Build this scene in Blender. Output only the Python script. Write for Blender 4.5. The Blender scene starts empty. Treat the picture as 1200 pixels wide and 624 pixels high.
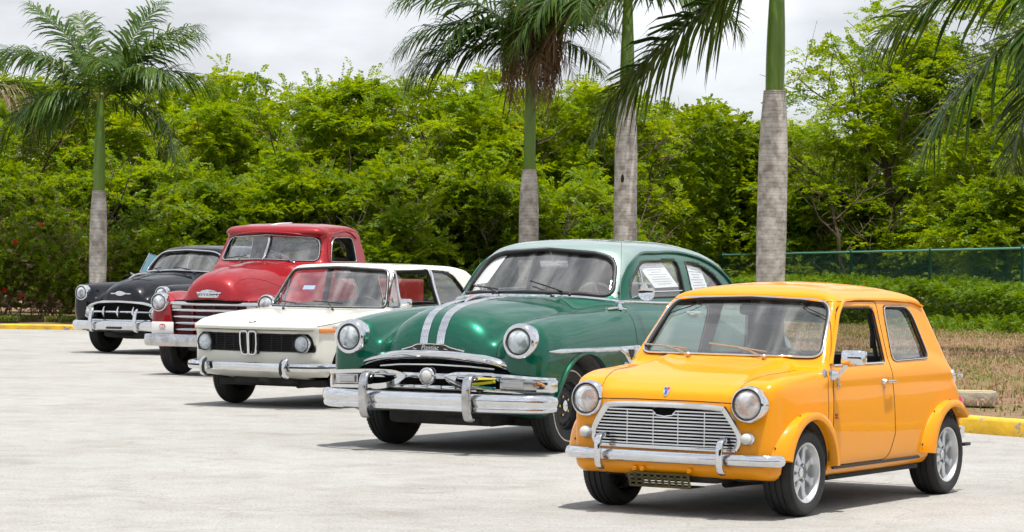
import bpy, bmesh, math, random
import numpy as np
from mathutils import Vector, Matrix
R = math.radians
scene = bpy.context.scene
COL = scene.collection
rng = np.random.default_rng(7)
random.seed(7)

# ------------------------------------------------------------------ objects
def tag(o, label=None, cat=None, group=None, kind=None):
    if label: o['label'] = label
    if cat: o['category'] = cat
    if group: o['group'] = group
    if kind: o['kind'] = kind
    return o

def empty(name, loc=(0, 0, 0), rz=0.0):
    o = bpy.data.objects.new(name, None); COL.objects.link(o)
    o.location = loc; o.rotation_euler = (0, 0, rz); o.empty_display_size = .1
    return o

def link_mesh(name, me, parent=None):
    o = bpy.data.objects.new(name, me); COL.objects.link(o)
    if parent is not None: o.parent = parent
    return o

def np_mesh(name, V, F, mats, mi=None, smooth=False, normals=None, angle=None):
    """V (n,3) array; F (m,k) array of quads / tris, or list of such arrays"""
    me = bpy.data.meshes.new(name)
    Fs = F if isinstance(F, list) else [F]
    Fs = [np.asarray(f, dtype=np.int32) for f in Fs if len(f)]
    nl = sum(f.size for f in Fs); nf = sum(len(f) for f in Fs)
    me.vertices.add(len(V)); me.vertices.foreach_set('co', np.asarray(V, np.float32).ravel())
    me.loops.add(nl); me.polygons.add(nf)
    me.loops.foreach_set('vertex_index', np.concatenate([f.ravel() for f in Fs]))
    tot = np.concatenate([np.full(len(f), f.shape[1], np.int32) for f in Fs])
    st = np.concatenate([[0], np.cumsum(tot)[:-1]]).astype(np.int32)
    me.polygons.foreach_set('loop_start', st)
    try: me.polygons.foreach_set('loop_total', tot)
    except Exception: pass
    if mi is not None: me.polygons.foreach_set('material_index', np.asarray(mi, np.int32))
    me.polygons.foreach_set('use_smooth', np.full(nf, bool(smooth)))
    for m in (mats if isinstance(mats, (list, tuple)) else [mats]): me.materials.append(m)
    me.update(calc_edges=True); me.validate()
    if normals is not None:
        me.normals_split_custom_set_from_vertices([tuple(n) for n in normals])
    elif smooth and angle:
        me.set_sharp_from_angle(angle=R(angle))
    return me

class MB:
    """collects shapes of one part; build() links them as ONE mesh object"""
    def __init__(s): s.v = []; s.f = []; s.m = []; s.n = 0
    def add(s, V, F, mi=0):
        V = np.asarray(V, float).reshape(-1, 3)
        s.v.append(V)
        for f in F: s.f.append([int(i) + s.n for i in f]); s.m.append(mi)
        s.n += len(V); return s
    def box(s, c, size, rot=None, bev=0.0, mi=0, taper=1.0):
        bm = bmesh.new(); bmesh.ops.create_cube(bm, size=1)
        for v in bm.verts:
            t = taper if v.co.z > 0 else 1
            v.co = Vector((v.co.x*size[0]*t, v.co.y*size[1]*t, v.co.z*size[2]))
        if bev > 0: bmesh.ops.bevel(bm, geom=bm.edges[:], offset=bev, segments=2, affect='EDGES', profile=.5)
        s.bm(bm, c, rot, mi); return s
    def bm(s, bm, c=(0, 0, 0), rot=None, mi=0):
        M = rot if rot is not None else Matrix.Identity(3)
        bm.verts.ensure_lookup_table()
        V = [tuple(M @ v.co + Vector(c)) for v in bm.verts]
        for i, v in enumerate(bm.verts): v.index = i
        s.add(V, [[v.index for v in f.verts] for f in bm.faces], mi); bm.free(); return s
    def lathe(s, prof, c, axis, n=32, mi=0, cap0=True, cap1=True, squash=(1, 1), up=None):
        """prof: list (radius, along-axis)"""
        a = Vector(axis).normalized()
        u = Vector(up) if up is not None else (Vector((0, 0, 1)) if abs(a.z) < .9 else Vector((1, 0, 0)))
        e1 = a.cross(u).normalized(); e2 = e1.cross(a).normalized()
        V = []; F = []
        for r, t in prof:
            for k in range(n):
                th = 2*math.pi*k/n
                V.append(tuple(Vector(c) + a*t + e1*(r*math.cos(th)*squash[0]) + e2*(r*math.sin(th)*squash[1])))
        for i in range(len(prof)-1):
            for k in range(n):
                k2 = (k+1) % n
                F.append([i*n+k, (i+1)*n+k, (i+1)*n+k2, i*n+k2])
        if cap0: F.append([k for k in range(n)])
        if cap1: F.append([(len(prof)-1)*n+k for k in range(n)][::-1])
        s.add(V, F, mi); return s
    def sweep(s, path, sec, closed=False, up=(0, 0, 1), ups=None, scale=None, caps=True, mi=0):
        """sec: list (a,b): a along side = t x up, b along up"""
        P = [Vector(p) for p in path]; n = len(P); m = len(sec); V = []; F = []
        for i in range(n):
            if closed: t = P[(i+1) % n] - P[(i-1) % n]
            else: t = P[min(i+1, n-1)] - P[max(i-1, 0)]
            t.normalize()
            u = Vector(ups[i]) if ups is not None else Vector(up)
            sd = t.cross(u)
            if sd.length < 1e-6: sd = t.cross(Vector((1, 0, .01)))
            sd.normalize(); u2 = sd.cross(t).normalized()
            k = scale[i] if scale is not None else 1.0
            ka, kb = k if isinstance(k, (tuple, list)) else (k, k)
            for a, b in sec: V.append(tuple(P[i] + sd*(a*ka) + u2*(b*kb)))
        for i in range(n if closed else n-1):
            j = (i+1) % n
            for q in range(m):
                q2 = (q+1) % m
                F.append([i*m+q, i*m+q2, j*m+q2, j*m+q])
        if caps and not closed:
            F.append([q for q in range(m)][::-1]); F.append([(n-1)*m+q for q in range(m)])
        s.add(V, F, mi); return s
    def tube(s, path, r, n=8, closed=False, mi=0, scale=None):
        P = [Vector(p) for p in path]
        d = (P[-1]-P[0]) if len(P) > 1 else Vector((1, 0, 0))
        up = (0, 0, 1) if abs(d.normalized().z if d.length else 0) < .8 else (0, 1, .02)
        return s.sweep(path, circ(r, n), closed, up=up, mi=mi, scale=scale)
    def prism(s, poly, ax, t0, t1, mi=0, bev=0.0):
        """polygon (a,b) in the plane normal to ax (0:x -> (y,z), 1:y -> (x,z), 2:z -> (x,y)), from t0 to t1"""
        n = len(poly)
        def P(a, b, t): return {0: (t, a, b), 1: (a, t, b), 2: (a, b, t)}[ax]
        V = [P(a, b, t0) for a, b in poly] + [P(a, b, t1) for a, b in poly]
        F = [list(range(n)), list(range(n, 2*n))[::-1]] + [[i, i+n, (i+1) % n+n, (i+1) % n] for i in range(n)]
        if bev > 0:
            bm = bmesh.new(); vs = [bm.verts.new(v) for v in V]
            for f in F: bm.faces.new([vs[i] for i in f])
            bmesh.ops.recalc_face_normals(bm, faces=bm.faces[:])
            bmesh.ops.bevel(bm, geom=bm.edges[:], offset=bev, segments=2, affect='EDGES', profile=.5, clamp_overlap=True)
            return s.bm(bm, mi=mi)
        s.add(V, F, mi); return s
    def build(s, name, mats, parent=None, angle=40, smooth=True, fix=True):
        bm = bmesh.new()
        V = np.concatenate(s.v) if s.v else np.zeros((0, 3))
        vs = [bm.verts.new(v) for v in V]
        for f, m in zip(s.f, s.m):
            try: fc = bm.faces.new([vs[i] for i in f]); fc.material_index = m; fc.smooth = smooth
            except ValueError: pass
        if fix: bmesh.ops.recalc_face_normals(bm, faces=bm.faces[:])
        me = bpy.data.meshes.new(name); bm.to_mesh(me); bm.free()
        for m in (mats if isinstance(mats, (list, tuple)) else [mats]): me.materials.append(m)
        if smooth and angle: me.set_sharp_from_angle(angle=R(angle))
        return link_mesh(name, me, parent)

def circ(r, n=8, sx=1, sy=1):
    return [(r*sx*math.cos(2*math.pi*k/n), r*sy*math.sin(2*math.pi*k/n)) for k in range(n)]

def rrect(w, h, r, n=3):
    """rounded rectangle section (half sizes w,h)"""
    out = []
    for cx, cy, a0 in ((w-r, h-r, 0), (-w+r, h-r, 90), (-w+r, -h+r, 180), (w-r, -h+r, 270)):
        for k in range(n+1):
            a = R(a0 + 90*k/n); out.append((cx+r*math.cos(a), cy+r*math.sin(a)))
    return out

def spl(pts, n=6, closed=False):
    """catmull-rom through points; a point repeated as (x,y,'c') is a corner"""
    P = [tuple(p[:2]) for p in pts]; C = [len(p) > 2 for p in pts]; N = len(P); out = []
    rngi = range(N if closed else N-1)
    for i in rngi:
        p1 = np.array(P[i]); p2 = np.array(P[(i+1) % N])
        L = np.linalg.norm(p2-p1)
        def T(j, a, b):
            if C[j]: return None
            if not closed and (j == 0 or j == N-1): return None
            pa = np.array(P[(j-1) % N]); pb = np.array(P[(j+1) % N])
            la = np.linalg.norm(np.array(P[j])-pa); lb = np.linalg.norm(pb-np.array(P[j]))
            d = (np.array(P[j])-pa)/max(la, 1e-9)*lb + (pb-np.array(P[j]))/max(lb, 1e-9)*la
            return d/max(la+lb, 1e-9)
        t1 = T(i, 0, 0); t2 = T((i+1) % N, 0, 0)
        d = (p2-p1)/max(L, 1e-9)
        if t1 is None: t1 = d
        if t2 is None: t2 = d
        for k in range(n):
            s = k/n; h1 = 2*s**3-3*s**2+1; h2 = s**3-2*s**2+s; h3 = -2*s**3+3*s**2; h4 = s**3-s**2
            out.append(tuple(h1*p1+h2*L*t1+h3*p2+h4*L*t2))
    if not closed: out.append(P[-1])
    return out

def spl3(pts, n=6, closed=False):
    P = [Vector(p) for p in pts]; N = len(P); out = []
    for i in range(N if closed else N-1):
        g = lambda j: P[j % N] if closed else P[max(0, min(N-1, j))]
        p0, p1, p2, p3 = g(i-1), g(i), g(i+1), g(i+2)
        for k in range(n):
            t = k/n
            out.append(.5*((2*p1)+(p2-p0)*t+(2*p0-5*p1+4*p2-p3)*t*t+(3*p1-p0-3*p2+p3)*t**3))
    if not closed: out.append(P[-1])
    return out

# ------------------------------------------------------------------ fields
def smin(a, b, k):
    h = np.maximum(k-np.abs(a-b), 0)/k
    return np.minimum(a, b) - h*h*k*.25
def smax(a, b, k): return -smin(-a, -b, k)

def polysdf(poly, A, B):
    """signed distance of broadcastable 2-D coordinate arrays to polygon"""
    P = np.asarray(poly, np.float64); a, b = np.broadcast_arrays(A, B); sh = a.shape
    a = a.ravel().astype(np.float64); b = b.ravel().astype(np.float64)
    d = np.full(a.shape, 1e9); ins = np.zeros(a.shape, bool); n = len(P)
    for i in range(n):
        x1, y1 = P[i]; x2, y2 = P[(i+1) % n]; ex, ey = x2-x1, y2-y1; L = ex*ex+ey*ey
        if L < 1e-14: continue
        t = np.clip(((a-x1)*ex+(b-y1)*ey)/L, 0, 1)
        d = np.minimum(d, (a-x1-t*ex)**2+(b-y1-t*ey)**2)
        if abs(ey) > 1e-12:
            c = ((y1 > b) != (y2 > b)) & (a < ex*(b-y1)/ey+x1)
            ins ^= c
    d = np.sqrt(d); d[ins] *= -1
    return d.reshape(sh).astype(np.float32)

def cv(pts, x):
    """smooth 1-D curve through (x, value) points, evaluated on x"""
    p = sorted(pts); q = spl(p, 8); return np.interp(x, [a[0] for a in q], [a[1] for a in q]).astype(np.float32)

def sstep(a, b, x):
    t = np.clip((x-a)/(b-a), 0, 1); return t*t*(3-2*t)

def superloft(X, Y, Z, yc, zc, w, h, n=2.0, x0=None, x1=None, k=.1):
    w = np.maximum(w, .012); h = np.maximum(h, .012)
    q = (np.abs((Y-yc)/w)**n + np.abs((Z-zc)/h)**n)**(1.0/n)
    d = (q-1)*np.minimum(w, h)
    if x0 is not None: d = smax(d, x0-X, k)
    if x1 is not None: d = smax(d, X-x1, k)
    return d

class Field:
    def __init__(s, xr, yr, zr, h):
        s.h = h
        s.o = np.array([xr[0], 0, zr[0]], float)
        s.nx = int((xr[1]-xr[0])/h)+1; s.ny = int(yr/h)+2; s.nz = int((zr[1]-zr[0])/h)+1
        s.X = (xr[0]+h*np.arange(s.nx, dtype=np.float32))[:, None, None]
        s.Y = (h*np.arange(s.ny, dtype=np.float32))[None, :, None]
        s.Z = (zr[0]+h*np.arange(s.nz, dtype=np.float32))[None, None, :]
        s.oo = np.array([xr[0], -(s.ny-1)*h, zr[0]], float)
    def full(s, H):
        H = np.ascontiguousarray(np.broadcast_to(H, (s.nx, s.ny, s.nz)), dtype=np.float32)
        return np.concatenate([H[:, :0:-1], H], axis=1)
    def grads(s, F):
        return [np.gradient(F, s.h, axis=i).astype(np.float32) for i in range(3)]
    def samp(s, F, P):
        q = (np.asarray(P)-s.oo)/s.h
        lim = np.array(F.shape)-1.001
        q = np.clip(q, 0, lim); i = q.astype(int); t = q-i
        r = 0
        for a in (0, 1):
            for b in (0, 1):
                for c in (0, 1):
                    w = (t[:, 0] if a else 1-t[:, 0])*(t[:, 1] if b else 1-t[:, 1])*(t[:, 2] if c else 1-t[:, 2])
                    r = r + w*F[i[:, 0]+a, i[:, 1]+b, i[:, 2]+c]
        return r
    def normal(s, F, P, e=None):
        e = e or s.h*.9; P = np.asarray(P, float); g = []
        for i in range(3):
            d = np.zeros(3); d[i] = e
            g.append(s.samp(F, P+d)-s.samp(F, P-d))
        g = np.stack(g, 1); return g/np.maximum(np.linalg.norm(g, axis=1)[:, None], 1e-9)
    def mesh(s, F, level=0.0):
        G = F-level if level else F
        ins = G < 0
        c = np.zeros(np.array(G.shape)-1, np.int8)
        for a in (0, 1):
            for b in (0, 1):
                for d in (0, 1):
                    c += ins[a:ins.shape[0]-1+a, b:ins.shape[1]-1+b, d:ins.shape[2]-1+d]
        act = np.argwhere((c > 0) & (c < 8)); n = len(act)
        vid = np.full(c.shape, -1, np.int32); vid[act[:, 0], act[:, 1], act[:, 2]] = np.arange(n)
        cor = [(a, b, d) for a in (0, 1) for b in (0, 1) for d in (0, 1)]
        val = {q: G[act[:, 0]+q[0], act[:, 1]+q[1], act[:, 2]+q[2]] for q in cor}
        S = np.zeros((n, 3)); W = np.zeros(n)
        for p in cor:
            for ax in range(3):
                if p[ax]: continue
                q = list(p); q[ax] = 1; q = tuple(q)
                a, b = val[p], val[q]; m = (a < 0) != (b < 0)
                t = np.where(m, a/np.where(m, a-b, 1), 0)
                pos = np.tile(np.array(p, float), (n, 1)); pos[:, ax] = t
                S[m] += pos[m]; W[m] += 1
        V = s.oo + (act + S/W[:, None])*s.h
        faces = []
        for ax in range(3):
            o = [0, 1, 2]; o.remove(ax); u, v = o
            A = [slice(None)]*3; B = [slice(None)]*3
            A[ax] = slice(0, -1); B[ax] = slice(1, None)
            for q in (u, v): A[q] = slice(1, -1); B[q] = slice(1, -1)
            ia = ins[tuple(A)]; ib = ins[tuple(B)]
            E = np.argwhere(ia != ib); sg = ia[E[:, 0], E[:, 1], E[:, 2]]
            E = E.copy(); E[:, u] += 1; E[:, v] += 1
            def C(du, dv):
                q = E.copy(); q[:, u] += du; q[:, v] += dv; return vid[q[:, 0], q[:, 1], q[:, 2]]
            f = np.stack([C(-1, -1), C(0, -1), C(0, 0), C(-1, 0)], 1)
            flip = sg if ax != 1 else ~sg
            f[~flip] = f[~flip][:, ::-1]
            faces.append(f)
        Fc = np.concatenate(faces)
        for _ in range(2):
            d = s.samp(G, V); nn = s.normal(G, V, s.h*.5)
            V = V - nn*np.clip(d, -s.h*.5, s.h*.5)[:, None]*.8
        N = s.normal(G, V)
        return V, Fc, N
    def hit(s, F, P0, D, tmax=2.5, back=False):
        """first surface point along rays"""
        P0 = np.atleast_2d(P0).astype(float); D = np.asarray(D, float); D = D/np.linalg.norm(D)
        st = s.h*.5; ts = np.arange(0, tmax, st)
        out = P0.copy(); done = np.zeros(len(P0), bool); prev = s.samp(F, P0)
        for t in ts[1:]:
            P = P0+D*t; d = s.samp(F, P); m = (~done) & (d < 0) & (prev >= 0)
            if m.any():
                fr = prev[m]/(prev[m]-d[m]); out[m] = P0[m]+D*(t-st+fr*st)[:, None]; done |= m
            prev = d
            if done.all(): break
        return out, done

def submesh(name, V, Fc, N, mask, mat, parent, fmats=None, mi=None, dep=None):
    f = Fc[mask]
    if len(f) == 0: return None
    u, inv = np.unique(f, return_inverse=True); f = inv.reshape(f.shape)
    me = np_mesh(name, V[u], f, mat, smooth=True, normals=N[u], mi=None if mi is None else mi[mask])
    if dep is not None: a = me.attributes.new('depth', 'FLOAT', 'POINT'); a.data.foreach_set('value', dep[u].astype(np.float32))
    return link_mesh(name, me, parent)

def inpoly(poly, a, b):
    return polysdf(poly, a, b) < 0
# ------------------------------------------------------------------ materials
def mat(name, base=(.5, .5, .5), rough=.5, metal=0.0, coat=0.0, spec=.5, coat_rough=.03, **kw):
    m = bpy.data.materials.new(name); m.use_nodes = True
    b = m.node_tree.nodes['Principled BSDF']
    b.inputs['Base Color'].default_value = (*base, 1); b.inputs['Roughness'].default_value = rough
    b.inputs['Metallic'].default_value = metal; b.inputs['Coat Weight'].default_value = coat
    b.inputs['Coat Roughness'].default_value = coat_rough; b.inputs['Specular IOR Level'].default_value = spec
    if 'emit' in kw:
        b.inputs['Emission Color'].default_value = (*kw['emit'], 1); b.inputs['Emission Strength'].default_value = kw.get('es', 1)
    return m
def nd(m, t, **kw):
    n = m.node_tree.nodes.new(t)
    for k, v in kw.items():
        if k in n.inputs: n.inputs[k].default_value = v
        else: setattr(n, k, v)
    return n
def lk(m, a, b): m.node_tree.links.new(a, b)
def noise_var(m, scale=8, amt=.15, detail=5, rough_amt=0.0, bump=0.0, bscale=None, coords='Object', col2=None, stretch=None, lo=.3, hi=.7):
    """breaks up base colour / roughness / surface with procedural noise in the object's own space"""
    nt = m.node_tree; b = nt.nodes['Principled BSDF']
    tc = nd(m, 'ShaderNodeTexCoord'); src = tc.outputs[coords]
    if stretch:
        mp = nd(m, 'ShaderNodeMapping'); mp.inputs['Scale'].default_value = stretch; lk(m, src, mp.inputs['Vector']); src = mp.outputs['Vector']
    n = nd(m, 'ShaderNodeTexNoise', Scale=scale, Detail=detail, Roughness=.6); lk(m, src, n.inputs['Vector'])
    base = tuple(b.inputs['Base Color'].default_value)
    r = nd(m, 'ShaderNodeValToRGB'); e = r.color_ramp.elements
    e[0].position = lo; e[1].position = hi
    if col2 is None:
        e[0].color = tuple(c*(1-amt) for c in base[:3])+(1,); e[1].color = tuple(min(1, c*(1+amt)) for c in base[:3])+(1,)
    else: e[0].color = base; e[1].color = (*col2, 1)
    lk(m, n.outputs['Fac'], r.inputs['Fac']); lk(m, r.outputs['Color'], b.inputs['Base Color'])
    if rough_amt:
        mr = nd(m, 'ShaderNodeMapRange'); ro = b.inputs['Roughness'].default_value
        mr.inputs['To Min'].default_value = max(0, ro-rough_amt); mr.inputs['To Max'].default_value = min(1, ro+rough_amt)
        lk(m, n.outputs['Fac'], mr.inputs['Value']); lk(m, mr.outputs['Result'], b.inputs['Roughness'])
    if bump:
        n2 = nd(m, 'ShaderNodeTexNoise', Scale=bscale or scale*4, Detail=4); lk(m, src, n2.inputs['Vector'])
        bp = nd(m, 'ShaderNodeBump', Strength=bump, Distance=.02); lk(m, n2.outputs['Fac'], bp.inputs['Height']); lk(m, bp.outputs['Normal'], b.inputs['Normal'])
    return m

def paint(name, col, metal=0.0, rough=.38, coat=1.0, dust=.10, wob=.02, dustcol=(.5, .47, .42)):
    m = mat(name, col, rough, metal, coat, spec=.10, coat_rough=.04)
    nt = m.node_tree; b = nt.nodes['Principled BSDF']
    tc = nd(m, 'ShaderNodeTexCoord')
    n = nd(m, 'ShaderNodeTexNoise', Scale=2.2, Detail=8, Roughness=.65); lk(m, tc.outputs['Object'], n.inputs['Vector'])
    sx = nd(m, 'ShaderNodeSeparateXYZ'); lk(m, tc.outputs['Object'], sx.inputs['Vector'])
    # road dust thickest low on the body, a real film on the paint
    mr = nd(m, 'ShaderNodeMapRange'); mr.inputs['From Min'].default_value = .15; mr.inputs['From Max'].default_value = .75
    mr.inputs['To Min'].default_value = 1.0; mr.inputs['To Max'].default_value = .25; lk(m, sx.outputs['Z'], mr.inputs['Value'])
    mu = nd(m, 'ShaderNodeMath', operation='MULTIPLY'); lk(m, mr.outputs['Result'], mu.inputs[0]); lk(m, n.outputs['Fac'], mu.inputs[1])
    mu2 = nd(m, 'ShaderNodeMath', operation='MULTIPLY'); mu2.inputs[1].default_value = dust*2; lk(m, mu.outputs[0], mu2.inputs[0])
    mx = nd(m, 'ShaderNodeMix', data_type='RGBA'); mx.inputs[6].default_value = (*col, 1); mx.inputs[7].default_value = (*dustcol, 1)
    lk(m, mu2.outputs[0], mx.inputs[0]); lk(m, mx.outputs[2], b.inputs['Base Color'])
    mr2 = nd(m, 'ShaderNodeMapRange'); mr2.inputs['To Min'].default_value = .01; mr2.inputs['To Max'].default_value = .06
    lk(m, n.outputs['Fac'], mr2.inputs['Value']); lk(m, mr2.outputs['Result'], b.inputs['Coat Roughness'])
    n3 = nd(m, 'ShaderNodeTexNoise', Scale=4.5, Detail=2); lk(m, tc.outputs['Object'], n3.inputs['Vector'])
    bp = nd(m, 'ShaderNodeBump', Strength=wob*10, Distance=.012); lk(m, n3.outputs['Fac'], bp.inputs['Height'])
    lk(m, bp.outputs['Normal'], b.inputs['Coat Normal']); lk(m, bp.outputs['Normal'], b.inputs['Normal'])
    # the inside face of the pressing is trimmed in dark rubber and cloth, known by its depth below the outer skin
    at = nd(m, 'ShaderNodeAttribute'); at.attribute_name = 'depth'
    dr = nd(m, 'ShaderNodeMapRange'); dr.inputs['From Min'].default_value = .011; dr.inputs['From Max'].default_value = .014; lk(m, at.outputs['Fac'], dr.inputs['Value'])
    dk = nd(m, 'ShaderNodeBsdfDiffuse', Color=(.05, .05, .05, 1)); mxs = nd(m, 'ShaderNodeMixShader'); out = [n_ for n_ in nt.nodes if n_.type == 'OUTPUT_MATERIAL'][0]
    lk(m, dr.outputs[0], mxs.inputs[0]); lk(m, b.outputs[0], mxs.inputs[1]); lk(m, dk.outputs[0], mxs.inputs[2]); lk(m, mxs.outputs[0], out.inputs['Surface'])
    return m

def chrome_mat(name, base=(.74, .75, .77), rough=.05, grime=.12):
    m = mat(name, base, rough, 1.0)
    b = m.node_tree.nodes['Principled BSDF']; tc = nd(m, 'ShaderNodeTexCoord')
    n = nd(m, 'ShaderNodeTexNoise', Scale=9, Detail=7, Roughness=.7); lk(m, tc.outputs['Object'], n.inputs['Vector'])
    mr = nd(m, 'ShaderNodeMapRange'); mr.inputs['To Min'].default_value = rough*.5; mr.inputs['To Max'].default_value = rough+.12*grime*3
    lk(m, n.outputs['Fac'], mr.inputs['Value']); lk(m, mr.outputs['Result'], b.inputs['Roughness'])
    r = nd(m, 'ShaderNodeValToRGB'); r.color_ramp.elements[0].position = .3; r.color_ramp.elements[1].position = .62
    r.color_ramp.elements[0].color = tuple(c*(1-grime) for c in base)+(1,); r.color_ramp.elements[1].color = (*base, 1)
    lk(m, n.outputs['Fac'], r.inputs['Fac']); lk(m, r.outputs['Color'], b.inputs['Base Color'])
    n3 = nd(m, 'ShaderNodeTexNoise', Scale=5, Detail=2); lk(m, tc.outputs['Object'], n3.inputs['Vector'])
    bp = nd(m, 'ShaderNodeBump', Strength=.25, Distance=.01); lk(m, n3.outputs['Fac'], bp.inputs['Height']); lk(m, bp.outputs['Normal'], b.inputs['Normal'])
    return m

def glass_mat(name, tint=(.93, .96, .95), ior=1.52, boost=4.0):
    """clear window pane: transparent with Fresnel reflection"""
    m = bpy.data.materials.new(name); m.use_nodes = True; nt = m.node_tree; nt.nodes.clear()
    out = nd(m, 'ShaderNodeOutputMaterial'); mix = nd(m, 'ShaderNodeMixShader')
    tr = nd(m, 'ShaderNodeBsdfTransparent', Color=(*tint, 1)); gl = nd(m, 'ShaderNodeBsdfGlossy', Roughness=.015, Color=(1, 1, 1, 1))
    lw = nd(m, 'ShaderNodeLayerWeight', Blend=.5); pw = nd(m, 'ShaderNodeMath', operation='POWER'); pw.inputs[1].default_value = 5.0; lk(m, lw.outputs['Facing'], pw.inputs[0])
    mu = nd(m, 'ShaderNodeMath', operation='MULTIPLY_ADD'); mu.inputs[1].default_value = .9; mu.inputs[2].default_value = .043*boost; mu.use_clamp = True; lk(m, pw.outputs[0], mu.inputs[0])
    lk(m, mu.outputs[0], mix.inputs[0]); lk(m, tr.outputs[0], mix.inputs[1]); lk(m, gl.outputs[0], mix.inputs[2])
    # film of dust, its streaks shaped as painted sky and palm reflections
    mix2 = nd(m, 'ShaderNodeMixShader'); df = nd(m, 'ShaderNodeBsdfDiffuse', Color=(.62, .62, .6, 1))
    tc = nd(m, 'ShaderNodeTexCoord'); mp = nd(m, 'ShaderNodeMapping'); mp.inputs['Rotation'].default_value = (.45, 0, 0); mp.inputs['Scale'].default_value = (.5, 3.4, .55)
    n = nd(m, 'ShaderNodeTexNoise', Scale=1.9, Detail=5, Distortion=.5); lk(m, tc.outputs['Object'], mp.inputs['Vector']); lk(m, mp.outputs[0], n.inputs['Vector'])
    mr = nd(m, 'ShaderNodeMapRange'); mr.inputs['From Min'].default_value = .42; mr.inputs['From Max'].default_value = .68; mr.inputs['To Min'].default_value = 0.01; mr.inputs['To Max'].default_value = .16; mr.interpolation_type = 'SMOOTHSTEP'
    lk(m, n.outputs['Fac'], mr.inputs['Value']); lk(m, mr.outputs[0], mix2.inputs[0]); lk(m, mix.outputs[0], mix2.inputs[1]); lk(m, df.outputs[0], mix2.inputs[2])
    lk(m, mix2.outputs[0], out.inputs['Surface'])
    return m

import os
ONLY = os.environ.get("ONLY")
def want(k): return ONLY is None or k in ONLY
M = {}
M['chrome'] = chrome_mat('chrome')
M['chrome_old'] = chrome_mat('pitted chrome', (.62, .62, .63), .14, .45)
M['alloy'] = noise_var(mat('cast alloy', (.66, .67, .68), .38, .65), 14, .10, rough_amt=.08)
M['rubber'] = noise_var(mat('tyre rubber', (.018, .018, .019), .75), 18, .45, rough_amt=.1, bump=.15, bscale=60)
M['black'] = mat('black trim', (.012, .012, .013), .5)
M['gasket'] = mat('window rubber', (.02, .02, .02), .6)
M['gap'] = mat('panel gap', (.006, .006, .006), .8)
M['under'] = noise_var(mat('underbody', (.022, .021, .02), .9), 10, .4)
M['interior'] = noise_var(mat('dark interior', (.085, .083, .08), .8), 20, .3)
M['seat_black'] = noise_var(mat('black seat vinyl', (.05, .05, .053), .45), 20, .3)
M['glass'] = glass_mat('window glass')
M['lens'] = None
M['white_paper'] = noise_var(mat('paper', (.93, .93, .96), .7), 30, .02)
M['amber'] = mat('amber lens', (.75, .22, .02), .15, coat=1)
M['red_lens'] = mat('red lens', (.45, .015, .01), .15, coat=1)
M['clear_lens'] = mat('frosted clear lens', (.55, .55, .52), .12, coat=1)
def lens_mat():
    m = mat('headlamp glass', (.80, .83, .84), .12, 0.55, 1.0)
    b = m.node_tree.nodes['Principled BSDF']; tc = nd(m, 'ShaderNodeTexCoord')
    w = nd(m, 'ShaderNodeTexWave', Scale=38.0, Distortion=.3); w.bands_direction = 'Y'
    lk(m, tc.outputs['Object'], w.inputs['Vector'])
    n = nd(m, 'ShaderNodeTexNoise', Scale=14, Detail=3); lk(m, tc.outputs['Object'], n.inputs['Vector'])
    bp = nd(m, 'ShaderNodeBump', Strength=.5, Distance=.01); lk(m, w.outputs['Fac'], bp.inputs['Height']); lk(m, bp.outputs['Normal'], b.inputs['Normal'])
    r = nd(m, 'ShaderNodeValToRGB'); r.color_ramp.elements[0].position = .38; r.color_ramp.elements[1].position = .6
    r.color_ramp.elements[0].color = (.30, .33, .36, 1); r.color_ramp.elements[1].color = (.88, .9, .92, 1)
    lk(m, n.outputs['Fac'], r.inputs['Fac']); lk(m, r.outputs['Color'], b.inputs['Base Color'])
    return m
M['lens'] = lens_mat()
def lens_glass():
    m = bpy.data.materials.new('fluted lens glass'); m.use_nodes = True; nt = m.node_tree; nt.nodes.clear()
    out = nd(m, 'ShaderNodeOutputMaterial'); mix = nd(m, 'ShaderNodeMixShader'); mx2 = nd(m, 'ShaderNodeMixShader')
    tr = nd(m, 'ShaderNodeBsdfTransparent', Color=(.96, .98, .98, 1)); gl = nd(m, 'ShaderNodeBsdfGlossy', Roughness=.05); df = nd(m, 'ShaderNodeBsdfDiffuse', Color=(.86, .93, 1, 1))
    tc = nd(m, 'ShaderNodeTexCoord'); w = nd(m, 'ShaderNodeTexWave', Scale=26.0); w.bands_direction = 'Y'; lk(m, tc.outputs['Object'], w.inputs['Vector'])
    bp = nd(m, 'ShaderNodeBump', Strength=.35, Distance=.01); lk(m, w.outputs['Fac'], bp.inputs['Height']); lk(m, bp.outputs[0], gl.inputs['Normal'])
    mr = nd(m, 'ShaderNodeMapRange'); nn = nd(m, 'ShaderNodeTexNoise', Scale=13, Detail=3); lk(m, tc.outputs['Object'], nn.inputs['Vector']); mr.inputs['From Min'].default_value = .38; mr.inputs['From Max'].default_value = .62; mr.inputs['To Min'].default_value = .20; mr.inputs['To Max'].default_value = .62; lk(m, nn.outputs['Fac'], mr.inputs['Value'])
    lk(m, mr.outputs[0], mx2.inputs[0]); lk(m, tr.outputs[0], mx2.inputs[1]); lk(m, df.outputs[0], mx2.inputs[2])
    lw = nd(m, 'ShaderNodeLayerWeight', Blend=.5); pw = nd(m, 'ShaderNodeMath', operation='POWER'); pw.inputs[1].default_value = 5.0; lk(m, lw.outputs['Facing'], pw.inputs[0]); ma = nd(m, 'ShaderNodeMath', operation='MULTIPLY_ADD'); ma.inputs[1].default_value = .9; ma.inputs[2].default_value = .07; lk(m, pw.outputs[0], ma.inputs[0]); lk(m, ma.outputs[0], mix.inputs[0]); lk(m, mx2.outputs[0], mix.inputs[1]); lk(m, gl.outputs[0], mix.inputs[2]); lk(m, mix.outputs[0], out.inputs['Surface'])
    return m
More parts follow.
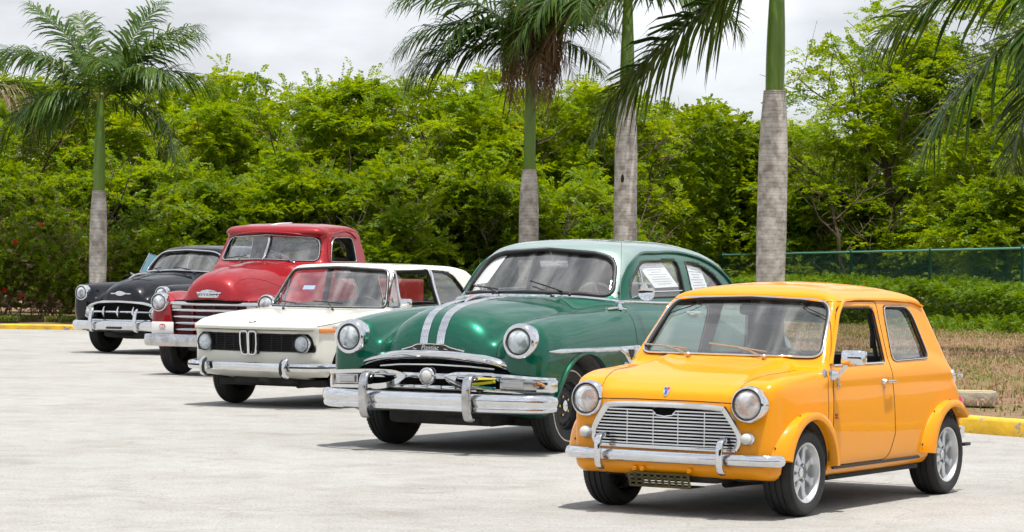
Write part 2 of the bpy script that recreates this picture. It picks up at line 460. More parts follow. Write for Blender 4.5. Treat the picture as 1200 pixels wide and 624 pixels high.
M['lens_glass'] = lens_glass(); M['reflector'] = mat('silvered reflector', (.93, .94, .95), .22, 1.0)
# ------------------------------------------------------------------ shared car pieces
def car_root(name, pose, label, cat='car', group='classic cars parked in a row'):
    x, y, a = pose
    o = empty(name, (x, y, 0), -R(90+a)); tag(o, label, cat, group); return o

def make_wheel(parent, c, side, r, rr, w, style='steel', white=None, steer=0.0, mats=None, cap=None):
    """c: hub centre at wheel mid-plane; side +1 = car's left (outer face +y); returns tyre object"""
    mats = mats or {}
    ax = Vector((-math.sin(steer)*side, math.cos(steer)*side, 0)); hw = w/2
    mb = MB()
    sh = [(rr*.985, -hw*.80), (rr+.012, -hw*.92), (rr+(r-rr)*.35, -hw*1.0), (rr+(r-rr)*.7, -hw*.97), (r-.014, -hw*.86), (r-.003, -hw*.70), (r, -hw*.45)]
    g = []
    for t in (-.42, 0.0, .42): g += [(r, hw*t-.006), (r-.007, hw*t-.004), (r-.007, hw*t+.004), (r, hw*t+.006)]
    prof = sh+g+[(a, -b) for a, b in sh[::-1]]
    mb.lathe(prof, c, ax, n=56, cap0=False, cap1=False)
    # tread blocks at the shoulders
    e1 = ax.cross(Vector((0, 0, 1))).normalized(); e2 = e1.cross(ax).normalized()
    nb = 64
    for k in range(nb):
        th = 2*math.pi*k/nb; d = e1*math.cos(th)+e2*math.sin(th); tg = e2*math.cos(th)-e1*math.sin(th)
        for sgn in (-1, 1):
            cc = Vector(c)+d*(r-.0175)+ax*(hw*.80*sgn)
            Mx = Matrix((tuple(tg), tuple(ax), tuple(d))).transposed()
            mb.box(cc, (.013, w*.10, .010), Mx)
    mats_t = [M['rubber']]
    ty = mb.build('wheel', mats_t, parent, angle=35)
    tag(ty)
    if white:
        wb = MB(); r1, r2 = white
        hwx = hw*1.005
        wb.lathe([(r1, hwx*.985), (r1+.002, hwx*1.01), (r2-.002, hwx*1.01), (r2, hwx*.985)], c, ax, n=56, cap0=False, cap1=False)
        wb.build('whitewall', mats.get('white', M['ww']), ty)
    rb = MB(); C = Vector(c)
    if style == 'alloy':
        rb.lathe([(rr*1.0, hw*.62), (rr*1.03, hw*.80), (rr*1.0, hw*.88), (rr*.955, hw*.86), (rr*.91, hw*.60), (rr*.885, hw*.2), (rr*.87, -hw*.2), (rr*.87, -hw*.75)], C, ax, n=56, cap0=False, cap1=False)
        rb.lathe([(rr*.88, hw*.12), (rr*.45, hw*.20), (rr*.36, hw*.26), (rr*.26, hw*.24), (rr*.22, hw*.40), (.02, hw*.42)], C, ax, n=40, cap0=False)
        n = 8
        for k in range(n):
            th = 2*math.pi*(k+.5)/n; d = e1*math.cos(th)+e2*math.sin(th); tg = e2*math.cos(th)-e1*math.sin(th)
            p = [C+d*(rr*t)+ax*(hw*a) for t, a in ((.30, .30), (.5, .27), (.68, .24), (.83, .22), (.90, .22))]
            rb.sweep(p, rrect(.013, .014, .006), up=tuple(ax), scale=[1.7, 1.45, 1.35, 1.5, 2.2])
        rb.build('rim', [M['alloy']], ty, angle=35)
        hb = MB()
        for k in range(8):
            th = 2*math.pi*k/n; d = e1*math.cos(th)+e2*math.sin(th)
            hb.lathe([(rr*.135, hw*.0), (rr*.13, hw*.18), (rr*.05, hw*.19)], C+d*(rr*.62), ax, n=10)
        hb.build('rim_hole', [M['black']], ty)
        cb = MB()
        cb.lathe([(rr*.17, hw*.30), (rr*.17, hw*.5), (rr*.12, hw*.56), (.002, hw*.57)], C, ax, n=24)
        for k in range(4):
            th = 2*math.pi*(k+.5)/4; d = e1*math.cos(th)+e2*math.sin(th)
            cb.lathe([(.011, hw*.1), (.011, hw*.44), (.004, hw*.46)], C+d*(rr*.30), ax, n=8)
        cb.build('hub_cap', [M['chrome']], ty)
    else:
        rb.lathe([(rr*1.0, hw*.62), (rr*1.02, hw*.80), (rr*.98, hw*.86), (rr*.93, hw*.78), (rr*.90, hw*.4), (rr*.86, hw*.25), (rr*.80, hw*.20),
                  (rr*.62, hw*.42), (rr*.50, hw*.44), (rr*.40, hw*.30), (rr*.34, hw*.32), (.01, hw*.34)], C, ax, n=48, cap0=False)
        for k in range(12):
            th = 2*math.pi*(k+.5)/12; d = e1*math.cos(th)+e2*math.sin(th)
            rb.lathe([(.012, hw*.2), (.012, hw*.36)], C+d*(rr*.73), ax, n=8, mi=1)
        rb.build('rim', [mats.get('rim', M['black']), M['gap']], ty, angle=35)
        cb = MB()
        if cap == 'dome':
            cb.lathe([(rr*.50, hw*.42), (rr*.50, hw*.50), (rr*.44, hw*.62), (rr*.28, hw*.74), (.005, hw*.80)], C, ax, n=32)
        else:
            cb.lathe([(rr*.22, hw*.32), (rr*.22, hw*.55), (rr*.16, hw*.62), (.005, hw*.63)], C, ax, n=24)
            for k in range(5):
                th = 2*math.pi*k/5; d = e1*math.cos(th)+e2*math.sin(th)
                cb.lathe([(.011, hw*.28), (.011, hw*.42)], C+d*(rr*.36), ax, n=8)
        cb.build('hub_cap', [mats.get('cap', M['chrome'])], ty)
    inner = MB(); inner.lathe([(rr*.95, -hw*.85), (rr*.9, -hw*.3), (.02, -hw*.3)], C, ax, n=32, cap0=False)
    inner.lathe([(rr*.6, -hw*.95), (rr*.62, -hw*.35)], C, ax, n=24)
    inner.build('brake_drum', [M['under']], ty)
    return ty

def headlamp(parent, c, axis, r, ring=1.22, depth=.05, bulge=.022, mats=None, squash=(1, 1)):
    a = Vector(axis).normalized(); C = Vector(c)
    mb = MB()
    mb.lathe([(r*.97, -.004), (r*.8, bulge*.45), (r*.55, bulge*.8), (r*.25, bulge), (.002, bulge*1.03)], C, a, n=40, cap0=False, squash=squash)
    o = mb.build('headlight', [M['lens_glass']], parent, angle=60)
    bw = MB(); bw.lathe([(r*.97, -.006), (r*.88, -r*.25), (r*.70, -r*.42), (r*.45, -r*.55), (r*.22, -r*.60), (.001, -r*.61)], C, a, n=40, cap0=False, squash=squash)
    bw.build('reflector', [M['reflector']], o, angle=60)
    bb = MB(); bb.lathe([(r*.16, -r*.58), (r*.16, -r*.15), (r*.10, -r*.06), (.001, -r*.04)], C, a, n=14); bb.build('bulb_shield', [M['chrome_old']], o)
    rb = MB()
    rb.lathe([(r*ring*1.0, -depth), (r*ring*1.02, -depth*.35), (r*ring*.98, -.004), (r*ring*.92, .006), (r*1.06, .008), (r*.99, .001), (r*.96, -.008)], C, a, n=44, cap0=False, cap1=False, squash=squash)
    rb.build('headlight_ring', [M['chrome']], o, angle=60)
    gk = MB(); gk.lathe([(r*1.085, .004), (r*1.075, .0105), (r*1.0, .0085), (r*.965, .002)], C, a, n=44, cap0=False, cap1=False, squash=squash); gk.build('headlight_gasket', [M['gasket']], o, angle=60)
    return o

def window_trim(fd, outer, pts, ray_d, back, r, mats, name, parent, sec=None, off=0.0):
    """pts: 3-D start points outside the car; rays go along ray_d; trim follows the hit surface"""
    P, ok = fd.hit(outer, pts, ray_d)
    P = P[ok]; N = fd.normal(outer, P, .03)
    for _ in range(3):
        P = .25*np.roll(P, 1, 0)+.5*P+.25*np.roll(P, -1, 0); N = .25*np.roll(N, 1, 0)+.5*N+.25*np.roll(N, -1, 0)
    P = P + N*off
    mb = MB(); mb.sweep([tuple(p) for p in P], sec or circ(r, 8), closed=True, ups=[tuple(n) for n in N])
    return mb.build(name, mats, parent, angle=60)

def surf_line(fd, outer, pts, ray_d, off=0.0, e=.02):
    P, ok = fd.hit(outer, np.asarray(pts, float), ray_d)
    P = P[ok]; N = fd.normal(outer, P, e)
    return [tuple(p) for p in P+N*off], [tuple(n) for n in N]

def strip(fd, outer, pts, ray_d, sec, mats, name, parent, off=0.0, closed=False, scale=None, e=.02):
    P, N = surf_line(fd, outer, pts, ray_d, off, e)
    if len(P) < 2: return None
    mb = MB(); mb.sweep(P, sec, closed=closed, ups=N, scale=scale if scale is None or len(scale) == len(P) else None)
    return mb.build(name, mats, parent, angle=50)

def seam(mb, fd, outer, pts, ray_d, r=.004, closed=False):
    P, N = surf_line(fd, outer, pts, ray_d, -r*.35)
    if len(P) > 1: mb.sweep(P, circ(r, 6), closed=closed, ups=N)

def dense(pts, step=.03, closed=False):
    out = []; n = len(pts)
    for i in range(n if closed else n-1):
        a = np.array(pts[i], float); b = np.array(pts[(i+1) % n], float); k = max(1, int(np.linalg.norm(b-a)/step))
        for j in range(k): out.append(tuple(a+(b-a)*j/k))
    if not closed: out.append(tuple(pts[-1]))
    return out

def wiper(parent, p0, p1, p2, n=(0, 0, 1), mat_=None):
    """arm from pivot p0 to blade middle p1, blade centred there to p2 half vector"""
    mb = MB(); mb.lathe([(.014, -.01), (.012, .018), (.004, .024)], p0, n, n=12)
    mb.tube([p0, tuple((Vector(p0)+Vector(p1))*.5+Vector(n)*.012), p1], .0055, 6)
    h = Vector(p2)-Vector(p1)
    mb.tube([tuple(Vector(p1)-h), tuple(Vector(p1)+Vector(n)*.004), tuple(Vector(p1)+h)], .006, 6)
    return mb.build('wiper', [mat_ or M['chrome']], parent)

def seats(parent, items, m, name='seat'):
    for (x, y, z, w, hgt, tilt) in items:
        mb = MB()
        mb.box((x+.18, y, z), (.48, w, .16), bev=.05)
        rot = Matrix.Rotation(-tilt, 3, 'Y')
        mb.box((x-.10, y, z+hgt/2), (.13, w, hgt), rot, bev=.05)
        o = mb.build(name, [m], parent, angle=50)

def steering(parent, c, r=.19, tilt=.45, mat_=None):
    ax = Vector((-math.cos(tilt), 0, math.sin(tilt))); C = Vector(c)
    e1 = Vector((0, 1, 0)); e2 = ax.cross(e1).normalized()
    mb = MB(); mb.tube([C+e1*(r*math.cos(t))+e2*(r*math.sin(t)) for t in np.linspace(0, 2*math.pi, 28)[:-1]], .011, 8, closed=True)
    for t in (0, math.pi, math.pi*1.5): mb.tube([C, C+e1*(r*math.cos(t))+e2*(r*math.sin(t))], .008, 6)
    mb.lathe([(.035, -.02), (.03, .01)], C, ax, n=16)
    mb.tube([C, C-ax*.35], .018, 8)
    return mb.build('steering_wheel', [mat_ or M['black']], parent)

def mirror_round(parent, c, n, r=.07, foot=None):
    mb = MB(); mb.lathe([(r*.2, -.05), (r*.7, -.038), (r*.97, -.012), (r, 0), (r*.96, .004), (r*.9, .002)], c, n, n=32)
    if foot: mb.tube([tuple(Vector(c)-Vector(n)*.04), foot], .007, 8)
    return mb.build('mirror', [M['chrome']], parent, angle=60)

def text_mesh(name, txt, size, M4, material, parent, ext=.003, shear=0.0, align='CENTER', bev=0.0):
    c = bpy.data.curves.new(name, 'FONT'); c.body = txt; c.size = size; c.extrude = ext; c.align_x = align; c.align_y = 'CENTER'; c.shear = shear
    c.resolution_u = 3; c.bevel_depth = bev
    t = bpy.data.objects.new(name+'_tmp', c); COL.objects.link(t)
    dg = bpy.context.evaluated_depsgraph_get(); me = bpy.data.meshes.new_from_object(t.evaluated_get(dg), depsgraph=dg)
    bpy.data.objects.remove(t); bpy.data.curves.remove(c)
    me.transform(M4); me.materials.clear(); me.materials.append(material); me.name = name
    return link_mesh(name, me, parent)

def frame4(origin, xdir, ydir):
    x = Vector(xdir).normalized(); z = x.cross(Vector(ydir)).normalized(); y = z.cross(x)
    m = Matrix((x, y, z)).transposed().to_4x4(); m.translation = Vector(origin); return m
M['ww'] = noise_var(mat('cream whitewall', (.62, .58, .50), .6), 12, .25)
def rpoly(pts, n=4):
    """polygon with rounded corners; pts (a,b,r)"""
    out = []; N = len(pts)
    for i in range(N):
        p = np.array(pts[i][:2], float); r = pts[i][2] if len(pts[i]) > 2 else 0
        a = np.array(pts[i-1][:2], float); b = np.array(pts[(i+1) % N][:2], float)
        if r <= 0: out.append(tuple(p)); continue
        da = a-p; db = b-p; la = np.linalg.norm(da); lb = np.linalg.norm(db)
        t = min(r, la*.49, lb*.49); s = p+da/la*t; e = p+db/lb*t
        for k in range(n+1):
            u = k/n; out.append(tuple((1-u)**2*s+2*u*(1-u)*p+u*u*e))
    return out

def mir(half):
    """mirror a (y,z) half outline given from y=0 bottom .. to y=0 top into a closed outline"""
    return list(half)+[(-a, b) for a, b in half[::-1] if abs(a) > 1e-6]

def window_cut(fd, w):
    X, Y, Z = fd.X, fd.Y, fd.Z
    if w['k'] == 'side':
        d = polysdf(w['poly'], X[:, :, 0], Z[:, 0, :])  # (nx,1)x(1,nz)
        d = d.reshape(fd.nx, 1, fd.nz); return np.maximum(d, w['lim']-Y)
    d = polysdf(w['poly'], Y[0, :, :], Z[0, :, :]).reshape(1, fd.ny, fd.nz)
    return np.maximum(d, (w['lim']-X) if w['k'] == 'front' else (X-w['lim']))

def w_inside(w, C, grow):
    if w['k'] == 'side': d = polysdf(w['poly'], C[:, 0], C[:, 2]); return (d < grow) & (np.abs(C[:, 1]) > w['lim'])
    d = polysdf(w['poly'], C[:, 1], C[:, 2])
    return (d < grow) & ((C[:, 0] > w['lim']) if w['k'] == 'front' else (C[:, 0] < w['lim']))

def build_shell(root, fd, outer_h, cavity_h, cuts, windows, split, body_mat, th=.035, glass_in=.018, lining='cabin_lining', glassm=None, dark_at=None):
    """outer_h, cavity_h: half fields; cuts: list of half fields removed from the body"""
    outer = fd.full(outer_h)
    body = outer_h
    if cavity_h is not None: body = np.maximum(body, -cavity_h)
    for c in cuts: body = np.maximum(body, -c)
    for w in windows: body = np.maximum(body, -window_cut(fd, w))
    V, F, N = fd.mesh(fd.full(body))
    C = V[F].mean(1); dark_at = dark_at or th*.8
    oc = fd.samp(outer, C); ov = fd.samp(outer, V); on = np.abs(ov) < fd.h*.22
    No = fd.normal(outer, V); N = np.where(on[:, None], No, N)
    dep = -ov
    rest = np.ones(len(F), bool)
    m = oc < -dark_at
    parts = {}
    parts['lining'] = submesh(lining, V, F, N, m, [M['interior']], root); rest &= ~m
    for name, fn, mt in split:
        m = rest & fn(C)
        o = submesh(name, V, F, N, m, [mt], root, dep=dep); rest &= ~m
        parts.setdefault(name, []).append(o)
    parts['body'] = submesh('body', V, F, N, rest, [body_mat], root, dep=dep)
    # panes
    gw = [w for w in windows if w.get('glass', True)]
    if gw:
        V, F, N = fd.mesh(outer, -glass_in)
        C = V[F].mean(1)
        for w in gw:
            m = w_inside(w, C, .010)
            if w['k'] == 'side':
                for s in w.get('sides', (1, -1)):
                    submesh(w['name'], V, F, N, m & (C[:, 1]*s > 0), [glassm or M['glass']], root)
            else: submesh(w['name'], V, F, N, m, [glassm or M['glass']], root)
    return outer, parts
# ------------------------------------------------------------------ world
def make_world():
    w = bpy.data.worlds.new('World'); scene.world = w; w.use_nodes = True; nt = w.node_tree
    bg = nt.nodes['Background']; N = lambda t: nt.nodes.new(t)
    sky = N('ShaderNodeTexSky'); sky.sky_type = 'NISHITA'; sky.sun_disc = False
    sky.sun_elevation = SUN_EL; sky.sun_rotation = SUN_ROT; sky.air_density = 1.0; sky.dust_density = 1.5; sky.altitude = 10
    tc = N('ShaderNodeTexCoord'); mp = N('ShaderNodeMapping'); mp.inputs['Scale'].default_value = (1, 1, 2.6); mp.inputs['Location'].default_value = (1.3, .4, .2)
    n = N('ShaderNodeTexNoise'); n.inputs['Scale'].default_value = 2.6; n.inputs['Detail'].default_value = 9; n.inputs['Roughness'].default_value = .60
    n2 = N('ShaderNodeTexNoise'); n2.inputs['Scale'].default_value = 7.5; n2.inputs['Detail'].default_value = 7
    r = N('ShaderNodeValToRGB'); r.color_ramp.elements[0].position = .30; r.color_ramp.elements[0].color = (.30, .30, .30, 1); r.color_ramp.elements[1].position = .56; r.color_ramp.elements[1].color = (1, 1, 1, 1)
    r2 = N('ShaderNodeValToRGB'); r2.color_ramp.elements[0].position = .38; r2.color_ramp.elements[1].position = .60
    cl = CLOUD
    r2.color_ramp.elements[0].color = tuple(c*.66 for c in cl)+(1,); r2.color_ramp.elements[1].color = (*cl, 1)
    mx = N('ShaderNodeMix'); mx.data_type = 'RGBA'
    L = nt.links.new
    L(tc.outputs['Generated'], mp.inputs['Vector']); L(mp.outputs[0], n.inputs['Vector']); L(mp.outputs[0], n2.inputs['Vector'])
    L(n.outputs['Fac'], r.inputs['Fac']); L(n2.outputs['Fac'], r2.inputs['Fac'])
    L(sky.outputs[0], mx.inputs[6]); L(r2.outputs[0], mx.inputs[7]); L(r.outputs[0], mx.inputs[0])
    L(mx.outputs[2], bg.inputs['Color']); bg.inputs['Strength'].default_value = SKY_STR
    s = bpy.data.lights.new('sun', 'SUN'); s.energy = SUN_STR; s.angle = R(.6); s.color = (1, .96, .89)
    o = bpy.data.objects.new('sun', s); COL.objects.link(o)
    d = Vector((math.sin(SUN_ROT)*math.cos(SUN_EL), math.cos(SUN_ROT)*math.cos(SUN_EL), math.sin(SUN_EL)))
    o.rotation_euler = d.to_track_quat('Z', 'Y').to_euler()
SUN_EL, SUN_ROT = R(78), R(150)
SKY_STR, SUN_STR = .10, 4.6
CLOUD = (9.2, 9.5, 10.0)
make_world()
vs = scene.view_settings; scene.display_settings.display_device = 'sRGB'
vs.view_transform = 'Standard'; vs.look = 'None'; vs.gamma = 1; vs.use_curve_mapping = False; vs.exposure = 0.30
scene.cycles.max_bounces = 10; scene.cycles.transparent_max_bounces = 16; scene.cycles.glossy_bounces = 5; scene.cycles.diffuse_bounces = 3
scene.cycles.caustics_reflective = False; scene.cycles.caustics_refractive = False
scene.cycles.use_denoising = True; scene.cycles.use_adaptive_sampling = True; scene.cycles.adaptive_threshold = .035; scene.cycles.adaptive_min_samples = 24

# ------------------------------------------------------------------ ground
def sheet(name, poly, z, m, kind='structure', parent=None):
    me = bpy.data.meshes.new(name); me.from_pydata([(a, b, z) for a, b in poly], [], [list(range(len(poly)))]); me.materials.append(m)
    o = link_mesh(name, me, parent); tag(o, kind=kind); return o
def asphalt():
    m = mat('bleached asphalt', (.5, .48, .44), .85, spec=.3)
    b = m.node_tree.nodes['Principled BSDF']; tc = nd(m, 'ShaderNodeTexCoord'); src = tc.outputs['Object']
    n1 = nd(m, 'ShaderNodeTexNoise', Scale=.35, Detail=6, Roughness=.6); n2 = nd(m, 'ShaderNodeTexNoise', Scale=3.5, Detail=9, Roughness=.72)
    n3 = nd(m, 'ShaderNodeTexVoronoi', Scale=26.0); n4 = nd(m, 'ShaderNodeTexNoise', Scale=52, Detail=5, Roughness=.75)
    for n in (n1, n2, n3, n4): lk(m, src, n.inputs['Vector'])
    def ramp(inp, p0, c0, p1, c1):
        r = nd(m, 'ShaderNodeValToRGB'); e = r.color_ramp.elements; e[0].position = p0; e[1].position = p1; e[0].color = (*c0, 1); e[1].color = (*c1, 1); lk(m, inp, r.inputs[0]); return r.outputs[0]
    base = ramp(n1.outputs['Fac'], .35, (.365, .358, .343), .65, (.405, .40, .387))
    fine = ramp(n2.outputs['Fac'], .34, (.86, .855, .845), .60, (1, 1, 1))
    agg = ramp(n4.outputs['Fac'], .34, (.62, .61, .59), .54, (1.04, 1.04, 1.04))
    sp = ramp(n3.outputs['Distance'], .05, (.80, .79, .77), .22, (1, 1, 1))
    def mul(a, c):
        x = nd(m, 'ShaderNodeMix', data_type='RGBA', blend_type='MULTIPLY'); x.inputs[0].default_value = 1; lk(m, a, x.inputs[6]); lk(m, c, x.inputs[7]); return x.outputs[2]
    col = mul(mul(mul(base, fine), agg), sp)
    # fine cracks
    mp = nd(m, 'ShaderNodeMapping'); n5 = nd(m, 'ShaderNodeTexNoise', Scale=1.3, Detail=5); lk(m, src, n5.inputs['Vector'])
    ad = nd(m, 'ShaderNodeMix', data_type='RGBA', blend_type='ADD'); ad.inputs[0].default_value = .9; lk(m, src, ad.inputs[6]); lk(m, n5.outputs['Color'], ad.inputs[7])
    v = nd(m, 'ShaderNodeTexVoronoi', Scale=.55, feature='DISTANCE_TO_EDGE'); lk(m, ad.outputs[2], v.inputs['Vector'])
    cr = ramp(v.outputs['Distance'], .001, (.84, .83, .81), .006, (1, 1, 1)); col = mul(col, cr)
    # old tyre and oil stains
    n6 = nd(m, 'ShaderNodeTexNoise', Scale=1.1, Detail=4, Roughness=.5); lk(m, src, n6.inputs['Vector'])
    st = ramp(n6.outputs['Fac'], .26, (.80, .79, .77), .42, (1, 1, 1)); col = mul(col, st)
    n7 = nd(m, 'ShaderNodeTexVoronoi', Scale=1.6); lk(m, src, n7.inputs['Vector']); dr = ramp(n7.outputs['Distance'], .018, (.42, .41, .40), .035, (1, 1, 1)); col = mul(col, dr)
    n8 = nd(m, 'ShaderNodeTexNoise', Scale=.9, Detail=9, Roughness=.8); lk(m, src, n8.inputs['Vector']); wr_ = ramp(n8.outputs['Fac'], .40, (.90, .885, .86), .52, (1, 1, 1)); col = mul(col, wr_)
    lk(m, col, b.inputs['Base Color'])
    bp = nd(m, 'ShaderNodeBump', Strength=.5, Distance=.012); lk(m, n4.outputs['Fac'], bp.inputs['Height'])
    bp2 = nd(m, 'ShaderNodeBump', Strength=.35, Distance=.05); lk(m, n2.outputs['Fac'], bp2.inputs['Height']); lk(m, bp.outputs[0], bp2.inputs['Normal']); lk(m, bp2.outputs[0], b.inputs['Normal'])
    return m
M['asphalt'] = asphalt()
# ------------------------------------------------------------------ the small yellow car
def build_small_car(pose):
    root = car_root('compact_car', pose, 'small bright yellow two-door car with chrome mustache grille and alloy wheels, nearest in the row', 'car')
    P = paint('yellow paint', (.80, .295, .0002), rough=.36, dust=.006, wob=.014, dustcol=(.60, .36, .08), coat=.6)
    fd = Field((-2.56, .60), .80, (.14, 1.41), .012)
    X, Y, Z = fd.X, fd.Y, fd.Z
    x2, z2 = X[:, :, 0], Z[:, 0, :]
    def side(poly, xs=None): return polysdf(poly, x2, z2).reshape(fd.nx, 1, fd.nz)
    fend = spl([(.40, .235), (.44, .27), (.452, .40), (.448, .58), (.435, .685), (.39, .752), (.27, .792), (.0, .818), (-.3, .838), (-1.2, .85), (-2.0, .835),
                (-2.12, .785), (-2.27, .665), (-2.375, .52), (-2.415, .38), (-2.40, .27), (-2.33, .235), (-1.9, .215), (-.4, .205), (.3, .215)], 5, True)
    hood = spl([(.42, .235), (.462, .27), (.478, .40), (.480, .56), (.477, .655), (.455, .705), (.40, .738), (.27, .785), (.05, .838), (-.12, .872), (-.30, .905), (-.6, .92), (-1.2, .87), (-2.0, .835),
                (-2.12, .785), (-2.27, .665), (-2.375, .52), (-2.415, .38), (-2.40, .27), (-2.33, .235), (-1.9, .215), (-.4, .205), (.3, .215)], 5, True)
    s = sstep(.36, .50, Y)
    low = side(hood)*(1-s)+side(fend)*s
    plan = spl([(.56, 0), (.54, .30), (.50, .50), (.44, .60), (.34, .655), (.18, .682), (-.2, .692), (-1.0, .692), (-1.8, .690), (-2.15, .672), (-2.32, .63), (-2.41, .55), (-2.44, .40), (-2.46, 0), (-2.46, -.4, 'c'), (.56, -.4, 'c')], 5, True)
    dp = polysdf(plan, x2, Y[0].T).reshape(fd.nx, fd.ny, 1)
    fr = spl([(0, .15, 'c'), (.60, .15, 'c'), (.640, .205), (.668, .26), (.690, .40), (.695, .54), (.686, .68), (.668, .78), (.645, .87), (.62, .95, 'c'), (0, .95, 'c')], 5, True)
    df = polysdf(mir(fr[:-1]) if False else [(a, b) for a, b in fr]+[], Y[0], Z[0]).reshape(1, fd.ny, fd.nz)
    df = polysdf([(-.5, .15)]+[(a, b) for a, b in fr if a > .01]+[(-.5, .95)], Y[0], Z[0]).reshape(1, fd.ny, fd.nz)
    low = smax(smax(low, dp, .07), df, .05)
    gside = spl([(-.17, .75, 'c'), (-.287, .892), (-.44, 1.065), (-.585, 1.228), (-.605, 1.262), (-.66, 1.288), (-.85, 1.325), (-1.12, 1.345), (-1.42, 1.335), (-1.68, 1.290), (-1.82, 1.235), (-1.88, 1.16), (-1.98, .98), (-2.10, .75, 'c')], 6, True)
    g2 = polysdf(gside, (X+.08*Y*Y).reshape(fd.nx, fd.ny, 1)[:, :, 0][:, :, None], np.broadcast_to(Z, (1, 1, fd.nz))) if False else None
    # evaluate the greenhouse profile on a curved x
    GX = np.arange(-2.8, .8, .006, dtype=np.float32); G = polysdf(gside, GX[:, None], Z[0, 0][None, :])
    xi = np.clip(((X+.085*Y*Y)[:, :, 0]-GX[0])/.006, 0, len(GX)-1.01); i0 = xi.astype(int); t = (xi-i0)[:, :, None]
    gs = G[i0]*(1-t)+G[i0+1]*t
    gf = [(-.5, .7), (.672, .7)]+spl([(.660, .80), (.644, .86), (.608, 1.0), (.575, 1.13), (.560, 1.195), (.547, 1.228), (.51, 1.258), (.42, 1.292), (.25, 1.328), (0, 1.347), (-.2, 1.347)], 5)+[(-.5, 1.347)]
    gf = polysdf(gf, Y[0], Z[0]).reshape(1, fd.ny, fd.nz)
    gh = smax(gs, gf, .045)
    outer = smin(low, gh, .035)
    # cabin
    cav = np.maximum(outer+.032, np.maximum(np.maximum(.46-Z, X+.32), -2.05-X))
    cuts = []
    for xc in (0, -2.036):
        cuts.append(np.maximum(np.hypot(X-xc, Z-.255)-.292, .40-Y))
    # radiator opening
    gp = mir(rpoly([(0, .395), (.44, .395, .02), (.462, .475, .03), (.375, .612, .02), (0, .618)]))
    cuts.append(np.maximum(polysdf(gp, Y[0], Z[0]).reshape(1, fd.ny, fd.nz), .36-X))
    win = [dict(k='side', name='quarter_window', poly=rpoly([(-1.232, .862, .03), (-1.262, 1.188, .03), (-1.645, 1.182, .09), (-1.778, .868, .05)]), lim=.35),
           dict(k='side', name='door_window', poly=rpoly([(-.385, .858, .03), (-.612, 1.186, .03), (-1.118, 1.184, .05), (-1.122, .858, .02)]), lim=.35, glass=False),
           dict(k='front', name='windscreen', poly=mir(rpoly([(0, .905), (.592, .898, .05), (.515, 1.222, .07), (0, 1.234)])), lim=-.75),
           dict(k='rear', name='rear_window', poly=mir(rpoly([(0, .87), (.50, .87, .06), (.44, 1.17, .06), (0, 1.175)])), lim=-1.75)]
    door = rpoly([(-.345, .272, .03), (-.318, .45), (-.335, .84), (-.59, 1.222, .02), (-1.165, 1.222, .03), (-1.165, .84), (-1.205, .42), (-1.12, .272, .08)])
    bon = rpoly([(.47, 0), (.44, .44), (.20, .53), (-.22, .585), (-.29, 0)])
    split = [('door', lambda C: inpoly(door, C[:, 0], C[:, 2]) & (C[:, 1] > .4), P), ('door', lambda C: inpoly(door, C[:, 0], C[:, 2]) & (C[:, 1] < -.4), P),
             ('bonnet', lambda C: (C[:, 2] > .655) & (C[:, 0] > -.285) & (np.abs(C[:, 1]) < .44+.10*sstep(.4, -.2, C[:, 0])), P),
             ('roof', lambda C: (C[:, 2] > 1.232+.0*C[:, 0]) & (C[:, 0] < -.55), P)]
    O, parts = build_shell(root, fd, outer, cav, cuts, win, split, P, th=.032)
    doors = parts['door']
    # seams
    sm = MB()
    for sg in (1, -1):
        seam(sm, fd, O, [(a, .95*sg, b) for a, b in dense(door, .03, True)], (0, -sg, 0), .0035, True)
        bl = [(.465, .445*sg), (.40, .445*sg), (.2, .49*sg), (-.05, .52*sg), (-.14, .522*sg)]
        seam(sm, fd, O, [(a, b, 1.6) for a, b in dense(bl, .03)], (0, 0, -1), .0032)
        # front wing to front panel
        seam(sm, fd, O, [(.7, a*sg, b) for a, b in dense([(.447, .66), (.46, .70)], .02)], (-1, 0, 0), .003)
        seam(sm, fd, O, [(a, .95*sg, b) for a, b in dense([(-.285, .30), (-.255, .5), (-.262, .8)], .03)], (0, -sg, 0), .0028)
    seam(sm, fd, O, [(.9, a, b) for a, b in dense([(-.445, .655), (-.2, .660), (.2, .660), (.445, .655)], .03)], (-1, 0, 0), .003)
    sm.build('panel_gap', [M['gap']], root)
    # sill strip
    for sg in (1, -1):
        st = MB(); Pp, Nn = surf_line(fd, O, [(a, .95*sg, .262) for a in np.arange(-.34, -1.64, -.05)], (0, -sg, 0), .002)
        st.sweep(Pp, [(-.006, -.01), (.006, -.01), (.006, .012), (-.006, .012)], ups=Nn); st.build('sill_strip', [M['black']], root)
        fl = MB(); fl.box((-1.0, .612*sg, .200), (1.30, .05, .03), bev=.01); fl.build('floor_edge', [M['under']], root)
    # gutter rails: up the A pillar, along the roof, down the C pillar
    for sg in (1, -1):
        g = MB(); Pp, Nn = surf_line(fd, O, [(a, .9*sg, b) for a, b in dense(spl([(-.345, .86), (-.505, 1.045), (-.635, 1.185), (-.69, 1.217), (-.80, 1.228), (-1.1, 1.230), (-1.5, 1.222), (-1.76, 1.205), (-1.835, 1.185)], 6), .03)], (0, -sg, 0), .004)
        g.sweep(Pp, [(-.007, -.004), (.007, -.004), (.009, .010), (-.003, .014)], ups=Nn); g.build('roof_gutter', [P], root)
    lip = MB(); Pp, Nn = surf_line(fd, O, [(.3, a, 1.250-.13*a*a) for a in np.arange(-.48, .481, .04)], (-1, 0, 0), .003)
    lip.sweep(Pp, [(-.008, -.003), (.008, -.003), (.010, .010), (-.002, .012)], ups=Nn); lip.build('roof_lip', [P], root)
    # window frames
    def ring(w, ray, st, r, mt, name, off=.0, grow=0.0):
        pts = st(dense(w['poly'], .02, True)); window_trim(fd, O, pts, ray, False, r, [mt], name, root, off=off)
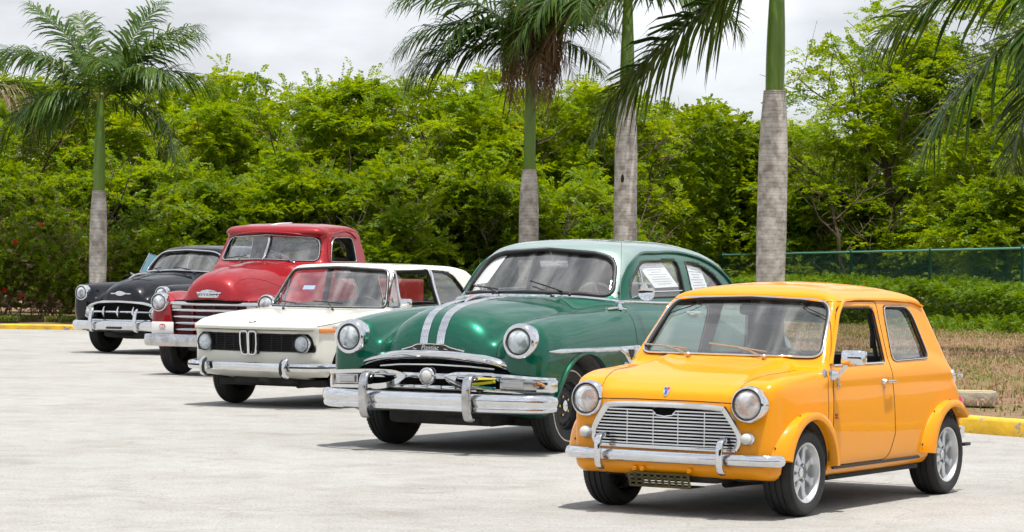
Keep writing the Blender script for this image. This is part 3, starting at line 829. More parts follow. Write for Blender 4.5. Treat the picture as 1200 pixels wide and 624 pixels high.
    ws = win[2]
    cen = np.array([0, 1.07])
    def growp(p, g):
        a = np.array(p); return [tuple(q) for q in a+(a-a.mean(0))/np.linalg.norm(a-a.mean(0), axis=1)[:, None]*g]
    window_trim(fd, O, np.array([(.6, a, b) for a, b in dense(growp(ws['poly'], .004), .02, True)]), (-1, 0, 0), False, .013, [M['gasket']], 'windscreen_seal', root)
    window_trim(fd, O, np.array([(.6, a, b) for a, b in dense(growp(ws['poly'], .010), .02, True)]), (-1, 0, 0), False, .007, [M['chrome']], 'windscreen_trim', root, off=.009)
    for sg in (1, -1):
        w = win[0]
        window_trim(fd, O, np.array([(a, .95*sg, b) for a, b in dense(w['poly'], .02, True)]), (0, -sg, 0), False, .008, [M['gasket']], 'window_seal', root)
        window_trim(fd, O, np.array([(a, .95*sg, b) for a, b in dense(growp(w['poly'], .004), .02, True)]), (0, -sg, 0), False, .004, [M['chrome']], 'window_trim', root, off=.005)
        w = win[1]
        window_trim(fd, O, np.array([(a, .95*sg, b) for a, b in dense(w['poly'], .02, True)]), (0, -sg, 0), False, .005, [M['gasket']], 'window_seal', root, off=-.004)
        st = MB(); Pp, Nn = surf_line(fd, O, [(a, .95*sg, .853) for a in np.arange(-.38, -1.13, -.05)], (0, -sg, 0), .003)
        st.sweep(Pp, rrect(.005, .004, .002), ups=Nn); st.build('sill_trim', [M['chrome']], doors[0 if sg > 0 else 1])
    window_trim(fd, O, np.array([(-2.5, a, b) for a, b in dense(win[3]['poly'], .02, True)]), (1, 0, 0), False, .012, [M['gasket']], 'rear_window_seal', root)
    # flares
    for xc in (0, -2.036):
        for sg in (1, -1):
            mb = MB(); rows = []
            t0, t1 = (14, 176) if xc == 0 else (4, 132)
            ths = np.radians(np.linspace(t0, t1, 40))
            pts = []
            for th in ths:
                ra = .345+.070*max(0, math.cos(th))**2+(.0 if xc == 0 else .03*max(0, math.cos(th))**3)
                pts.append((xc+ra*math.cos(th), .255+ra*math.sin(th)))
            hp, ok = fd.hit(O, np.array([(a, .95*sg, b) for a, b in pts]), (0, -sg, 0))
            for th, q in zip(ths, hp):
                c, s_ = math.cos(th), math.sin(th); b0 = Vector((xc, .724*sg, .255)); q = Vector(q)
                if abs(q.y) < .5: q.y = .60*sg
                L = b0+Vector((c*.302, 0, s_*.302)); Lm = b0+Vector((c*.325, .004*sg, s_*.325))
                mid = (q+Lm)/2+Vector((c*.008, .016*sg, s_*.008))
                Lb = b0+Vector((c*.296, -.012*sg, s_*.296)); Li = b0+Vector((c*.292, -.10*sg, s_*.292))
                rows.append([q-Vector((0, .01*sg, 0)), q+Vector((c*-.004, .004*sg, s_*-.004)), mid, Lm, L, Lb, Li])
            V = [tuple(v) for r in rows for v in r]; k = len(rows[0])
            F = [[i*k+j, i*k+j+1, (i+1)*k+j+1, (i+1)*k+j] for i in range(len(rows)-1) for j in range(k-1)]
            F += [list(range(k)), list(range((len(rows)-1)*k, len(rows)*k))]
            mb.add(V, F)
            for e in (2, len(rows)//3, 2*len(rows)//3, len(rows)-3):
                q = rows[e][1]; mb.lathe([(.008, 0), (.006, .004), (.001, .005)], q+Vector((0, .004*sg, 0)), (0, sg, 0), n=8, mi=1)
            mb.build('wheel_arch_flare', [P, M['gap']], root, angle=50)
    # grille: dark box, bars and moustache
    def gx(y): return .492-.10*y*y
    bk = MB(); bk.prism(mir([(0, .40), (.43, .40), (.455, .475), (.37, .61), (0, .615)]), 0, .37, .385); bk.build('radiator', [M['gap']], root)
    gr = MB()
    def halfw(z): return np.interp(z, [.385, .40, .475, .612], [.42, .445, .462, .372])
    zs = np.linspace(.408, .598, 11)
    for i, z in enumerate(zs):
        hw = float(halfw(z))
        segs = [(-hw, hw)]
        if i == 10: segs = [(-hw, -.075), (.075, hw)]
        if i == 9: segs = [(-hw, -.055), (.055, hw)]
        for a, b in segs:
            ys = np.linspace(a, b, 14); gr.sweep([(gx(y)-.012, y, z+(.008*(abs(y)/.45)**2 if 0 else 0)) for y in ys], [(-.006, -.0030), (.006, -.0040), (.007, 0), (.006, .0040), (-.006, .0030)])
    for (a, b) in (((.075, .598), (.055, .579)), ((-.075, .598), (-.055, .579))): gr.tube([(gx(0)-.01, a[0], a[1]), (gx(0)-.01, b[0], b[1])], .004, 6)
    gr.tube([(gx(0)-.012, -.055, .574), (gx(0)-.012, 0, .566), (gx(0)-.012, .055, .574)], .004, 6)
    for y in (-.25, -.08, .08, .25): gr.box((.46, y, .50), (.01, .006, .20))
    gr.build('grille', [M['chrome']], root, angle=45)
    mo = MB()
    ys = np.linspace(-.375, .375, 21)
    mo.sweep([(gx(y)-.004, y, .630-.010*(abs(y)/.375)**3) for y in ys], [(-.014, -.018), (-.004, -.019), (.010, -.008), (.013, .006), (.002, .018), (-.014, .018)])
    for sg in (1, -1):
        p = spl([(.372, .628), (.415, .568), (.452, .51), (.470, .470), (.466, .43), (.448, .392)], 4)
        mo.sweep([(gx(a)-.006, a*sg, b) for a, b in p], [(-.022*1, -.008), (-.018, .007), (0, .011), (.018, .007), (.022, -.008)], up=(1, 0, 0), scale=list(np.linspace(1.05, .72, len(p))))
    ys = np.linspace(-.448, .448, 21)
    mo.sweep([(gx(y)-.006, y, .389) for y in ys], rrect(.006, .010, .003))
    mo.build('grille_surround', [M['chrome']], root, angle=45)
    # badge shield on the bonnet nose
    bp_, _ = fd.hit(O, np.array([(.9, 0, .700)]), (-1, 0, 0)); bx = bp_[0][0]
    sh = [(-.016, .026), (.016, .026), (.016, -.002), (.010, -.018), (0, -.026), (-.010, -.018), (-.016, -.002)]
    Mx = Matrix.Rotation(R(-28), 4, 'Y'); Mx.translation = Vector((bx-.004, 0, .705))
    def tilt(m): return m
    bd = MB(); bd.prism([(a*1.22, b*1.22) for a, b in sh], 0, 0, .006, bev=.001); o = bd.build('badge', [M['chrome']], root); o.matrix_local = Mx
    bd = MB(); bd.prism([(-.007, -.020), (.004, -.022), (.004, .008), (-.007, .008)], 0, .0062, .0085); bd.prism([(-.015, .013), (-.003, .013), (-.003, .024), (-.015, .024)], 0, .0062, .0085)
    bd.prism([(.003, .013), (.015, .013), (.015, .024), (.003, .024)], 0, .0062, .0085, mi=1)
    q = bd.build('badge_mark', [mat('badge blue', (.02, .10, .45), .3), mat('badge red', (.5, .03, .03), .3)], o)
    # lamps
    for sg in (1, -1):
        headlamp(root, (.468, .521*sg, .651), (1, .02*sg, .06), .084, ring=1.25, depth=.075)
        ind = MB(); ind.lathe([(.040, -.03), (.040, .004), (.034, .012)], (.462, .522*sg, .458), (1, 0, 0), n=24, cap1=False, mi=0)
        ind.build('indicator_base', [M['chrome']], root)
        ind = MB(); ind.lathe([(.033, 0), (.031, .022), (.022, .034), (.002, .038)], (.468, .522*sg, .458), (1, 0, 0), n=24); ind.build('indicator', [M['clear_lens']], root, angle=60)
    # bumper + overriders
    bs = [(-.016, -.032), (-.004, -.036), (.010, -.026), (.018, 0), (.010, .026), (-.004, .036), (-.016, .032), (-.012, 0)]
    bm_ = MB(); path = [(.515, 0), (.512, .2), (.500, .4), (.475, .55), (.435, .645), (.385, .690), (.345, .700)]
    pp = spl(path, 5); full = [(a, -b) for a, b in pp[::-1]][:-1]+pp
    sc = [1.0]*len(full)
    for i in range(4): sc[i] = sc[-1-i] = [.45, .75, .92, .98][i]
    bm_.sweep([(a, b, .336) for a, b in full], bs, scale=[v*.9 for v in sc])
    bm_.build('front_bumper', [M['chrome']], root, angle=50)
    for sg in (1, -1):
        ov = MB(); ov.sweep(spl3([(.505, .392*sg, .262), (.535, .392*sg, .275), (.552, .392*sg, .315), (.553, .392*sg, .38), (.545, .392*sg, .425), (.515, .392*sg, .446), (.49, .392*sg, .445)], 4),
                            rrect(.020, .014, .009), up=(0, 1, 0) if 0 else (1, 0, 0), scale=None)
        ov.build('overrider', [M['chrome']], root, angle=60)
    rb = MB(); rb.sweep([(a, b, .38) for a, b in spl([(-2.30, -.66), (-2.44, -.55), (-2.50, 0), (-2.44, .55), (-2.30, .66)], 6)], bs); rb.build('rear_bumper', [M['chrome']], root, angle=50)
    # apron with fixings, splash guard under the engine
    ap = MB()
    for y in (-.19, -.14, .165): ap.box((.476, y, .262), (.03, .022, .022), bev=.004)
    ap.build('apron_bracket', [P], root)
    sg_ = MB(); nx_, ny_ = 3, 8
    V = []; xs = [.40, .33, .25]; 
    pl = MB()
    zt, zb, y0, y1 = .235, .165, -.235, .15
    pl.box((.36, (y0+y1)/2, .160), (.20, y1-y0, .006), bev=.001)
    # perforated front face: bars between holes
    rows_, cols_ = 3, 9
    for i in range(cols_+1): y = y0+(y1-y0)*i/cols_; pl.box((.455, y, .20), (.006, .014, .072), Matrix.Rotation(R(12), 3, 'X'))
    for j in range(rows_+1): z = zb+(zt-zb)*j/rows_; pl.box((.455, (y0+y1)/2, z), (.006, y1-y0, .011))
    pl.build('sump_guard', [noise_var(mat('old olive metal', (.10, .085, .03), .6, .4), 12, .4)], root)
    ub = MB(); ub.box((-.85, 0, .20), (1.2, 1.0, .06), bev=.02); ub.box((.20, 0, .25), (.40, .62, .12), bev=.03); ub.tube([(0, -.55, .22), (0, .55, .22)], .03)
    ub.tube([(.1, .2, .17), (-1.0, .15, .15), (-2.4, .1, .17)], .025); ub.tube([(.38, -.42, .23), (.05, -.5, .20)], .018); ub.tube([(.38, .42, .23), (.05, .5, .20)], .018)
    ub.box((-2.05, 0, .25), (.5, .8, .08), bev=.02); ub.build('underbody', [M['under']], root)
    # wheels
    for xc in (0, -2.036):
        for sg in (1, -1): make_wheel(root, (xc, .590*sg, .25), sg, .25, .172, .185, 'alloy')
    # wipers (parked on the screen)
    def onws(y, z, off=.02):
        p, _ = fd.hit(O, np.array([(.6, y, z)]), (-1, 0, 0)); return tuple(p[0]+np.array([.7, 0, .7])*off)
    ww = mat('wiper metal tinted with reflected yellow', (.50, .42, .32), .4, .8)  # tan tint is the yellow body's reflection put into the metal colour
    wiper(root, onws(-.20, .885, .012), onws(-.43, .925), onws(-.62+.03, .935), (.6, 0, .8), ww)
    wiper(root, onws(.30, .885, .012), onws(.06, .930), onws(-.14, .950), (.6, 0, .8), ww)
    # mirror on the door
    mm = MB()
    dp, _ = fd.hit(O, np.array([(-.33, .95, .80)]), (0, -1, 0)); base = Vector(dp[0])
    mm.lathe([(.034, -.004), (.030, .012), (.018, .03), (.012, .05)], base, (0, 1, .15), n=20)
    mm.tube([base+Vector((0, .035, .0)), base+Vector((.0, .075, .045)), base+Vector((.0, .09, .08))], .013, 10)
    hd = Matrix.Rotation(R(6), 3, 'Z')
    mm.box((-.325, .80, .905), (.085, .135, .088), hd, bev=.016, taper=.93)
    o = mm.build('mirror', [M['chrome']], doors[0], angle=50)
    mg = MB(); mg.box((-.372, .805, .905), (.004, .115, .070), hd, bev=.001); mg.build('mirror_glass', [mat('mirror', (.8, .8, .8), .02, 1.0)], doors[0])
    for sg in (1, -1):
        d = doors[0 if sg > 0 else 1]
        hp, _ = fd.hit(O, np.array([(-1.08, .95*sg, .742)]), (0, -sg, 0)); hx, hy, hz = hp[0]
        hm = MB(); hm.lathe([(.018, -.004), (.018, .012), (.010, .02), (.009, .034)], (hx+.05, hy, hz), (0, sg, 0), n=16)
        hm.sweep([(hx+.06, hy+.034*sg, hz), (hx+.0, hy+.036*sg, hz+.002), (hx-.065, hy+.030*sg, hz-.002)], rrect(.008, .009, .004), up=(0, 0, 1))
        hm.lathe([(.010, -.002), (.009, .006)], (hx+.03, hy-.002*sg, hz-.035), (0, sg, 0), n=12)
        hm.build('door_handle', [M['chrome']], d, angle=50)
        # hinges and vent ahead of the door, little scripts
        hg = MB()
        for z in (.44, .80): q, _ = fd.hit(O, np.array([(-.30, .95*sg, z)]), (0, -sg, 0)); hg.box(tuple(q[0]), (.022, .018, .055), bev=.006)
        hg.build('door_hinge', [P if False else M['chrome_old']], root)
        q, _ = fd.hit(O, np.array([(-.23, .95*sg, .80)]), (0, -sg, 0)); eb = MB()
        eb.prism([(-.262, .825), (-.236, .838), (-.222, .80), (-.236, .765), (-.258, .778)], 1, q[0][1]-.01*sg, q[0][1]+.008*sg, bev=.002); eb.build('wing_emblem', [M['chrome_old']], root)
    q, _ = fd.hit(O, np.array([(-.40, .95, .745)]), (0, -1, 0)); y = q[0][1]
    bm2 = MB()
    for (a, b, w_, h_) in ((-.395, .775, .034, .012), (-.385, .760, .026, .012), (-.402, .745, .040, .010), (-.385, .730, .018, .012)): bm2.box((a, y+.003, b), (w_, .006, h_), bev=.002)
    bm2.build('door_emblem', [M['chrome_old']], doors[0])
    q, _ = fd.hit(O, np.array([(-.36, .95, .56)]), (0, -1, 0)); y = q[0][1]
    bm2 = MB()
    for i in range(2):
        for j in range(2): bm2.box((-.352-.016*i, y+.002, .568-.016*j), (.012, .005, .012), bev=.001)
    bm2.build('small_emblem', [mat('emblem dark', (.25, .03, .04), .4)], doors[0])
    # fuel cap at the rear, tail lamp
    fc = MB(); fc.lathe([(.030, -.03), (.030, .015), (.042, .02), (.046, .035), (.040, .048), (.02, .052)], (-2.215, .585, .735), (-.55, .83, .2), n=24); fc.box((-2.26, .655, .745), (.05, .02, .018), Matrix.Rotation(R(56), 3, 'Z'), bev=.004)
    fc.build('fuel_cap', [M['chrome']], root, angle=50)
    for sg in (1, -1):
        tl = MB(); tl.box((-2.375, .585*sg, .53), (.07, .075, .15), Matrix.Rotation(R(-22), 3, 'Y'), bev=.02); tl.build('tail_light', [M['red_lens']], root)
        mf = MB(); mf.box((-2.36, .66*sg, .30), (.10, .03, .02), bev=.004); mf.build('mud_flap', [M['black']], root)
    # interior
    seats(root, [(-.95, .32, .38, .44, .44, .25), (-.95, -.32, .38, .44, .44, .25), (-1.66, 0, .40, 1.0, .38, .25)], M['seat_black'])
    steering(root, (-.56, .30, .80), .17, .6)
    ds = MB(); ds.box((-.42, 0, .80), (.16, 1.12, .06), bev=.02); ds.lathe([(.08, 0), (.08, .03), (.07, .032)], (-.52, 0, .78), (-1, 0, .1), n=24); ds.build('dashboard', [M['interior']], root)
    rm = MB(); rm.box((-.64, 0, 1.165), (.018, .19, .065), bev=.02); rm.tube([(-.62, 0, 1.18), (-.60, 0, 1.22)], .006); rm.build('rear_view_mirror', [M['black']], root)
    bl = MB(); bl.tube([(-1.17, .51, 1.15), (-1.19, .55, .9), (-1.20, .56, .6)], .014); bl.box((-1.18, .535, .98), (.03, .03, .09), bev=.006); bl.build('seat_belt', [M['black']], root)
    return root
# ------------------------------------------------------------------ green sedan of the fifties
def text_on(name, txt, size, org, xdir, ydir, m, parent, **k): return text_mesh(name, txt, size, frame4(org, xdir, ydir), m, parent, **k)

def fifties_fields(fd, q):
    """q: dict of curves. returns (outer, parts dict)"""
    X, Y, Z = fd.X, fd.Y, fd.Z; xs = X[:, 0, 0]; sh = (fd.nx, 1, 1)
    c = lambda k: cv(q[k], xs).reshape(sh)
    hood = superloft(X, Y, Z, 0, c('hood_zc'), c('hood_w'), c('hood_h'), q.get('hood_n', 2.3), k=.10, x1=q['hood_x1'], x0=q.get('hood_x0', -1.2))
    fend = superloft(X, Y, Z, c('f_yc'), c('f_zc'), c('f_w'), c('f_h'), 2.5, x1=q['f_x1'], x0=q['f_x0'], k=q.get('f_k', .13))
    side = polysdf(spl(q['tub_side'], 5, True), X[:, :, 0], Z[:, 0, :]).reshape(fd.nx, 1, fd.nz)
    plan = polysdf(spl(q['tub_plan'], 5, True), X[:, :, 0], Y[0].T).reshape(fd.nx, fd.ny, 1)
    fr = polysdf([(-.5, q['tub_front'][0][1])]+spl(q['tub_front'], 5)+[(-.5, q['tub_front'][-1][1])], Y[0], Z[0]).reshape(1, fd.ny, fd.nz)
    tub = smax(smax(side, plan, .10), fr, .06)
    rear = superloft(X, Y, Z, c('r_yc'), c('r_zc'), c('r_w'), c('r_h'), 2.4, x1=q['r_x1'], x0=q['r_x0'], k=.2)
    low = smin(smin(tub, fend, .07), rear, .10)
    low = smin(low, hood, q.get('hood_k', .06))
    GX = np.arange(fd.o[0]-.6, fd.o[0]+fd.nx*fd.h+.6, .008, dtype=np.float32)
    G = polysdf(spl(q['gh_side'], 6, True), GX[:, None], Z[0, 0][None, :])
    xi = np.clip(((X+q['gh_c']*Y*Y*(1-1.75*sstep(-1.5, -2.6, X)))[:, :, 0]-GX[0])/.008, 0, len(GX)-1.01); i0 = xi.astype(int); t = (xi-i0)[:, :, None]
    gs = G[i0]*(1-t)+G[i0+1]*t
    gf = polysdf([(-.5, q['gh_front'][0][1])]+spl(q['gh_front'], 5)+[(-.5, q['gh_front'][-1][1])], Y[0], Z[0]).reshape(1, fd.ny, fd.nz)
    gh = smax(gs, gf, q.get('gh_k', .10))
    low = np.maximum(low, .22-Z)
    return smin(low, gh, q.get('belt_k', .05)), gh

def build_green_sedan(pose):
    root = car_root('vintage_sedan', pose, 'two-tone green rounded sedan with two chrome bands down its bonnet', 'car')
    P = paint('deep green paint', (.0002, .090, .052), metal=.42, rough=.34, dust=.006, wob=.02, dustcol=(.10, .17, .13), coat=.9)
    P2 = paint('pale sage roof paint', (.26, .35, .325), metal=.35, rough=.36, dust=.05, wob=.015, dustcol=(.3, .36, .32))
    fd = Field((-4.25, .80), 1.03, (.20, 1.70), .017)
    X, Y, Z = fd.X, fd.Y, fd.Z
    q = dict(
        hood_zc=[(.8, .66), (-1.2, .70)], hood_x1=.695,
        hood_w=[(.80, .20), (.69, .22), (.66, .36), (.58, .46), (.40, .53), (0, .60), (-.74, .70), (-1.2, .74)],
        hood_h=[(.80, .08), (.69, .12), (.67, .20), (.63, .28), (.56, .355), (.42, .41), (.20, .445), (0, .462), (-.4, .478), (-.74, .485), (-1.2, .44)],
        f_yc=[(.7, .745), (.3, .73), (-.4, .71), (-1.5, .68)], f_zc=[(.8, .66), (-1.5, .66)],
        f_w=[(.8, .17), (.62, .185), (.45, .205), (.1, .232), (-.5, .248), (-1.2, .262), (-2, .262)],
        f_h=[(.8, .26), (.64, .292), (.45, .335), (.1, .378), (-.3, .405), (-.9, .425), (-2, .40)], f_x1=.655, f_x0=-2.4, f_k=.14,
        tub_side=[(.50, .30), (.575, .36), (.60, .50), (.60, .66), (.57, .78), (.45, .84), (.1, .90), (-.5, .99), (-.95, 1.075), (-1.5, 1.085), (-2.4, 1.07), (-3.2, 1.04), (-3.6, .97), (-3.9, .84), (-4.05, .60), (-4.02, .36), (-3.8, .28), (-2.5, .25), (-.5, .25), (.2, .27)],
        tub_plan=[(.66, 0), (.64, .35), (.60, .60), (.53, .78), (.42, .90), (.15, .93), (0, .935), (-1, .94), (-2, .945), (-3, .92), (-3.7, .82), (-4.0, .62), (-4.1, .3), (-4.12, 0), (-4.12, -.4, 'c'), (.66, -.4, 'c')],
        tub_front=[(.0, .18, 'c'), (.80, .18, 'c'), (.86, .27), (.915, .40), (.945, .60), (.950, .75), (.935, .88), (.89, 1.0), (.82, 1.08), (.72, 1.14), (.5, 1.17, 'c')],
        r_yc=[(0, .74), (-4.2, .72)], r_zc=[(0, .62), (-2.5, .62), (-4.2, .60)], r_w=[(0, .2), (-2.4, .22), (-3.1, .25), (-3.8, .21), (-4.2, .12)],
        r_h=[(0, .2), (-2.4, .30), (-3.0, .40), (-3.6, .36), (-4.1, .22), (-4.2, .2)], r_x1=-2.3, r_x0=-4.15,
        gh_side=[(-.50, 1.0, 'c'), (-.745, 1.185), (-.90, 1.34), (-1.06, 1.49), (-1.14, 1.555), (-1.28, 1.605), (-1.55, 1.642), (-1.9, 1.655), (-2.25, 1.643), (-2.60, 1.60), (-2.90, 1.525), (-3.10, 1.44), (-3.25, 1.33), (-3.36, 1.18), (-3.42, 1.0, 'c')],
        gh_c=.46, gh_k=.10,
        gh_front=[(.86, .95, 'c'), (.80, 1.06), (.765, 1.14), (.735, 1.25), (.70, 1.38), (.665, 1.46), (.60, 1.535), (.48, 1.60), (.25, 1.645), (0, 1.657), (-.2, 1.657)])
    outer, gh = fifties_fields(fd, q)
    cav = np.maximum(outer+.042, np.maximum(np.maximum(.55-Z, X+.98), -3.15-X))
    cuts = []
    for xc in (0, -3.1):
        rr = .415; zc = .33
        cuts.append(np.maximum(np.hypot(X-xc, Z-zc)-(rr if xc == 0 else .36), .50-Y))
    go = mir(rpoly([(0, .45), (.66, .45, .03), (.70, .585, .05), (.56, .665, .08), (.25, .715, .1), (0, .722)]))
    cuts.append(np.maximum(polysdf(go, Y[0], Z[0]).reshape(1, fd.ny, fd.nz), .38-X))
    door_w = rpoly([(-1.10, 1.155, .03), (-1.17, 1.28, .05), (-1.45, 1.452, .10), (-2.10, 1.462, .04), (-2.10, 1.165, .03)])
    quart = rpoly([(-2.235, 1.165, .03), (-2.24, 1.455, .04), (-2.48, 1.44, .12), (-2.76, 1.335, .12), (-2.93, 1.165, .04)])
    win = [dict(k='side', name='door_window', poly=door_w, lim=.4), dict(k='side', name='quarter_window', poly=quart, lim=.4),
           dict(k='front', name='windscreen', poly=mir(rpoly([(0, 1.205), (.45, 1.19), (.672, 1.165, .07), (.572, 1.465, .10), (.40, 1.505), (0, 1.525)])), lim=-1.9),
           dict(k='rear', name='rear_window', poly=mir(rpoly([(0, 1.25), (.48, 1.25, .08), (.42, 1.45, .08), (0, 1.49)])), lim=-2.9)]
    surround = spl([(-.90, 1.08), (-1.02, 1.22), (-1.20, 1.395), (-1.42, 1.492), (-1.8, 1.518), (-2.3, 1.515), (-2.62, 1.465), (-2.88, 1.37), (-3.04, 1.26), (-3.14, 1.08)], 5)
    sp = surround+[(-3.14, .9), (-.9, .9)]
    isroof = lambda C: (((np.abs(C[:, 1]) < .42) | ~inpoly(sp, C[:, 0], C[:, 2])) & (C[:, 2] > 1.125) & (C[:, 0] < -.95)) | ((C[:, 2] > 1.18) & (C[:, 0] < -.78) & (C[:, 0] > -1.3) & (~inpoly(sp, C[:, 0], C[:, 2])))
    door = rpoly([(-.84, .32, .05), (-.84, 1.09), (-1.06, 1.10), (-1.10, 1.26), (-1.42, 1.478, .1), (-2.16, 1.488, .03), (-2.17, .90), (-2.20, .32, .05)])
    hw_ = lambda x: .50+.12*sstep(.5, -.6, x)
    split = [('roof', isroof, P2), ('door', lambda C: inpoly(door, C[:, 0], C[:, 2]) & (C[:, 1] > .4), P), ('door', lambda C: inpoly(door, C[:, 0], C[:, 2]) & (C[:, 1] < -.4), P),
             ('bonnet', lambda C: (C[:, 2] > .735) & (C[:, 0] > -.73) & (np.abs(C[:, 1]) < hw_(C[:, 0])), P)]
    O, parts = build_shell(root, fd, outer, cav, cuts, win, split, P, th=.04, glass_in=.02)
    doors = parts['door']
    sm = MB()
    for sg in (1, -1):
        seam(sm, fd, O, [(a, 1.2*sg, b) for a, b in dense([(-.84, 1.09), (-.84, .36), (-.9, .32), (-2.14, .32), (-2.20, .4), (-2.17, .9), (-2.17, 1.09)], .03)], (0, -sg, 0), .0035)
        seam(sm, fd, O, [(.9, float(.505)*sg, b) for b in np.arange(.725, .90, .02)], (-1, 0, 0), .0035)
        seam(sm, fd, O, [(a, hw_(a)*sg, 1.8) for a in np.arange(.56, -.72, -.03)], (0, 0, -1), .0035)
    sm.build('panel_gap', [M['gap']], root)
    for sg in (1, -1):
        g = MB(); Pp, Nn = surf_line(fd, O, [(a, 1.2*sg, b) for a, b in dense(surround[4:-5], .03)], (0, -sg, 0), .004)
        g.sweep(Pp, [(-.009, -.006), (.009, -.006), (.012, .012), (-.004, .016)], ups=Nn); g.build('drip_rail', [P], root)
        for w, nm in ((door_w, 'window_trim'), (quart, 'window_trim')):
            window_trim(fd, O, np.array([(a, 1.2*sg, b) for a, b in dense(w, .025, True)]), (0, -sg, 0), False, .009, [M['gasket']], 'window_seal', root, off=-.004)
        # vent pane divider
        Pp, Nn = surf_line(fd, O, [(a, 1.2*sg, b) for a, b in dense([(-1.36, 1.165), (-1.375, 1.40)], .04)], (0, -sg, 0), -.004)
        g = MB(); g.sweep(Pp, rrect(.008, .007, .003), ups=Nn)
        Pp, Nn = surf_line(fd, O, [(a, 1.2*sg, b) for a, b in dense([(-1.40, 1.205), (-2.09, 1.215)], .04)], (0, -sg, 0), -.012)
        g.sweep(Pp, rrect(.006, .006, .003), ups=Nn); g.build('vent_frame', [M['chrome']], doors[0 if sg > 0 else 1])
        Pp, Nn = surf_line(fd, O, [(a, 1.2*sg, b) for a, b in dense([(-.97, 1.125), (-1.5, 1.112), (-2.3, 1.10), (-3.2, 1.08)], .05)], (0, -sg, 0), .003)
        g = MB(); g.sweep(Pp, [(-.012, -.002), (.012, -.002), (.008, .010), (-.008, .010)], ups=Nn); g.build('belt_trim', [M['chrome']], root)
        # side spear with its finned end
        Pp, Nn = surf_line(fd, O, [(a, 1.2*sg, .772) for a in np.arange(.54, -.56, -.05)], (0, -sg, 0), .002)
        g = MB(); n_ = len(Pp); g.sweep(Pp, [(-.020, -.002), (-.010, .016), (.0, .021), (.010, .016), (.020, -.002)], ups=Nn, scale=[min(1, .15+i*.28) for i in range(n_)])
        e0 = Pp[-1]; y = e0[1]
        g.prism([(-.52, .79), (-.80, .795), (-.86, .75), (-.80, .70), (-.72, .655), (-.67, .66), (-.60, .725), (-.52, .755)], 1, y-.01*sg, y+.018*sg, bev=.004)
        g.build('side_spear', [M['chrome']], root, angle=50)
        g = MB(); g.prism([(-.64, .765), (-.73, .765), (-.745, .74), (-.70, .685)], 1, y+.0185*sg, y+.021*sg); g.lathe([(.045, 0), (.04, .02), (.015, .035), (.002, .037)], (-.80, y+.012*sg, .755), (0, sg, 0), n=20, mi=1); g.build('spear_emblem', [M['black'], M['chrome']], root)
        # door handles
        hp, _ = fd.hit(O, np.array([(-1.98, 1.2*sg, 1.035)]), (0, -sg, 0)); hx, hy, hz = hp[0]
        g = MB(); g.sweep([(hx+.07, hy, hz), (hx+.06, hy+.035*sg, hz), (hx-.08, hy+.04*sg, hz), (hx-.10, hy+.02*sg, hz)], rrect(.009, .012, .005)); g.lathe([(.02, -.005), (.016, .02)], (hx+.07, hy, hz), (0, sg, 0), n=14)
        g.build('door_handle', [M['chrome']], doors[0 if sg > 0 else 1], angle=50)
    ws = win[2]['poly']
    a = np.array(ws); grow = [tuple(v) for v in a+(a-a.mean(0))/np.linalg.norm(a-a.mean(0), axis=1)[:, None]*.011]
    window_trim(fd, O, np.array([(.6, p, z) for p, z in dense(grow, .02, True)]), (-1, 0, 0), False, .018, [M['gasket']], 'windscreen_seal', root)
    window_trim(fd, O, np.array([(.6, p, z) for p, z in dense(grow, .02, True)]), (-1, 0, 0), False, .006, [M['chrome']], 'windscreen_trim', root, off=.012)
    window_trim(fd, O, np.array([(-4.2, p, z) for p, z in dense(win[3]['poly'], .03, True)]), (1, 0, 0), False, .014, [M['chrome']], 'rear_window_trim', root)
    # cowl moulding under the windscreen
    Pp, Nn = surf_line(fd, O, [(.6, p, 1.168-.05*p*p-(.02*(abs(p)/.8)**4)) for p in np.arange(-.84, .841, .04)], (-1, 0, 0), .002)
    g = MB(); g.sweep(Pp, [(-.016, -.002), (.016, -.002), (.011, .010), (-.011, .010)], ups=Nn); g.build('cowl_trim', [M['chrome']], root)
    # bonnet bands
    for sg in (1, -1):
        for (y0, w_) in ((.072, .034),):
            pts = [(.9, y0*sg, z) for z in np.arange(.81, .95, .02)]
            P1, N1 = surf_line(fd, O, pts, (-1, 0, 0), .001)
            P3, N3 = surf_line(fd, O, [(x, y0*sg, 1.8) for x in np.arange(.60, -.35, -.03)], (0, 0, -1), .001)
            sec = [(-w_, -.003)]
            for i in range(5): u = -w_+2*w_*i/5; sec += [(u+.002, .006), (u+2*w_/5*.35, .011), (u+2*w_/5*.7, .011), (u+2*w_/5-.0005, .006)]
            sec += [(w_, -.003)]
            n_ = len(P1)+len(P3)
            g = MB(); g.sweep(P1+P3, sec, ups=N1+N3, scale=[1.0]*(n_-8)+list(np.linspace(1, .55, 8))); g.build('bonnet_band', [M['chrome']], parts['bonnet'][0], angle=30)
    om = MB(); oz = fd.hit(O, np.array([(.0, 0, 1.8)]), (0, 0, -1))[0][0][2]
    om.sweep(spl3([(.20, 0, oz-.022), (.12, 0, oz+.012), (.02, 0, oz+.026), (-.12, 0, oz+.020), (-.30, 0, oz+.012)], 5), rrect(.022, .014, .010), scale=[.3+.7*min(1, i/6) for i in range(21)])
    om.build('bonnet_ornament', [M['chrome']], parts['bonnet'][0], angle=50)
    g = MB(); g.lathe([(.006, .045), (.018, .03), (.024, 0), (.018, -.03), (.006, -.04)], (.10, 0, oz+.012), (.9, 0, -.15), n=14); g.build('ornament_head', [mat('ornament amber', (.30, .09, .06), .25, coat=1)], parts['bonnet'][0])
    # name plate
    def nose(y, z): return float(fd.hit(O, np.array([(1.2, y, z)]), (-1, 0, 0))[0][0][0])
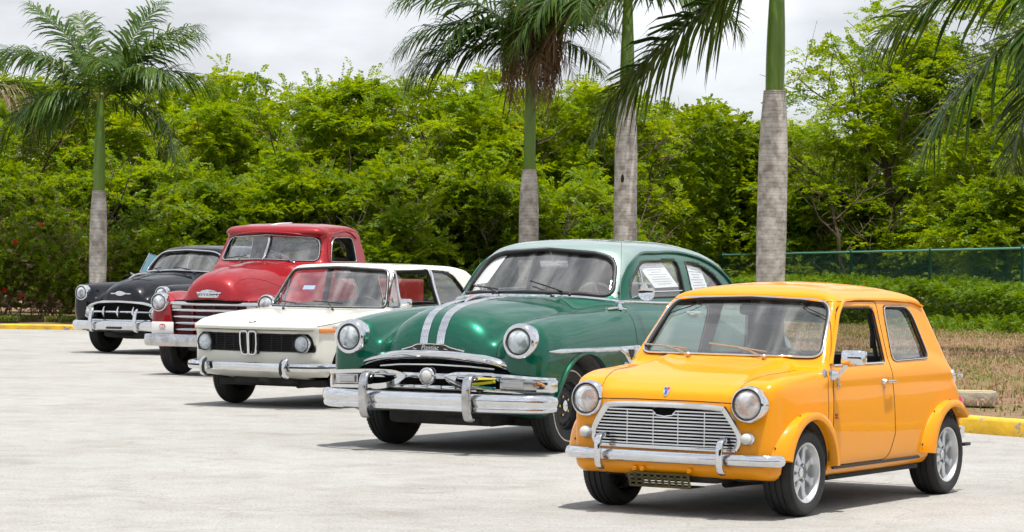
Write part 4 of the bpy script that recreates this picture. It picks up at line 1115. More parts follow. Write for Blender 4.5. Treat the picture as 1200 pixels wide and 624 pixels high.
    def plate(sc, t0, t1, m, nm):
        g = MB(); half = [(0, .752-.0), (.275*sc, .752), (.285*sc, .764), (.235*sc, .772+.002), (.165*sc, .790), (.13*sc, .806+.004*sc), (0, .812+.004*sc)]
        pl = mir([(a_, b_) for a_, b_ in half]); n_ = len(pl); xs_ = []
        V = []
        for t in (t0, t1):
            for a_, b_ in pl: V.append((.700-.55*a_*a_+t, a_, b_))
        F = [list(range(n_)), list(range(n_, 2*n_))[::-1]]+[[i, i+n_, (i+1) % n_+n_, (i+1) % n_] for i in range(n_)]
        # fan in strips so the face follows the bow of the nose
        top = sorted([p for p in pl if p[0] >= -1e-6], key=lambda p: p[0])
        ysx = np.linspace(-.285*sc, .285*sc, 25); up_ = np.interp(np.abs(ysx), [0, .13*sc, .165*sc, .235*sc, .285*sc], [.814, .808, .790, .774, .764]); lo_ = np.full(25, .752)
        if sc < 1: up_ -= .006; lo_ += .006
        V = []; F = []
        for i in range(25):
            x_ = .700-.55*ysx[i]**2
            V += [(x_+t1, ysx[i], lo_[i]), (x_+t1, ysx[i], up_[i]), (x_+t0, ysx[i], up_[i]), (x_+t0, ysx[i], lo_[i])]
        for i in range(24):
            for j in range(4): F.append([i*4+j, i*4+(j+1) % 4, (i+1)*4+(j+1) % 4, (i+1)*4+j])
        F += [[0, 1, 2, 3], [96, 99, 98, 97]]
        g.add(V, F); return g.build(nm, [m], parts['bonnet'][0])
    plate(1.0, -.05, .006, M['chrome'], 'badge'); plate(.955, -.02, .0085, M['black'], 'badge_face')
    text_on('badge_script', 'Pontiac', .052, (.7105, .0, .782), (0, 1, 0), (0, 0, 1), M['chrome'], parts['bonnet'][0], ext=.001, shear=.35)
    for sg in (1, -1): text_on('badge_mark', '~', .06, (.704, .135*sg, .775), (0, 1, 0), (0, 0, 1), M['chrome'], parts['bonnet'][0], ext=.001)
    # grille
    bk = MB(); bk.box((.40, 0, .58), (.01, 1.36, .28)); bk.build('radiator', [M['gap']], root)
    def full(h): return [(a_, -b_, c_) for a_, b_, c_ in h[::-1]][:-1]+list(h)
    br = MB(); pth = spl3([(.715, 0, .738), (.700, .2, .730), (.672, .40, .710), (.640, .54, .684), (.600, .64, .645), (.555, .705, .600), (.52, .73, .565)], 4)
    pf = full([tuple(p) for p in pth]); n_ = len(pf)
    br.sweep(pf, [(-.034, -.028), (.004, -.034), (.028, -.016), (.032, .008), (.012, .030), (-.034, .032)], scale=[.7+.3*min(1, min(i, n_-1-i)/8) for i in range(n_)])
    br.build('grille_brow', [M['chrome']], root, angle=50)
    g = MB(); pf = full([(.728, 0, .572), (.715, .2, .572), (.69, .4, .570), (.65, .6, .566)]); g.sweep(pf, [(-.02, -.022), (.006, -.020), (.020, 0), (.006, .020), (-.02, .022)]); 
    g.sweep(full([(.66, 0, .655), (.64, .3, .648), (.60, .5, .63)]), rrect(.006, .007, .003)); g.build('grille_bar', [M['chrome']], root)
    g = MB(); g.lathe([(.068, -.05), (.070, .002), (.062, .014), (.052, .016), (.050, .006)], (.742, 0, .568), (1, 0, 0), n=36, cap1=False); o = g.build('grille_medallion', [M['chrome']], root, angle=50)
    g = MB(); g.lathe([(.051, 0), (.045, .012), (.02, .02), (.001, .022)], (.748, 0, .568), (1, 0, 0), n=30); g.build('medallion_face', [M['clear_lens']], o, angle=60)
    for sg in (1, -1):
        g = MB()
        up_ = spl3([(.770, .165*sg, .573), (.768, .25*sg, .592), (.755, .40*sg, .596), (.735, .60*sg, .590), (.700, .78*sg, .580), (.650, .885*sg, .572), (.585, .945*sg, .568), (.53, .972*sg, .565)], 4)
        g.sweep(up_, [(-.022, -.012), (.010, -.017), (.024, -.004), (.014, .014), (-.022, .016)], scale=[.25+.75*min(1, i/5) for i in range(len(up_))])
        lo_ = spl3([(.768, .168*sg, .566), (.762, .23*sg, .535), (.750, .31*sg, .503), (.735, .42*sg, .487), (.72, .58*sg, .480), (.685, .77*sg, .474), (.64, .88*sg, .470), (.56, .955*sg, .470)], 4)
        g.sweep(lo_, [(-.026, -.020), (.010, -.016), (.020, 0), (.006, .014), (-.026, .012)], scale=[.4+.9*min(1, i/4) if i < 14 else .8 for i in range(len(lo_))])
        # plate joining the two at the tip
        V = []; F = []; m_ = 12
        for i in range(m_): V += [tuple(up_[i]+Vector((-.012, 0, 0))), tuple(lo_[i]+Vector((-.012, 0, 0)))]
        # end cap block
        g.sweep([(.655, .885*sg, .524), (.60, .94*sg, .522), (.55, .968*sg, .520), (.50, .972*sg, .518)], rrect(.014, .052, .01), scale=[1, 1, 1, .8])
        for i in range(1, 9):
            k = .012; g.add([tuple(up_[i]), tuple(up_[i+1]), tuple(lo_[i+1]), tuple(lo_[i]), tuple(up_[i]-Vector((k, 0, 0))), tuple(up_[i+1]-Vector((k, 0, 0))), tuple(lo_[i+1]-Vector((k, 0, 0))), tuple(lo_[i]-Vector((k, 0, 0)))], [[0, 1, 2, 3], [7, 6, 5, 4], [0, 4, 5, 1], [3, 2, 6, 7]]) if i < 5 else None
        g.build('grille_wing', [M['chrome']], root, angle=50)
        g = MB()
        pk = [(.715, .62*sg, .530), (.698, .72*sg, .528), (.672, .82*sg, .526), (.642, .88*sg, .524), (.585, .935*sg, .522), (.52, .965*sg, .52)]
        g.sweep(pk, rrect(.014, .040, .008)); g.build('parking_lamp_housing', [M['chrome_old']], root, angle=50)
        g = MB(); g.sweep([(.722, .645*sg, .530), (.708, .72*sg, .528), (.688, .80*sg, .526)], rrect(.016, .027, .008)); g.build('parking_lamp', [M['clear_lens']], root, angle=50)
        g = MB(); g.sweep([(.745, .20*sg, .545), (.742, .26*sg, .517), (.735, .33*sg, .493)], rrect(.006, .018, .005), scale=[.4, 1, .6]); g.build('grille_wing_inset', [P], root)
    g = MB(); g.sweep(full([(.72, 0, .483), (.71, .2, .483), (.69, .36, .480)]), rrect(.012, .012, .005))
    for y in (-.30, -.18, -.06, .06, .18, .30): g.sweep([(.728-.2*y*y, y-.052, .487), (.736-.2*y*y, y-.035, .487), (.736-.2*y*y, y+.035, .487), (.728-.2*y*y, y+.052, .487)], rrect(.016, .016, .007))
    g.build('grille_teeth', [M['chrome']], root, angle=50)
    # bumper, guards
    g = MB(); pth = spl([(.865, 0), (.86, .3), (.840, .55), (.80, .74), (.73, .88), (.655, .955), (.60, .985), (.555, .99)], 4); fl = [(a_, -b_) for a_, b_ in pth[::-1]][:-1]+pth
    sec = [(-.030, -.070), (-.010, -.080), (.014, -.068), (.022, -.040), (.016, -.026), (.026, .0), (.030, .028), (.022, .058), (.004, .076), (-.014, .078), (-.024, .06), (-.020, 0)]
    n_ = len(fl); g.sweep([(a_, b_, .385) for a_, b_ in fl], sec, scale=[(1, .78+.12*min(1, min(i, n_-1-i)/9)) for i in range(n_)]); g.build('front_bumper', [M['chrome']], root, angle=45)
    for sg in (1, -1):
        g = MB(); g.sweep(spl3([(.86, .45*sg, .268), (.895, .45*sg, .275), (.918, .45*sg, .33), (.925, .45*sg, .42), (.925, .45*sg, .50), (.905, .45*sg, .555), (.865, .45*sg, .578), (.82, .45*sg, .565)], 4), [(a_*1.0, b_) for a_, b_ in rrect(.036, .022, .018)], up=(1, 0, 0))
        g.build('bumper_guard', [M['chrome_old']], root, angle=60)
        for_ = MB(); for_.box((.62, .42*sg, .36), (.5, .05, .06)); for_.build('bumper_bracket', [M['under']], root)
        headlamp(root, (.672, .742*sg, .845), (1, .03*sg, .03), .094, ring=1.42, depth=.10, bulge=.03)
        g = MB(); g.lathe([(.112, 0), (.107, .006), (.10, .004)], (.673, .742*sg, .845), (1, .03*sg, .03), n=40, cap0=False, cap1=False); g.build('headlight_seal', [M['black']], root)
    g = MB(); g.sweep([(a_, b_, .38) for a_, b_ in [(-3.9, -.9), (-4.15, -.75), (-4.25, 0), (-4.15, .75), (-3.9, .9)]], sec); g.build('rear_bumper', [M['chrome']], root, angle=45)
    g = MB(); g.box((-1.6, 0, .24), (3.6, 1.3, .10), bev=.03); g.box((.2, 0, .27), (.75, .9, .14), bev=.04); g.tube([(0, -.62, .26), (0, .62, .26)], .04); g.box((.53, .22, .235), (.12, .30, .06), bev=.01); g.box((.52, -.1, .24), (.1, .1, .05), bev=.01)
    g.tube([(.3, .3, .21), (-3.9, .3, .22)], .028); g.build('underbody', [M['under']], root)
    for xc in (0, -3.1):
        for sg in (1, -1): make_wheel(root, (xc, .735*sg, .348), sg, .348, .20, .175, 'steel', white=(.262, .272))
    # arch lip
    for sg in (1, -1):
        pts = [(.425*math.cos(t), 1.2*sg, .33+.425*math.sin(t)) for t in np.linspace(R(10), R(172), 40)]
        Pp, Nn = surf_line(fd, O, pts, (0, -sg, 0), .004); g = MB(); g.sweep(Pp, [(-.016, -.006), (.016, -.006), (.012, .012), (-.010, .012)], ups=Nn); g.build('arch_lip', [P], root, angle=60)
    # antenna, mirror, wipers, papers
    g = MB(); g.tube([(-.78, .83, 1.085), (-.80, .83, 1.74)], .0022, 6); g.lathe([(.022, -.01), (.018, .02), (.006, .05)], (-.78, .83, 1.08), (0, 0, 1), n=14); g.build('antenna', [M['chrome']], root)
    mirror_round(doors[0], (-.93, .985, 1.205), (1, .25, .05), .068, (-1.02, .79, 1.15))
    g = MB(); g.sweep([(-.62, .80, 1.075), (-.76, .82, 1.085), (-.88, .83, 1.07)], rrect(.012, .010, .005)); g.build('wing_trim', [M['chrome']], root)
    def onws(y, z, off=.02):
        p, _ = fd.hit(O, np.array([(.6, y, z)]), (-1, 0, 0)); return tuple(p[0]+np.array([.75, 0, .66])*off)
    wiper(root, onws(-.26, 1.176, .004), onws(-.42, 1.215, .012), onws(-.58, 1.225, .012), (.7, 0, .7), M['black'])
    wiper(root, onws(.38, 1.172, .004), onws(.16, 1.235, .012), onws(.00, 1.275, .012), (.7, 0, .7), M['black'])
    def paper_side(name, quad, lab, sg=1, off=-.026):
        c4, _ = fd.hit(O, np.array([(a_, 1.2*sg, b_) for a_, b_ in quad]), (0, -sg, 0)); c4[:, 1] += off*sg
        V = [Vector(v) for v in c4]; d = Vector((0, -.002*sg, 0)); g = MB(); g.add([tuple(v) for v in V]+[tuple(v+d) for v in V], [[0, 1, 2, 3], [7, 6, 5, 4], [0, 4, 5, 1], [1, 5, 6, 2], [2, 6, 7, 3], [3, 7, 4, 0]])
        # printed lines
        for k in range(1, 10):
            t = k/10.5; a_ = V[0].lerp(V[3], t); b_ = V[1].lerp(V[2], t); e = .30 if k in (1, 4) else (.12 if k % 3 else .22)
            p_ = a_.lerp(b_, e)+Vector((0, .0015*sg, 0)); r_ = a_.lerp(b_, 1-e)+Vector((0, .0015*sg, 0)); up_ = (V[0]-V[3]).normalized()*.003
            g.add([tuple(p_-up_), tuple(r_-up_), tuple(r_+up_), tuple(p_+up_)], [[0, 1, 2, 3]], mi=1)
        return g.build(name, [M['white_paper'], mat('ink', (.38, .38, .46), .8)], root, smooth=False, fix=False)
    paper_side('window_paper', [(-1.40, 1.435), (-1.86, 1.442), (-2.06, 1.245), (-1.62, 1.235)], '')
    paper_side('window_paper', [(-2.265, 1.42), (-2.56, 1.40), (-2.62, 1.19), (-2.33, 1.17)], '')
    c4 = [(-.62, 1.455), (-.43, 1.478), (-.53, 1.262), (-.70, 1.245)]
    Vp = []
    for yy, zz in [(-.575, 1.465), (-.405, 1.480), (-.47, 1.262), (-.66, 1.238)]:
        p, _ = fd.hit(O, np.array([(.6, yy, zz)]), (-1, 0, 0)); Vp.append(tuple(p[0]+np.array([-.032, 0, 0])))
    g = MB(); g.add(Vp+[tuple(np.array(v)+[-.003, 0, 0]) for v in Vp], [[0, 1, 2, 3], [7, 6, 5, 4], [0, 4, 5, 1], [1, 5, 6, 2], [2, 6, 7, 3], [3, 7, 4, 0]]); g.build('window_paper', [M['white_paper']], root, smooth=False)
    seats(root, [(-1.75, 0, .58, 1.3, .46, .25), (-2.6, 0, .58, 1.2, .42, .25)], mat('grey seat cloth', (.16, .17, .17), .9))
    steering(root, (-1.35, .36, 1.10), .20, .55, mat('ivory rim', (.55, .53, .45), .4))
    g = MB(); g.box((-1.10, 0, 1.06), (.14, 1.42, .12), bev=.03); g.build('dashboard', [noise_var(mat('dash green', (.05, .12, .10), .4), 9, .1)], root)
    g = MB(); g.box((-1.22, 0, 1.42), (.02, .26, .07), bev=.015); g.tube([(-1.20, 0, 1.44), (-1.14, .0, 1.54)], .006); g.build('rear_view_mirror', [M['chrome_old']], root)
    # packets tucked in the grille
    Mw = Matrix.Translation((pose[0], pose[1], 0)) @ Matrix.Rotation(-R(90+pose[2]), 4, 'Z')
    for nm, c, sz, rz, col, lab in (('packet', (.70, .46, .528), (.05, .19, .022), 8, (.72, .60, .02), 'flat yellow packet tucked in the grille of the green sedan'), ('cloth', (.70, .47, .500), (.06, .17, .018), -5, (.05, .42, .38), 'folded teal cloth under the yellow packet in the grille')):
        g = MB(); g.box((0, 0, 0), sz, Matrix.Rotation(R(rz), 3, 'X'), bev=.004)
        if nm == 'cloth': g.box((-.005, -.05, .010), (.05, .06, .014), Matrix.Rotation(R(-12), 3, 'X'), bev=.004, mi=1)
        o = g.build(nm, [mat(nm+' colour', col, .6), M['white_paper']], None); tag(o, lab, nm); o.matrix_world = Mw @ Matrix.Translation(c)
    return root
# ------------------------------------------------------------------ white boxy coupe
def build_white_coupe(pose):
    root = car_root('coupe', pose, 'white boxy two-door coupe with black grille, twin upright chrome kidneys and amber corner lamps', 'car')
    P = paint('ivory white paint', (.72, .71, .64), rough=.36, dust=.03, wob=.012, dustcol=(.5, .47, .40), coat=.8)
    fd = Field((-3.55, .95), .88, (.20, 1.46), .0175)
    X, Y, Z = fd.X, fd.Y, fd.Z
    sp_ = spl([(.58, .31), (.650, .35), (.70, .45), (.705, .56), (.715, .69), (.735, .735), (.790, .752), (.808, .775), (.795, .797), (.72, .818), (.4, .872), (0, .912), (-.60, .948), (-1.2, .95), (-2.4, .95), (-3.05, .925),
               (-3.38, .87), (-3.42, .80), (-3.40, .60), (-3.38, .42), (-3.25, .30), (-2.9, .26), (-.5, .24), (.3, .26)], 5, True)
    GX = np.arange(-4.0, 1.6, .008, dtype=np.float32); G = polysdf(sp_, GX[:, None], Z[0, 0][None, :])
    def bend(G, c, p=2):
        xi = np.clip(((X+c*np.abs(Y)**p)[:, :, 0]-GX[0])/.008, 0, len(GX)-1.01); i0 = xi.astype(int); t = (xi-i0)[:, :, None]
        return G[i0]*(1-t)+G[i0+1]*t
    side = np.where(X > -1.2, bend(G, .16), polysdf(sp_, X[:, :, 0], Z[:, 0, :]).reshape(fd.nx, 1, fd.nz))
    plan = polysdf(spl([(1.0, 0, 'c'), (.90, .52), (.73, .665), (.55, .735), (.2, .778), (-.6, .795), (-1.6, .797), (-2.6, .785), (-3.2, .75), (-3.38, .68), (-3.44, .5), (-3.46, 0), (-3.46, -.4, 'c'), (1.0, -.4, 'c')], 5, True), X[:, :, 0], Y[0].T).reshape(fd.nx, fd.ny, 1)
    fr = spl([(.70, .2), (.745, .27), (.775, .40), (.79, .58), (.797, .74), (.797, .80, 'c'), (.765, .83), (.755, .90), (.735, .945), (.66, .965), (.4, .985), (0, .99), (-.3, .99)], 5)
    df = polysdf([(-.5, .2)]+fr+[(-.5, .99)], Y[0], Z[0]).reshape(1, fd.ny, fd.nz)
    low = smax(smax(side, plan, .05), df, .03)
    gs = polysdf(spl([(-.36, .85, 'c'), (-.50, .945), (-.66, 1.15), (-.80, 1.335), (-.84, 1.368), (-.95, 1.388), (-1.35, 1.407), (-1.8, 1.395), (-2.15, 1.36), (-2.27, 1.325), (-2.42, 1.18), (-2.70, .85, 'c')], 6, True), GX[:, None], Z[0, 0][None, :])
    gs = bend(gs, .24)
    gf = polysdf([(-.5, .8)]+spl([(.76, .80, 'c'), (.725, .92), (.70, 1.0), (.655, 1.15), (.618, 1.29), (.600, 1.335), (.56, 1.368), (.42, 1.392), (.2, 1.405), (0, 1.409), (-.2, 1.409)], 5)+[(-.5, 1.409)], Y[0], Z[0]).reshape(1, fd.ny, fd.nz)
    gh = smax(gs, gf, .035)
    outer = smin(low, gh, .02)
    cav = np.maximum(outer+.042, np.maximum(np.maximum(.50-Z, X+.62), -2.55-X))
    cuts = [np.maximum(np.hypot((X-xc)/el_, Z-.31)-rr_, .45-Y) for xc, rr_, el_ in ((0, .405, 1.17), (-2.5, .35, 1.0))]
    gp = mir(rpoly([(0, .548), (.685, .548, .03), (.655, .63), (.625, .715, .03), (0, .715)]))
    cuts.append(np.maximum(polysdf(gp, Y[0], Z[0]).reshape(1, fd.ny, fd.nz), .56-X))
    dw = rpoly([(-.625, .965, .02), (-.665, 1.03, .02), (-.905, 1.322, .03), (-1.555, 1.338, .01), (-1.60, .985, .01)])
    qw = rpoly([(-1.645, .99, .01), (-1.60, 1.335, .01), (-2.00, 1.312, .10), (-2.23, 1.10, .05), (-2.28, 1.0, .04)])
    win = [dict(k='side', name='door_window', poly=dw, lim=.4, glass=False), dict(k='side', name='quarter_window', poly=qw, lim=.4),
           dict(k='front', name='windscreen', poly=mir(rpoly([(0, .965), (.665, .955, .04), (.555, 1.325, .05), (0, 1.345)])), lim=-1.3),
           dict(k='rear', name='rear_window', poly=mir(rpoly([(0, 1.0), (.60, 1.0, .05), (.52, 1.27, .05), (0, 1.285)])), lim=-2.1)]
    door = rpoly([(-.50, .30, .03), (-.50, .93), (-.60, .935), (-.90, 1.342, .02), (-1.60, 1.352, .02), (-1.64, .95), (-1.62, .45), (-1.55, .30, .05)])
    split = [('door', lambda C: inpoly(door, C[:, 0], C[:, 2]) & (C[:, 1] > .4), P), ('door', lambda C: inpoly(door, C[:, 0], C[:, 2]) & (C[:, 1] < -.4), P),
             ('bonnet', lambda C: (C[:, 2] > .755) & (C[:, 0] > -.44) & (np.abs(C[:, 1]) < .745), P), ('roof', lambda C: (C[:, 2] > 1.345), P)]
    O, parts = build_shell(root, fd, outer, cav, cuts, win, split, P, th=.04, glass_in=.02); doors = parts['door']
    sm = MB()
    for sg in (1, -1):
        seam(sm, fd, O, [(a, 1.*sg, b) for a, b in dense([(-.50, .93), (-.50, .32), (-1.53, .30), (-1.62, .45), (-1.64, .95)], .03)], (0, -sg, 0), .0035)
        seam(sm, fd, O, [(a, 1.*sg, b) for a, b in dense([(.64, .792), (.3, .835), (-.2, .875), (-.45, .89)], .03)], (0, -sg, 0), .003)
    seam(sm, fd, O, [(1.1, a, .752) for a in np.arange(-.70, .701, .03)], (-1, 0, 0), .005)
    sm.build('panel_gap', [M['gap']], root)
    for sg in (1, -1):
        d = doors[0 if sg > 0 else 1]
        for w, nm in ((qw, 'window_trim'), (dw, 'door_window_trim')):
            window_trim(fd, O, np.array([(a, 1.*sg, b) for a, b in dense(w, .025, True)]), (0, -sg, 0), False, .008, [M['gasket']], 'window_seal', root, off=-.003)
        g = MB()
        Pp, Nn = surf_line(fd, O, [(a, 1.*sg, b) for a, b in dense([(-1.60, 1.338), (-1.595, 1.2), (-1.622, .975)], .03)], (0, -sg, 0), .001); g.sweep(Pp, rrect(.020, .008, .004), ups=Nn)
        Pp, Nn = surf_line(fd, O, [(a, 1.*sg, b) for a, b in dense([(-.91, 1.325), (-.872, .965)], .03)], (0, -sg, 0), -.002); g.sweep(Pp, rrect(.010, .008, .004), ups=Nn)
        Pp, Nn = surf_line(fd, O, [(a, 1.*sg, b) for a, b in dense([(-.64, .972), (-.68, 1.05), (-.90, 1.318)], .03)], (0, -sg, 0), -.004); g.sweep(Pp, rrect(.008, .006, .003), ups=Nn)
        g.build('window_frame', [M['chrome']], d)
        Pp, Nn = surf_line(fd, O, [(a, 1.*sg, b) for a, b in dense([(-.52, .945), (-1.6, .962), (-2.3, .965), (-3.0, .93)], .04)], (0, -sg, 0), .001); g = MB(); g.sweep(Pp, rrect(.008, .006, .003), ups=Nn)
        Pp, Nn = surf_line(fd, O, [(a, 1.*sg, .785) for a in np.arange(.45, -3.3, -.06)], (0, -sg, 0), .001); g.sweep(Pp, rrect(.007, .007, .003), ups=Nn); g.build('belt_trim', [M['chrome']], root)
        # vent pane glass
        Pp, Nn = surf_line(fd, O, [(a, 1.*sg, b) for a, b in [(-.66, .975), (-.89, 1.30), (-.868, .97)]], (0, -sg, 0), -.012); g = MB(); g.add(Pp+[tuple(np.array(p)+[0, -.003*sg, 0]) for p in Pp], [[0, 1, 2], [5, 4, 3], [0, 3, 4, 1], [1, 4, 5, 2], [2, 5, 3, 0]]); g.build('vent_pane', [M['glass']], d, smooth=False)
        g = MB(); Pp, Nn = surf_line(fd, O, [(-.78, 1.*sg, 1.0)], (0, -sg, 0), -.02); p = Pp[0]; g.tube([p, (p[0]+.04, p[1], p[2]+.07)], .007); g.build('vent_latch', [M['chrome']], d)
        hp, _ = fd.hit(O, np.array([(-1.50, 1.*sg, .84)]), (0, -sg, 0)); hx, hy, hz = hp[0]
        g = MB(); g.sweep([(hx+.06, hy, hz), (hx+.05, hy+.03*sg, hz), (hx-.07, hy+.03*sg, hz), (hx-.08, hy, hz)], rrect(.009, .011, .005)); g.build('door_handle', [M['chrome']], d)
    ws = np.array(win[2]['poly']); grow = [tuple(v) for v in ws+(ws-ws.mean(0))/np.linalg.norm(ws-ws.mean(0), axis=1)[:, None]*.011]
    window_trim(fd, O, np.array([(.6, p, z) for p, z in dense(grow, .02, True)]), (-1, 0, 0), False, .016, [M['gasket']], 'windscreen_seal', root)
    window_trim(fd, O, np.array([(.6, p, z) for p, z in dense(grow, .025, True)]), (-1, 0, 0), False, .005, [M['chrome_old']], 'windscreen_trim', root, off=.014)
    c4 = []
    for yy, zz in ((-.36, 1.165), (-.21, 1.168), (-.21, 1.128), (-.36, 1.125)):
        p_, _ = fd.hit(O, np.array([(.6, yy, zz)]), (-1, 0, 0)); c4.append(tuple(p_[0]+np.array([-.034, 0, 0])))
    g = MB(); g.add(c4+[tuple(np.array(v)-[.002, 0, 0]) for v in c4], [[0, 1, 2, 3], [7, 6, 5, 4], [0, 4, 5, 1], [1, 5, 6, 2], [2, 6, 7, 3], [3, 7, 4, 0]]); g.build('windscreen_sticker', [mat('sticker', (.45, .55, .80), .6)], root, smooth=False)
    # grille
    g = MB(); g.box((.575, 0, .63), (.02, 1.30, .18)); g.build('radiator', [M['gap']], root)
    def gx(y): return .700-.17*y*y
    g = MB()
    for i in range(9):
        z = .563+.0172*i; hw = np.interp(z, [.548, .715], [.68, .63])
        for a, b in ((-hw, -.10), (.10, hw)): ys = np.linspace(a, b, 10); g.sweep([(gx(y), y, z) for y in ys], rrect(.010, .0028, .002))
    for y in (-.44, -.33, -.22, .22, .33, .44): g.box((gx(y)-.005, y, .632), (.016, .007, .165))
    g.build('grille', [M['black']], root)
    Pf = [(gx(a)+.006, a, b) for a, b in dense(gp, .03, True)]
    g = MB(); g.tube(Pf, .006, 6, closed=True); g.build('grille_frame', [M['black']], root)
    g = MB()
    for sg in (1, -1):
        k = rpoly([(.006*sg, .512, .02), (.078*sg, .512, .035), (.092*sg, .62), (.092*sg, .738, .035), (.008*sg, .738, .03)])
        g.sweep([(.752+.08*(b-.51), a, b) for a, b in dense(k, .012, True)], rrect(.008, .011, .004), closed=True, up=(1, 0, 0))
        for y in (.03, .05, .07): g.box((.735, y*sg, .625), (.006, .004, .20), mi=1)
        g.prism([(.008*sg, .515), (.088*sg, .52), (.09*sg, .73), (.008*sg, .732)], 0, .70, .715, mi=1)
    g.build('kidney_grille', [M['chrome'], M['black']], root, angle=50)
    for sg in (1, -1):
        headlamp(root, (.690, .557*sg, .622), (1, .0, .0), .078, ring=1.10, depth=.06, bulge=.022)
        Pp, Nn = surf_line(fd, O, [(a, 1.*sg, .752) for a in np.linspace(.62, .43, 8)], (0, -sg, 0), .004); g = MB(); g.sweep(Pp, rrect(.020, .012, .006), ups=Nn); g.build('turn_signal', [M['amber']], root, angle=50)
    # roundel
    p, _ = fd.hit(O, np.array([(.70, 0, 1.4)]), (0, 0, -1)); g = MB(); g.lathe([(.036, -.006), (.036, .003), (.028, .004)], tuple(p[0]), (.22, 0, 1), n=28); o = g.build('badge', [M['black']], parts['bonnet'][0])
    g = MB(); C = Vector(p[0])+Vector((.22, 0, 1)).normalized()*.0045
    for k in range(4):
        a0 = k*math.pi/2; V = [tuple(C)]+[tuple(C+Vector((math.cos(a0+t), math.sin(a0+t), -.22*math.cos(a0+t)))*.024) for t in np.linspace(0, math.pi/2, 7)]
        g.add(V, [list(range(8))], mi=k % 2)
    g.build('badge_quarters', [M['white_paper'], mat('roundel blue', (.03, .18, .5), .3)], o, smooth=False)
    # bumper
    pth = spl([(.815, 0), (.81, .3), (.79, .5), (.74, .66), (.64, .775), (.52, .815), (.30, .82)], 4); fl = [(a, -b) for a, b in pth[::-1]][:-1]+pth
    g = MB(); g.sweep([(a, b, .402) for a, b in fl], [(-.02, -.034), (.0, -.042), (.012, -.03), (.016, -.01), (.016, .01), (.010, .034), (-.01, .040), (-.02, .03)]); g.build('front_bumper', [M['chrome']], root, angle=50)
    g = MB()
    for sg in (1, -1): g.sweep([(a+.004, b*sg, .402) for a, b in pth if b > .47], rrect(.016, .009, .004))
    g.build('bumper_strip', [M['black']], root)
    for sg in (1, -1):
        g = MB(); g.sweep([(.80, .47*sg, .312), (.848, .47*sg, .330), (.862, .47*sg, .39), (.855, .47*sg, .44), (.81, .47*sg, .470)], rrect(.022, .020, .008), up=(1, 0, 0)); g.build('overrider', [M['chrome']], root, angle=60)
        g = MB(); g.sweep([(.835, .445*sg, .318), (.872, .445*sg, .345), (.880, .445*sg, .39), (.868, .445*sg, .44), (.83, .445*sg, .468)], rrect(.012, .012, .005), up=(1, 0, 0)); g.build('overrider_pad', [M['black']], root, angle=60)
    g = MB(); g.sweep([(a, b, .45) for a, b in [(-3.1, -.82), (-3.4, -.79), (-3.5, -.6), (-3.54, 0), (-3.5, .6), (-3.4, .79), (-3.1, .82)]], rrect(.016, .038, .01)); g.build('rear_bumper', [M['chrome']], root)
    g = MB(); g.box((-1.3, 0, .235), (3.4, 1.2, .07), bev=.02); g.box((.25, 0, .27), (.5, .7, .10), bev=.03); g.tube([(0, -.6, .24), (0, .6, .24)], .03); g.tube([(.2, .2, .2), (-3.3, .25, .22)], .025); g.box((.66, .12, .275), (.05, .09, .04), bev=.01); g.build('underbody', [M['under']], root)
    for xc in (0, -2.5):
        for sg in (1, -1): make_wheel(root, (xc, .675*sg, .30), sg, .30, .178, .165, 'steel', mats={'rim': M['black']})
    def onws(y, z, off=.02):
        p, _ = fd.hit(O, np.array([(.6, y, z)]), (-1, 0, 0)); return tuple(p[0]+np.array([.75, 0, .66])*off)
    wiper(root, onws(-.28, .93, .004), onws(-.46, .985, .02), onws(-.60, .995, .02), (.6, 0, .8), M['black'])
    wiper(root, onws(.30, .93, .004), onws(.06, .99, .02), onws(-.12, 1.0, .02), (.6, 0, .8), M['black'])
    g = MB(); g.box((-.735, .845, 1.008), (.05, .13, .085), bev=.018); g.tube([(-.74, .78, .96), (-.735, .83, .985)], .012); g.build('mirror', [M['chrome']], doors[0], angle=60)
    sb = noise_var(mat('black vinyl', (.02, .02, .02), .5), 20, .3)
    seats(root, [(-1.15, .36, .48, .50, .46, .22), (-1.15, -.36, .48, .50, .46, .22), (-2.0, 0, .50, 1.2, .44, .25)], sb)
    steering(root, (-.80, .36, .90), .19, .5)
    g = MB(); g.box((-.66, 0, .88), (.16, 1.30, .08), bev=.02); g.build('dashboard', [M['interior']], root)
    g = MB(); g.box((-.93, .0, 1.27), (.018, .22, .06), bev=.018); g.tube([(-.90, 0, 1.30), (-.85, 0, 1.36)], .006); g.build('rear_view_mirror', [M['black']], root)
    return root
